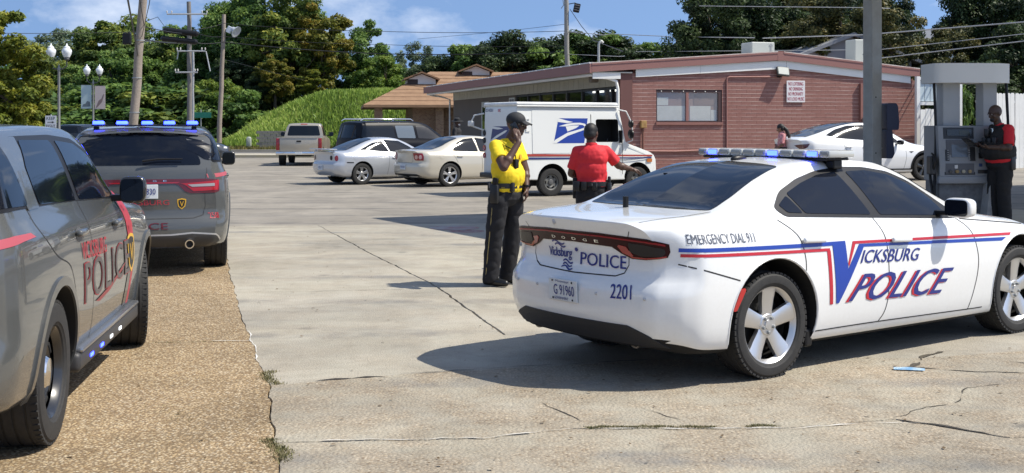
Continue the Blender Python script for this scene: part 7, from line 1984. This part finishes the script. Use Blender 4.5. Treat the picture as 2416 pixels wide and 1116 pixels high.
# --- officer in yellow on the phone
def ex_yellow(t, P, R3, J, f, r, belt, pel):
    q = MB(); ell(q, P(-.012, 0, .050), (.108, .090, .085), R3); capm = melt('cap', q, CAPM, t, .009, 3)
    q = MB(); vs = []
    for i in range(9):
        a = -1 + 2 * i / 8
        for j in range(4):
            vs.append(P(.082 + j * .030 * (1 - .30 * a * a), a * .076, .056 - .010 * j - .016 * a * a))
    q.add(vs, [(i * 4 + j, i * 4 + j + 1, (i + 1) * 4 + j + 1, (i + 1) * 4 + j) for i in range(8) for j in range(3)])
    o = q.build('cap_brim', CAPM, capm, smooth=60); so = o.modifiers.new('s', 'SOLIDIFY'); so.thickness = .008
    q = MB(); q.rbox(-.008, .008, -.04, .04, -.018, .018, .006, 2, Matrix.Translation(P(.098, 0, .008)) @ R3); sg = q.build('sunglasses', mat('black_gloss'), t, smooth=40)
    for k in (-1, 1):
        q = MB(); q.tube([P(.096, k * .045, .012), P(.05, k * .080, .012), P(-.005, k * .084, .008)], .0035, 6); q.build('glasses_arm', BLACK, sg)
    ph = MB(); M_ = Matrix.Translation((.090, -.155, 1.645)) @ Matrix.Rotation(R(-20), 4, 'Z') @ Matrix.Rotation(R(-28), 4, 'Y') @ Matrix.Rotation(R(6), 4, 'X')
    ph.rbox(-.038, .038, -.006, .006, -.075, .075, .006, 2, M_)
    tag(ph.build('mobile_phone', mat('black_gloss'), None, smooth=40), 'black mobile phone held to the ear by the officer in yellow', 'phone'); po_ = bpy.data.objects['mobile_phone']; po_.location = t.location; po_.scale = t.scale
    rr = r
    holster(t, pel + rr * .19 + f * .0 + Vector((0, 0, .06)), rr, f)
    pouch(t, pel - f * .13 + rr * .07 + Vector((0, 0, .07)), -f, rr)
    pouch(t, pel + f * .12 + rr * .10 + Vector((0, 0, .07)), f, rr)
    q = MB(); M_ = Matrix.Translation(Vector(J['chest']) + f * .150 + rr * .05 + Vector((0, 0, -.05))) @ Matrix((f, rr, Vector((0, 0, 1)))).transposed().to_4x4()
    q.rbox(-.02, .02, -.034, .034, -.05, .05, .01, 2, M_); rd = q.build('radio', BLACK, t, smooth=40)
    q = MB(); q.tube(crom([M_ @ Vector((0, 0, .05)), M_ @ Vector((.0, .05, .14)), M_ @ Vector((-.10, .09, .20))], 4), .006, 6); q.build('radio_cord', BLACK, rd)
    M2 = Matrix.Translation(Vector(J['chest']) + f * .145 - rr * .045 + Vector((0, 0, .02))) @ Matrix((f, rr, Vector((0, 0, 1)))).transposed().to_4x4()
    q = MB(); q.prism([(0, -.03), (.022, 0), (.015, .028), (-.015, .028), (-.022, 0)], .0, .006, 'x'); q.V = [tuple(M2 @ Vector(v)) for v in q.V]; q.build('badge', YELLOWV, t)
    q = MB(); q.rbox(-.005, .008, -.025, .025, .052, .098, .004, 1, Matrix.Translation(pel + f * .145) @ Matrix((f, rr, Vector((0, 0, 1)))).transposed().to_4x4() @ Matrix.Translation((0, 0, -.005))); q.build('belt_buckle', YELLOWV, belt)
    # piping down the outer seam
    pts = [Vector(J['hip_r']) + rr * .105 + Vector((0, 0, .06)), Vector(J['hip_r']).lerp(Vector(J['kn_r']), .5) + rr * .100, Vector(J['kn_r']) + rr * .090, Vector(J['kn_r']).lerp(Vector(J['an_r']), .5) + rr * .090, Vector(J['an_r']) + rr * .086]
    q = MB(); q.tube(crom(pts, 6), .005, 6); q.build('seam_piping', mat('gold_piping', (.35, .27, .10), .6), t, smooth=60)
    q = MB(); q.lathe([(.030, -.012), (.034, 0), (.030, .012)], Matrix.Translation(Vector(J['wr_l']) + Vector((0, 0, .03))), 16); q.build('wrist_watch', BLACK, t, smooth=50)
YEL = mat('yellow_polo', (.80, .58, .012), .8, var=(18, .3, (.72, .50, .01)))
f_ = Vector((.84, -.54, 0))
JY = dict(pelvis=(-.01, 0, .985), chest=(-.005, 0, 1.335), head=(.10, -.045, 1.695), sh_r=(-.115, -.165, 1.465), el_r=(-.03, -.36, 1.26), wr_r=(.125, -.245, 1.515),
          sh_l=(.105, .155, 1.465), el_l=(.195, .13, 1.20), wr_l=(.205, .02, 1.02), hip_r=(-.085, -.085, .90), kn_r=(-.135, -.06, .50), an_r=(-.175, -.01, .09), hip_l=(.065, .085, .90), kn_l=(.055, .12, .50), an_l=(.0, .18, .09))
person('person', (-.055, 13.05, 0), 'man in a bright yellow polo and dark cap holding a phone to his ear', JY, f_, (.93, -.36, -.12), YEL,
       hands={'r': (Vector((-.22, .30, 1)), Vector((-.15, 1, -.1)), .30, 1), 'l': (Vector((.0, -.25, -1)), Vector((-1, .1, .1)), .5, -1)}, extras=ex_yellow, scale=1.025, k=1.10, belly=.018, toe={'r': (.8, -.5, 0), 'l': (.93, -.3, 0)}, voxel=.009)

# --- officer in red seen from behind
def ex_red(t, P, R3, J, f, r, belt, pel):
    hair_cap(t, P, R3, HAIRB, 1.0)
    holster(t, pel + r * .185 + Vector((0, 0, .06)), r, f)
    for a, w, h in ((-.15, .075, .12), (-.06, .06, .10), (.07, .055, .10)):
        pouch(t, pel - f * (.150 - a * a) + r * a + Vector((0, 0, .06)), -f, r, w, h)
    q = MB(); M_ = Matrix.Translation(pel - f * .185 + r * .07 + Vector((0, 0, .07))) @ Matrix((f, r, Vector((0, 0, 1)))).transposed().to_4x4()
    q.lathe([(.02, 0), (.034, 0), (.034, .008), (.02, .008), (.02, 0)], M_ @ Matrix.Rotation(R(90), 4, 'Y'), 20); q.build('handcuffs', CHROME, belt, smooth=40)
    q = MB(); q.rbox(-.03, .03, -.03, .02, -.16, .09, .012, 2, Matrix.Translation(pel - r * .20 + Vector((0, 0, .05)))); q.build('radio', BLACK, t)
    q = MB(); q.lathe([(.031, -.012), (.035, 0), (.031, .012)], Matrix.Translation(Vector(J['wr_r']) - Vector((.03, .01, 0))) @ Matrix.Rotation(R(80), 4, 'Y'), 16); q.build('wrist_watch', BLACK, t, smooth=50)
RED = mat('red_polo', (.60, .018, .028), .75, var=(16, .3, (.50, .012, .02)))
JR = dict(pelvis=(-.015, 0, .96), chest=(-.02, 0, 1.31), head=(-.015, .03, 1.635), sh_r=(.155, .03, 1.425), el_r=(.32, .10, 1.245), wr_r=(.475, .17, 1.20),
          sh_l=(-.185, .02, 1.415), el_l=(-.255, .08, 1.15), wr_l=(-.14, .26, 1.10), hip_r=(.08, 0, .88), kn_r=(.09, .02, .49), an_r=(.10, 0, .09), hip_l=(-.10, 0, .88), kn_l=(-.11, .02, .49), an_l=(-.12, 0, .09))
person('person', (.97, 14.5, 0), 'man in a red polo with a loaded belt, seen from behind, reaching to one side', JR, (.25, .97, 0), (.45, .88, -.1), RED,
       hands={'r': (Vector((1, .3, -.25)), Vector((0, .1, -1)), .55, -1), 'l': (Vector((.8, .5, .1)), Vector((0, .1, -1)), .5, 1)}, extras=ex_red, k=1.06, belly=.012, voxel=.010, sleeve=.78)

# --- officer in black vest at the pump
VEST = mat('black_vest', (.008, .008, .009), .8)
def ex_vest(t, P, R3, J, f, r, belt, pel):
    q = MB(); ch = Vector(J['chest'])
    ell(q, ch + Vector((0, 0, -.02)), (.20, .235, .22), R3 if False else Matrix((f, r, Vector((0, 0, 1)))).transposed().to_4x4())
    ell(q, ch - Vector((0, 0, .19)) + f * .045, (.262, .270, .19), Matrix((f, r, Vector((0, 0, 1)))).transposed().to_4x4())
    ell(q, pel + Vector((0, 0, .11)) + f * .04, (.240, .262, .12), Matrix((f, r, Vector((0, 0, 1)))).transposed().to_4x4())
    cap_(q, ch + r * .11 + Vector((0, 0, .10)), ch + r * .10 + f * .05 + Vector((0, 0, .15)), .055, .05); cap_(q, ch - r * .11 + Vector((0, 0, .10)), ch - r * .10 + f * .05 + Vector((0, 0, .15)), .055, .05)
    v = melt('vest', q, VEST, t, .011, 4)
    for a, z in ((-.09, -.05), (.0, -.06), (.09, -.05), (.05, .08)):
        pouch(t, ch + f * .205 + r * a + Vector((0, 0, z)), f, r, .07, .12)
    M2 = Matrix.Translation(ch + f * .19 - r * .02 + Vector((0, 0, .10))) @ Matrix((f, r, Vector((0, 0, 1)))).transposed().to_4x4()
    q = MB(); q.prism([(0, -.035), (.026, 0), (.018, .032), (-.018, .032), (-.026, 0)], .0, .006, 'x'); q.V = [tuple(M2 @ Vector(v_)) for v_ in q.V]; q.build('badge', CHROME, t)
    for k in (-1, 1):
        q = MB(); q.tube([P(.096, k * .040, .008), P(.05, k * .080, .010), P(-.005, k * .084, .006)], .0035, 6); g_ = q.build('glasses_arm', BLACK, t)
    q = MB(); ell(q, P(.075, 0, -.075), (.030, .040, .032), R3); melt('beard', q, HAIRB, t, .009, 2)
    holster(t, pel - r * .19 + Vector((0, 0, .05)), -r, f)
    q = MB(); M_ = Matrix.Translation(Vector(J['wr_r']) + f * .16 + Vector((0, 0, .04))) @ Matrix((f, r, Vector((0, 0, 1)))).transposed().to_4x4() @ Matrix.Rotation(R(-35), 4, 'Y')
    q.rbox(-.11, .11, -.075, .075, -.008, .008, .006, 2, M_); tb = tag(q.build('tablet', mat('black_gloss'), None, smooth=40), 'dark tablet held by the man in the black vest', 'tablet'); tb.location = t.location; tb.scale = t.scale
fv = Vector((-.88, -.48, 0))
RED2 = mat('red_shirt', (.55, .014, .024), .8)
JV = dict(pelvis=(.06, 0, .965), chest=(.05, 0, 1.33), head=(-.035, -.03, 1.69), sh_r=(.07, .18, 1.45), el_r=(-.06, .25, 1.20), wr_r=(-.28, .06, 1.22),
          sh_l=(.12, -.17, 1.45), el_l=(.06, -.30, 1.18), wr_l=(-.20, -.20, 1.185), hip_r=(.03, .09, .88), kn_r=(.0, .10, .49), an_r=(.03, .10, .09), hip_l=(.09, -.09, .88), kn_l=(.07, -.10, .49), an_l=(.10, -.10, .09))
person('person', (7.62, 19.0, .15), 'bald man in a black vest over a red shirt holding a tablet', JV, fv, (-.90, -.30, -.30), RED2, skin=mat('deep_skin', (.05, .026, .018), .5),
       trousers=mat('black_trousers', (.009, .009, .010), .85), hands={'r': (Vector((-1, -.25, .1)), Vector((0, 0, 1)), .5, 1), 'l': (Vector((-1, .1, .15)), Vector((0, .2, 1)), .5, -1)}, extras=ex_vest, scale=1.05, hs=1.06, k=1.18, belly=.05, sleeve=.85, voxel=.011)

# --- woman in pink by the white crossover
def ex_woman(t, P, R3, J, f, r, belt, pel):
    hair_cap(t, P, R3, HAIRB, 1.05)
    q = MB()
    for a, b, r0, r1 in (((-.09, 0, .02), (-.14, 0, -.10), .045, .055), ((-.14, 0, -.10), (-.15, 0, -.26), .055, .050), ((-.15, 0, -.26), (-.12, 0, -.42), .050, .018)):
        cap_(q, P(*a), P(*b), r0, r1)
    melt('ponytail', q, HAIRB, t, .012, 3)
PINK = mat('pink_print', (.55, .27, .27), .8, fine=(26, .9, (.40, .07, .10)), var=(11, .8, (.65, .42, .42)))
JW = dict(pelvis=(0, 0, .86), chest=(-.03, 0, 1.17), head=(-.075, 0, 1.47), sh_r=(.02, .15, 1.28), el_r=(-.06, .22, 1.03), wr_r=(-.20, .16, .90), sh_l=(-.02, -.15, 1.28), el_l=(-.08, -.22, 1.03), wr_l=(-.22, -.16, .92),
          hip_r=(0, .08, .80), kn_r=(0, .09, .44), an_r=(0, .09, .08), hip_l=(0, -.08, .80), kn_l=(0, -.09, .44), an_l=(0, -.09, .08))
person('person', (7.45, 33.2, .19), 'woman with a long dark ponytail in a pink patterned top beside the white crossover', JW, (-.9, .3, 0), (-.85, .35, -.35), PINK, skin=SKIN2, k=.92, extras=ex_woman, sleeve=.95, voxel=.014, hands={'r': (Vector((-.7, 0, -.5)), Vector((0, 0, -1)), .5, 1), 'l': (Vector((-.7, 0, -.5)), Vector((0, 0, -1)), .5, -1)})

# --- man in a wide hat near the shop front
def ex_hat(t, P, R3, J, f, r, belt, pel):
    q = MB(); q.lathe([(.21, .0), (.205, .012), (.105, .022), (.098, .10), (.06, .125), (.001, .12)], Matrix.Translation(P(-.01, 0, .055)) @ Matrix.Rotation(R(6), 4, 'X'), 28); h = q.build('hat', mat('dark_felt', (.012, .012, .013), .8), t, smooth=40)
    q = MB(); ell(q, P(.062, 0, -.055), (.045, .055, .045), R3); melt('face_mask', q, mat('mask_white', (.6, .6, .6), .8), t, .009, 2)
JH = dict(pelvis=(0, 0, .96), chest=(0, 0, 1.31), head=(.02, 0, 1.655), sh_r=(-.05, -.18, 1.44), el_r=(-.06, -.25, 1.18), wr_r=(.05, -.24, .95), sh_l=(.05, .18, 1.44), el_l=(.05, .25, 1.18), wr_l=(.12, .24, .95),
          hip_r=(0, -.09, .88), kn_r=(0, -.09, .48), an_r=(0, -.09, .09), hip_l=(0, .09, .88), kn_l=(0, .09, .48), an_l=(0, .09, .09))
person('person', (-1.88, 41.2, .18), 'man in a wide dark hat standing between the sedan and the shop front', JH, (.8, -.6, 0), (.9, -.4, 0), mat('dark_jacket', (.014, .014, .017), .8), extras=ex_hat, sleeve=.98, voxel=.014, k=1.05, hands={'r': (Vector((0, 0, -1)), Vector((1, 0, 0)), .5, 1), 'l': (Vector((0, 0, -1)), Vector((1, 0, 0)), .5, -1)})
# ---------------------------------------------------------------- poles, lamps, wires, signs
WOOD = mat('pole_wood', (.27, .225, .185), .9, var=(3, .7, (.18, .15, .12)), fine=(22, .5, (.34, .29, .245)), bump=(18, .4))
WOOD2 = mat('pole_wood_grey', (.19, .175, .16), .9, var=(3, .7, (.13, .12, .11)), bump=(18, .4))
STEELG = mat('galvanised', (.42, .43, .43), .45, metal=.4)
WIRE = mat('wire_black', (.012, .012, .013), .6)
WIREW = mat('wire_grey', (.35, .36, .37), .5)
def P3(u, v, d): return Vector((ux(u, d), d, zt(v, d)))
def pole(u0, v0, u1, v1, d, r0, r1, label, m, zb=-.5):
    a = P3(u0, v0, d); b = P3(u1, v1, d); k = (zb - b.z) / (a.z - b.z); base = b + (a - b) * k
    t = empty('utility_pole', (base.x, base.y, 0), 0, label, 'pole', 'utility poles')
    q = MB(); n = 8; L = (b - base)
    pts = [(L.x * i / n + .02 * math.sin(i * 2.1), .015 * math.cos(i * 1.3), zb + L.z * i / n) for i in range(n + 1)]
    q.tube(pts, [r0 + (r1 - r0) * i / n for i in range(n + 1)], 12); q.build('shaft', m, t, smooth=50)
    return t, base, b
tA, bA, eA = pole(315, 300, 341, -60, 42, .165, .135, 'big leaning wooden utility pole behind the police SUV', WOOD)
for z in (2.2, 3.4, 4.7):
    q = MB(); q.lathe([(.17, -.02), (.175, 0), (.17, .02)], Matrix.Translation((eA.x * 0 + (eA.x - bA.x) * (z + .5) / (eA.z + .5), 0, z)), 14); q.build('pole_band', GREYM, tA, smooth=50)
q = MB(); q.rbox(-.14, .14, -.3, -.12, 4.55, 4.95, .03); sp_ = q.build('cable_box', BLACK, tA)
tB, bB, eB = pole(448, 300, 446, 4, 76, .17, .13, 'grey wooden utility pole with three cross arms', WOOD2)
def arm(t, b, d, u0, u1, v, m=STEELG, drop=()):
    a = P3(u0, v, d) - Vector((b.x, b.y, 0)); c = P3(u1, v, d) - Vector((b.x, b.y, 0))
    q = MB(); q.tube([a + Vector((0, -.2, 0)), c + Vector((0, -.2, 0))], .055, 6); o = q.build('cross_arm', m, t)
    for p in (a, c, a.lerp(c, .12), a.lerp(c, .88)):
        q = MB(); q.lathe([(.02, 0), (.03, .04), (.055, .06), (.03, .10), (.055, .12), (.03, .16), (.001, .18)], Matrix.Translation(p + Vector((0, -.2, .05))), 10); q.build('insulator', mat('porcelain', (.45, .44, .42), .3), o, smooth=50)
    return o
arm(tB, bB, 76, 396, 490, 34); arm(tB, bB, 76, 420, 486, 121); arm(tB, bB, 76, 416, 468, 171)
q = MB(); q.tube([P3(486, 121, 76) - Vector((bB.x, bB.y, 0)), P3(496, 168, 76) - Vector((bB.x, bB.y, 0))], .04, 6); q.build('arm_brace', STEELG, tB)
q = MB(); q.tube([P3(421, 121, 76) - Vector((bB.x, bB.y, 0)), P3(418, 140, 76) - Vector((bB.x, bB.y, 0))], .04, 6); q.build('arm_brace', STEELG, tB)
pole(455, 300, 456, 120, 78, .08, .07, 'thin grey steel pole just behind the cross-arm pole', STEELG)
tC, bC, eC = pole(517, 330, 529, 34, 79, .17, .12, 'slim wooden pole carrying a white flood lamp', WOOD)
lc = P3(548, 72, 79) - Vector((bC.x, bC.y, 0)); s_ = P3(530, 66, 79) - Vector((bC.x, bC.y, 0))
q = MB(); q.tube([s_, lc - Vector((.25, 0, .05))], .05, 8); fa = q.build('lamp_arm', STEELG, tC)
q = MB(); q.lathe([(.08, -.25), (.16, -.2), (.20, .0), (.36, .12), (.40, .20), (.36, .20), (.001, .12)], Matrix.Translation(lc + Vector((.15, -.05, 0))) @ Matrix.Rotation(R(125), 4, 'Y') @ Matrix.Rotation(R(20), 4, 'X'), 20); q.build('flood_lamp', mat('lamp_white', (.62, .65, .68), .35, metal=.3), tC, smooth=50)
q = MB(); q.rbox(-.16, .16, -.14, .14, -.22, .22, .03, 2, Matrix.Translation(lc + Vector((-.18, 0, .05))) @ Matrix.Rotation(R(25), 4, 'Y')); q.build('ballast_box', mat('lamp_white'), tC)
tD, bD, eD = pole(1340, 250, 1335, -40, 76, .17, .14, 'weathered pole behind the store carrying a black terminal box', mat('pole_wood_pale', (.30, .285, .26), .9, var=(4, .6, (.22, .21, .19)), bump=(18, .3)))
c = P3(1361, 18, 76) - Vector((bD.x, bD.y, 0))
q = MB(); q.rbox(-.20, .20, -.16, .16, -.30, .26, .05, 2, Matrix.Translation(c) @ Matrix.Rotation(R(12), 4, 'Y')); tb = q.build('terminal_box', BLACK, tD)
for i in range(3):
    q = MB(); q.rbox(-.17, .17, -.19, -.15, -.22 + i * .15, -.14 + i * .15, .02, 1, Matrix.Translation(c) @ Matrix.Rotation(R(12), 4, 'Y')); q.build('terminal_rib', mat('rib_grey', (.08, .08, .085), .5), tb)
q = MB(); q.tube([P3(1340, 10, 76) - Vector((bD.x, bD.y, 0)), c + Vector((-.1, 0, .3)), c + Vector((0, 0, .2))], .03, 6); q.build('bracket', BLACK, tD)
q = MB(); q.tube([P3(1328, 0, 76) - Vector((bD.x, bD.y, 0)), P3(1330, 12, 76) - Vector((bD.x, bD.y, 0)), P3(1324, 20, 76) - Vector((bD.x, bD.y, 0))], .03, 6); q.build('bracket', STEELG, tD)

def wire(pts, r, label, m=WIRE, sag=.0, name='wire'):
    P = []
    for i in range(len(pts) - 1):
        a, b = P3(*pts[i]), P3(*pts[i + 1])
        for k in range(12 if i < len(pts) - 2 else 13):
            t = k / 12; p = a.lerp(b, t); p.z -= sag * 4 * t * (1 - t); P.append(p)
    o = P[0].copy(); q = MB(); q.tube([p - o for p in P], r, 5)
    return tag(q.build(name, m, smooth=80, loc=o), label, 'wire', 'overhead wires')
wire([(-20, 78, 70), (447, 70, 76), (527, 55, 78), (900, 74, 78), (1338, 73, 76)], .018, 'uppermost wire from the flood lamp pole to the pole behind the store', sag=.1)
wire([(327, 60, 42), (470, 80, 76), (527, 86, 78), (900, 105, 78), (1338, 108, 76)], .016, 'middle wire between the flood lamp pole and the pole behind the store', sag=.1)
wire([(330, 92, 42), (455, 100, 77), (527, 99, 78), (900, 127, 78), (1338, 122, 76)], .030, 'lowest thick cable crossing in front of the trees', sag=.1)
wire([(1338, 75, 76), (1400, 80, 74), (1425, 83, 74), (1440, 80, 74), (1600, 87, 70), (1780, 89, 55)], .022, 'pale cable from the pole to the roof unit', WIREW)
wire([(1800, 90, 55), (2040, 82, 50), (2416, 52, 42), (2480, 46, 42)], .024, 'pale upper service wire to the far right', WIREW)
wire([(1650, 14, 62), (2040, 18, 50), (2100, 20, 50)], .016, 'thin wire at the top of the dark oaks', WIREW)
wire([(1500, 122, 70), (2075, 117, 48), (2416, 80, 42), (2480, 74, 42)], .014, 'thin middle service wire to the far right', WIREW)
wire([(2078, 137, 48), (2416, 97, 42), (2480, 90, 42)], .020, 'lower pale service wire crossing the pines', WIREW)
wire([(985, 92, 110), (1180, 75, 95), (1336, 57, 76)], .014, 'faint wire slanting up to the pole behind the store')
wire([(1345, 22, 76), (1372, 62, 70), (1400, 95, 64), (1470, 121, 46)], .022, 'service drop from the pole to the store roof mast')
wire([(1340, 128, 76), (1460, 133, 60), (1474, 132, 46)], .014, 'thin cable from the pole toward the store mast', WIREW)
wire([(325, 130, 42), (313, 60, 30), (300, -10, 22)], .02, 'dark cable rising left of the leaning pole')
wire([(340, 60, 42), (330, 0, 38), (325, -30, 36)], .014, 'dark cable beside the leaning pole top')
wire([(345, 50, 42), (372, 40, 60), (388, 62, 70)], .014, 'looping drop wire right of the leaning pole')
wire([(335, 85, 42), (352, 10, 34), (358, -30, 32)], .012, 'thin wire rising right of the leaning pole')
wire([(527, 140, 79), (640, 170, 90), (740, 195, 98)], .014, 'guy wire running from the flood lamp pole into the trees')
for (u0, v0, u1, v1, lb) in ((388, 71, 465, 80, 'upper black splice closure hanging on the cables'), (383, 91, 462, 99, 'lower black splice closure hanging on the cables')):
    a, b = P3(u0, v0, 62), P3(u1, v1, 62); q = MB(); q.cyl((0, 0, 0), b - a, .145, .145, 14); q.cyl((0, 0, 0), (a - b) * .06, .145, .03, 14); q.cyl(b - a, (b - a) * 1.06, .145, .03, 14)
    tag(q.build('splice_case', BLACK, smooth=40, loc=a), lb, 'splice case', 'cable splice cases')

# twin-globe street lamps
GLOBE = mat('frosted_globe', (.72, .74, .76), .2, coat=.4)
IRON = mat('lamp_iron', (.06, .062, .062), .5)
LGREY = mat('lamp_post_grey', (.22, .225, .225), .5)
def street_lamp(u, d, vg, half, label, banners=False):
    zg = zt(vg, d); x = ux(u, d)
    t = empty('street_lamp', (x, d, 0), 0, label, 'street lamp', 'twin globe street lamps')
    q = MB(); q.lathe([(.16, -.2), (.16, .3), (.10, .5), (.075, .6), (.065, zg - 1.0), (.09, zg - .95), (.05, zg - .8), (.001, zg - .6)], None, 16); q.build('post', LGREY, t, smooth=40)
    q = MB(); q.tube([(-half, 0, zg - .45), (-half, 0, zg - .75), (-half * .6, 0, zg - .9), (0, 0, zg - .95), (half * .6, 0, zg - .9), (half, 0, zg - .75), (half, 0, zg - .45)], .035, 8); q.build('arm', IRON, t, smooth=50)
    for sg in (-1, 1):
        q = MB(); q.lathe([(.10, -.46), (.14, -.40), (.12, -.33), (.15, -.30)], Matrix.Translation((sg * half, 0, zg)), 16); q.build('globe_holder', IRON, t, smooth=40)
        q = MB(); q.lathe([(.15, -.30), (.24, -.10), (.26, .05), (.22, .14), (.17, .16), (.15, .26), (.08, .30), (.04, .34), (.03, .42), (.001, .46)], Matrix.Translation((sg * half, 0, zg)), 20); q.build('globe', GLOBE, t, smooth=40)
    if banners:
        for sg, m_, m2, vt, vb in ((-1, mat('banner_blue', (.42, .52, .55), .7), mat('banner_car_grey', (.12, .15, .18), .7), 201, 256), (1, mat('banner_pink', (.55, .46, .44), .7), mat('banner_figure', (.22, .16, .16), .7), 203, 257)):
            z0, z1 = zt(vb, d), zt(vt, d); x0, x1 = sorted((sg * .12, sg * .88)); q = MB(); q.box(x0, x1, -.015, .0, z0, z1); b = q.build('banner', m_, t)
            q = MB(); q.tube([(0, 0, z1 + .02), (sg * .92, 0, z1 + .02)], .018, 6); q.tube([(0, 0, z0 - .02), (sg * .92, 0, z0 - .02)], .018, 6); q.build('banner_rod', IRON, t)
            xm = (x0 + x1) / 2
            q = MB()
            if sg < 0: q.prism([(xm - .28, z0 + .12), (xm - .25, z0 + .30), (xm - .05, z0 + .36), (xm + .05, z0 + .55), (xm + .25, z0 + .5), (xm + .30, z0 + .15)], -.022, -.017, 'y')
            else: q.prism([(xm - .30, z0 + .1), (xm - .1, z0 + .6), (xm + .1, z0 + .75), (xm + .25, z0 + 1.1), (xm + .3, z0 + 1.05), (xm + .15, z0 + .5), (xm - .2, z0 + .12)], -.022, -.017, 'y')
            q.build('banner_print', m2, b)
    return t
street_lamp(139, 64, 122, .42, 'near twin globe street lamp left of the leaning pole')
street_lamp(220, 88, 166, .46, 'far twin globe street lamp with two banners', True)
# signs
ks = empty('keep_right_sign', (ux(120, 55), 55, 0), R(-4), 'white keep right sign with a black arrow by the street', 'sign')
q = MB(); q.tube([(0, .03, -.2), (0, .03, zt(270, 55))], .03, 8); q.build('sign_post', STEELG, ks)
za, zb_ = zt(304, 55), zt(273, 55); q = MB(); q.rbox(-.26, .26, -.012, .0, za, zb_, .003, 1); q.build('sign_plate', mat('sign_plate_white', (.70, .71, .72), .5), ks)
BKV = mat('sign_black', (.02, .02, .02), .6); fk = lambda a, b, z: Vector((a, -.014 - z, b))
flat_text('sign_word', 'KEEP', BKV, ks, fk, (-.20, zb_ - .19), (.20, zb_ - .19), (-.20, zb_ - .05), .02); flat_text('sign_word', 'RIGHT', BKV, ks, fk, (-.22, za + .05), (.22, za + .05), (-.22, za + .19), .02)
zm = (za + zb_) / 2; q = MB(); q.prism([(-.16, zm - .015), (.06, zm - .015), (.06, zm - .05), (.17, zm), (.06, zm + .05), (.06, zm + .015), (-.16, zm + .015)], -.018, -.014, 'y'); q.build('arrow', BKV, ks)
q = MB(); q.rbox(-.18, .18, -.012, .0, zt(316, 55) - .15, zt(307, 55), .003, 1); q.build('lower_plate', mat('sign_plate_white'), ks)
gs = empty('street_name_sign', (ux(474, 84), 84, 0), R(0), 'green street name sign by the utility poles', 'sign')
q = MB(); q.tube([(0, .03, -.2), (0, .03, zt(258, 84))], .03, 8); q.build('sign_post', STEELG, gs)
z0, z1 = zt(278, 84), zt(265, 84); q = MB(); q.rbox(-.72, .72, -.012, .0, z0, z1, .003, 1); q.build('sign_plate', mat('sign_green', (.01, .16, .11), .5), gs)
flat_text('sign_word', 'E Adams St', mat('sign_plate_white'), gs, fk, (-.6, z0 + .08), (.6, z0 + .08), (-.6, z1 - .08), .02) if False else None
for i in range(5):
    q = MB(); a = -.62 + i * .26; q.box(a, a + .17, -.016, -.0125, z0 + .12, z1 - .12); q.build('sign_letter_block', mat('sign_plate_white'), gs) if False else None
tp = empty('thin_post', (ux(70, 70), 70, 0), 0, 'thin grey steel post near the left street trees', 'pole'); q = MB(); q.tube([(0, 0, -.2), (0, 0, zt(172, 70))], .05, 8); q.build('shaft', STEELG, tp); q = MB(); q.sphere((0, 0, zt(172, 70)), .06, 10, 6); q.build('cap', STEELG, tp)
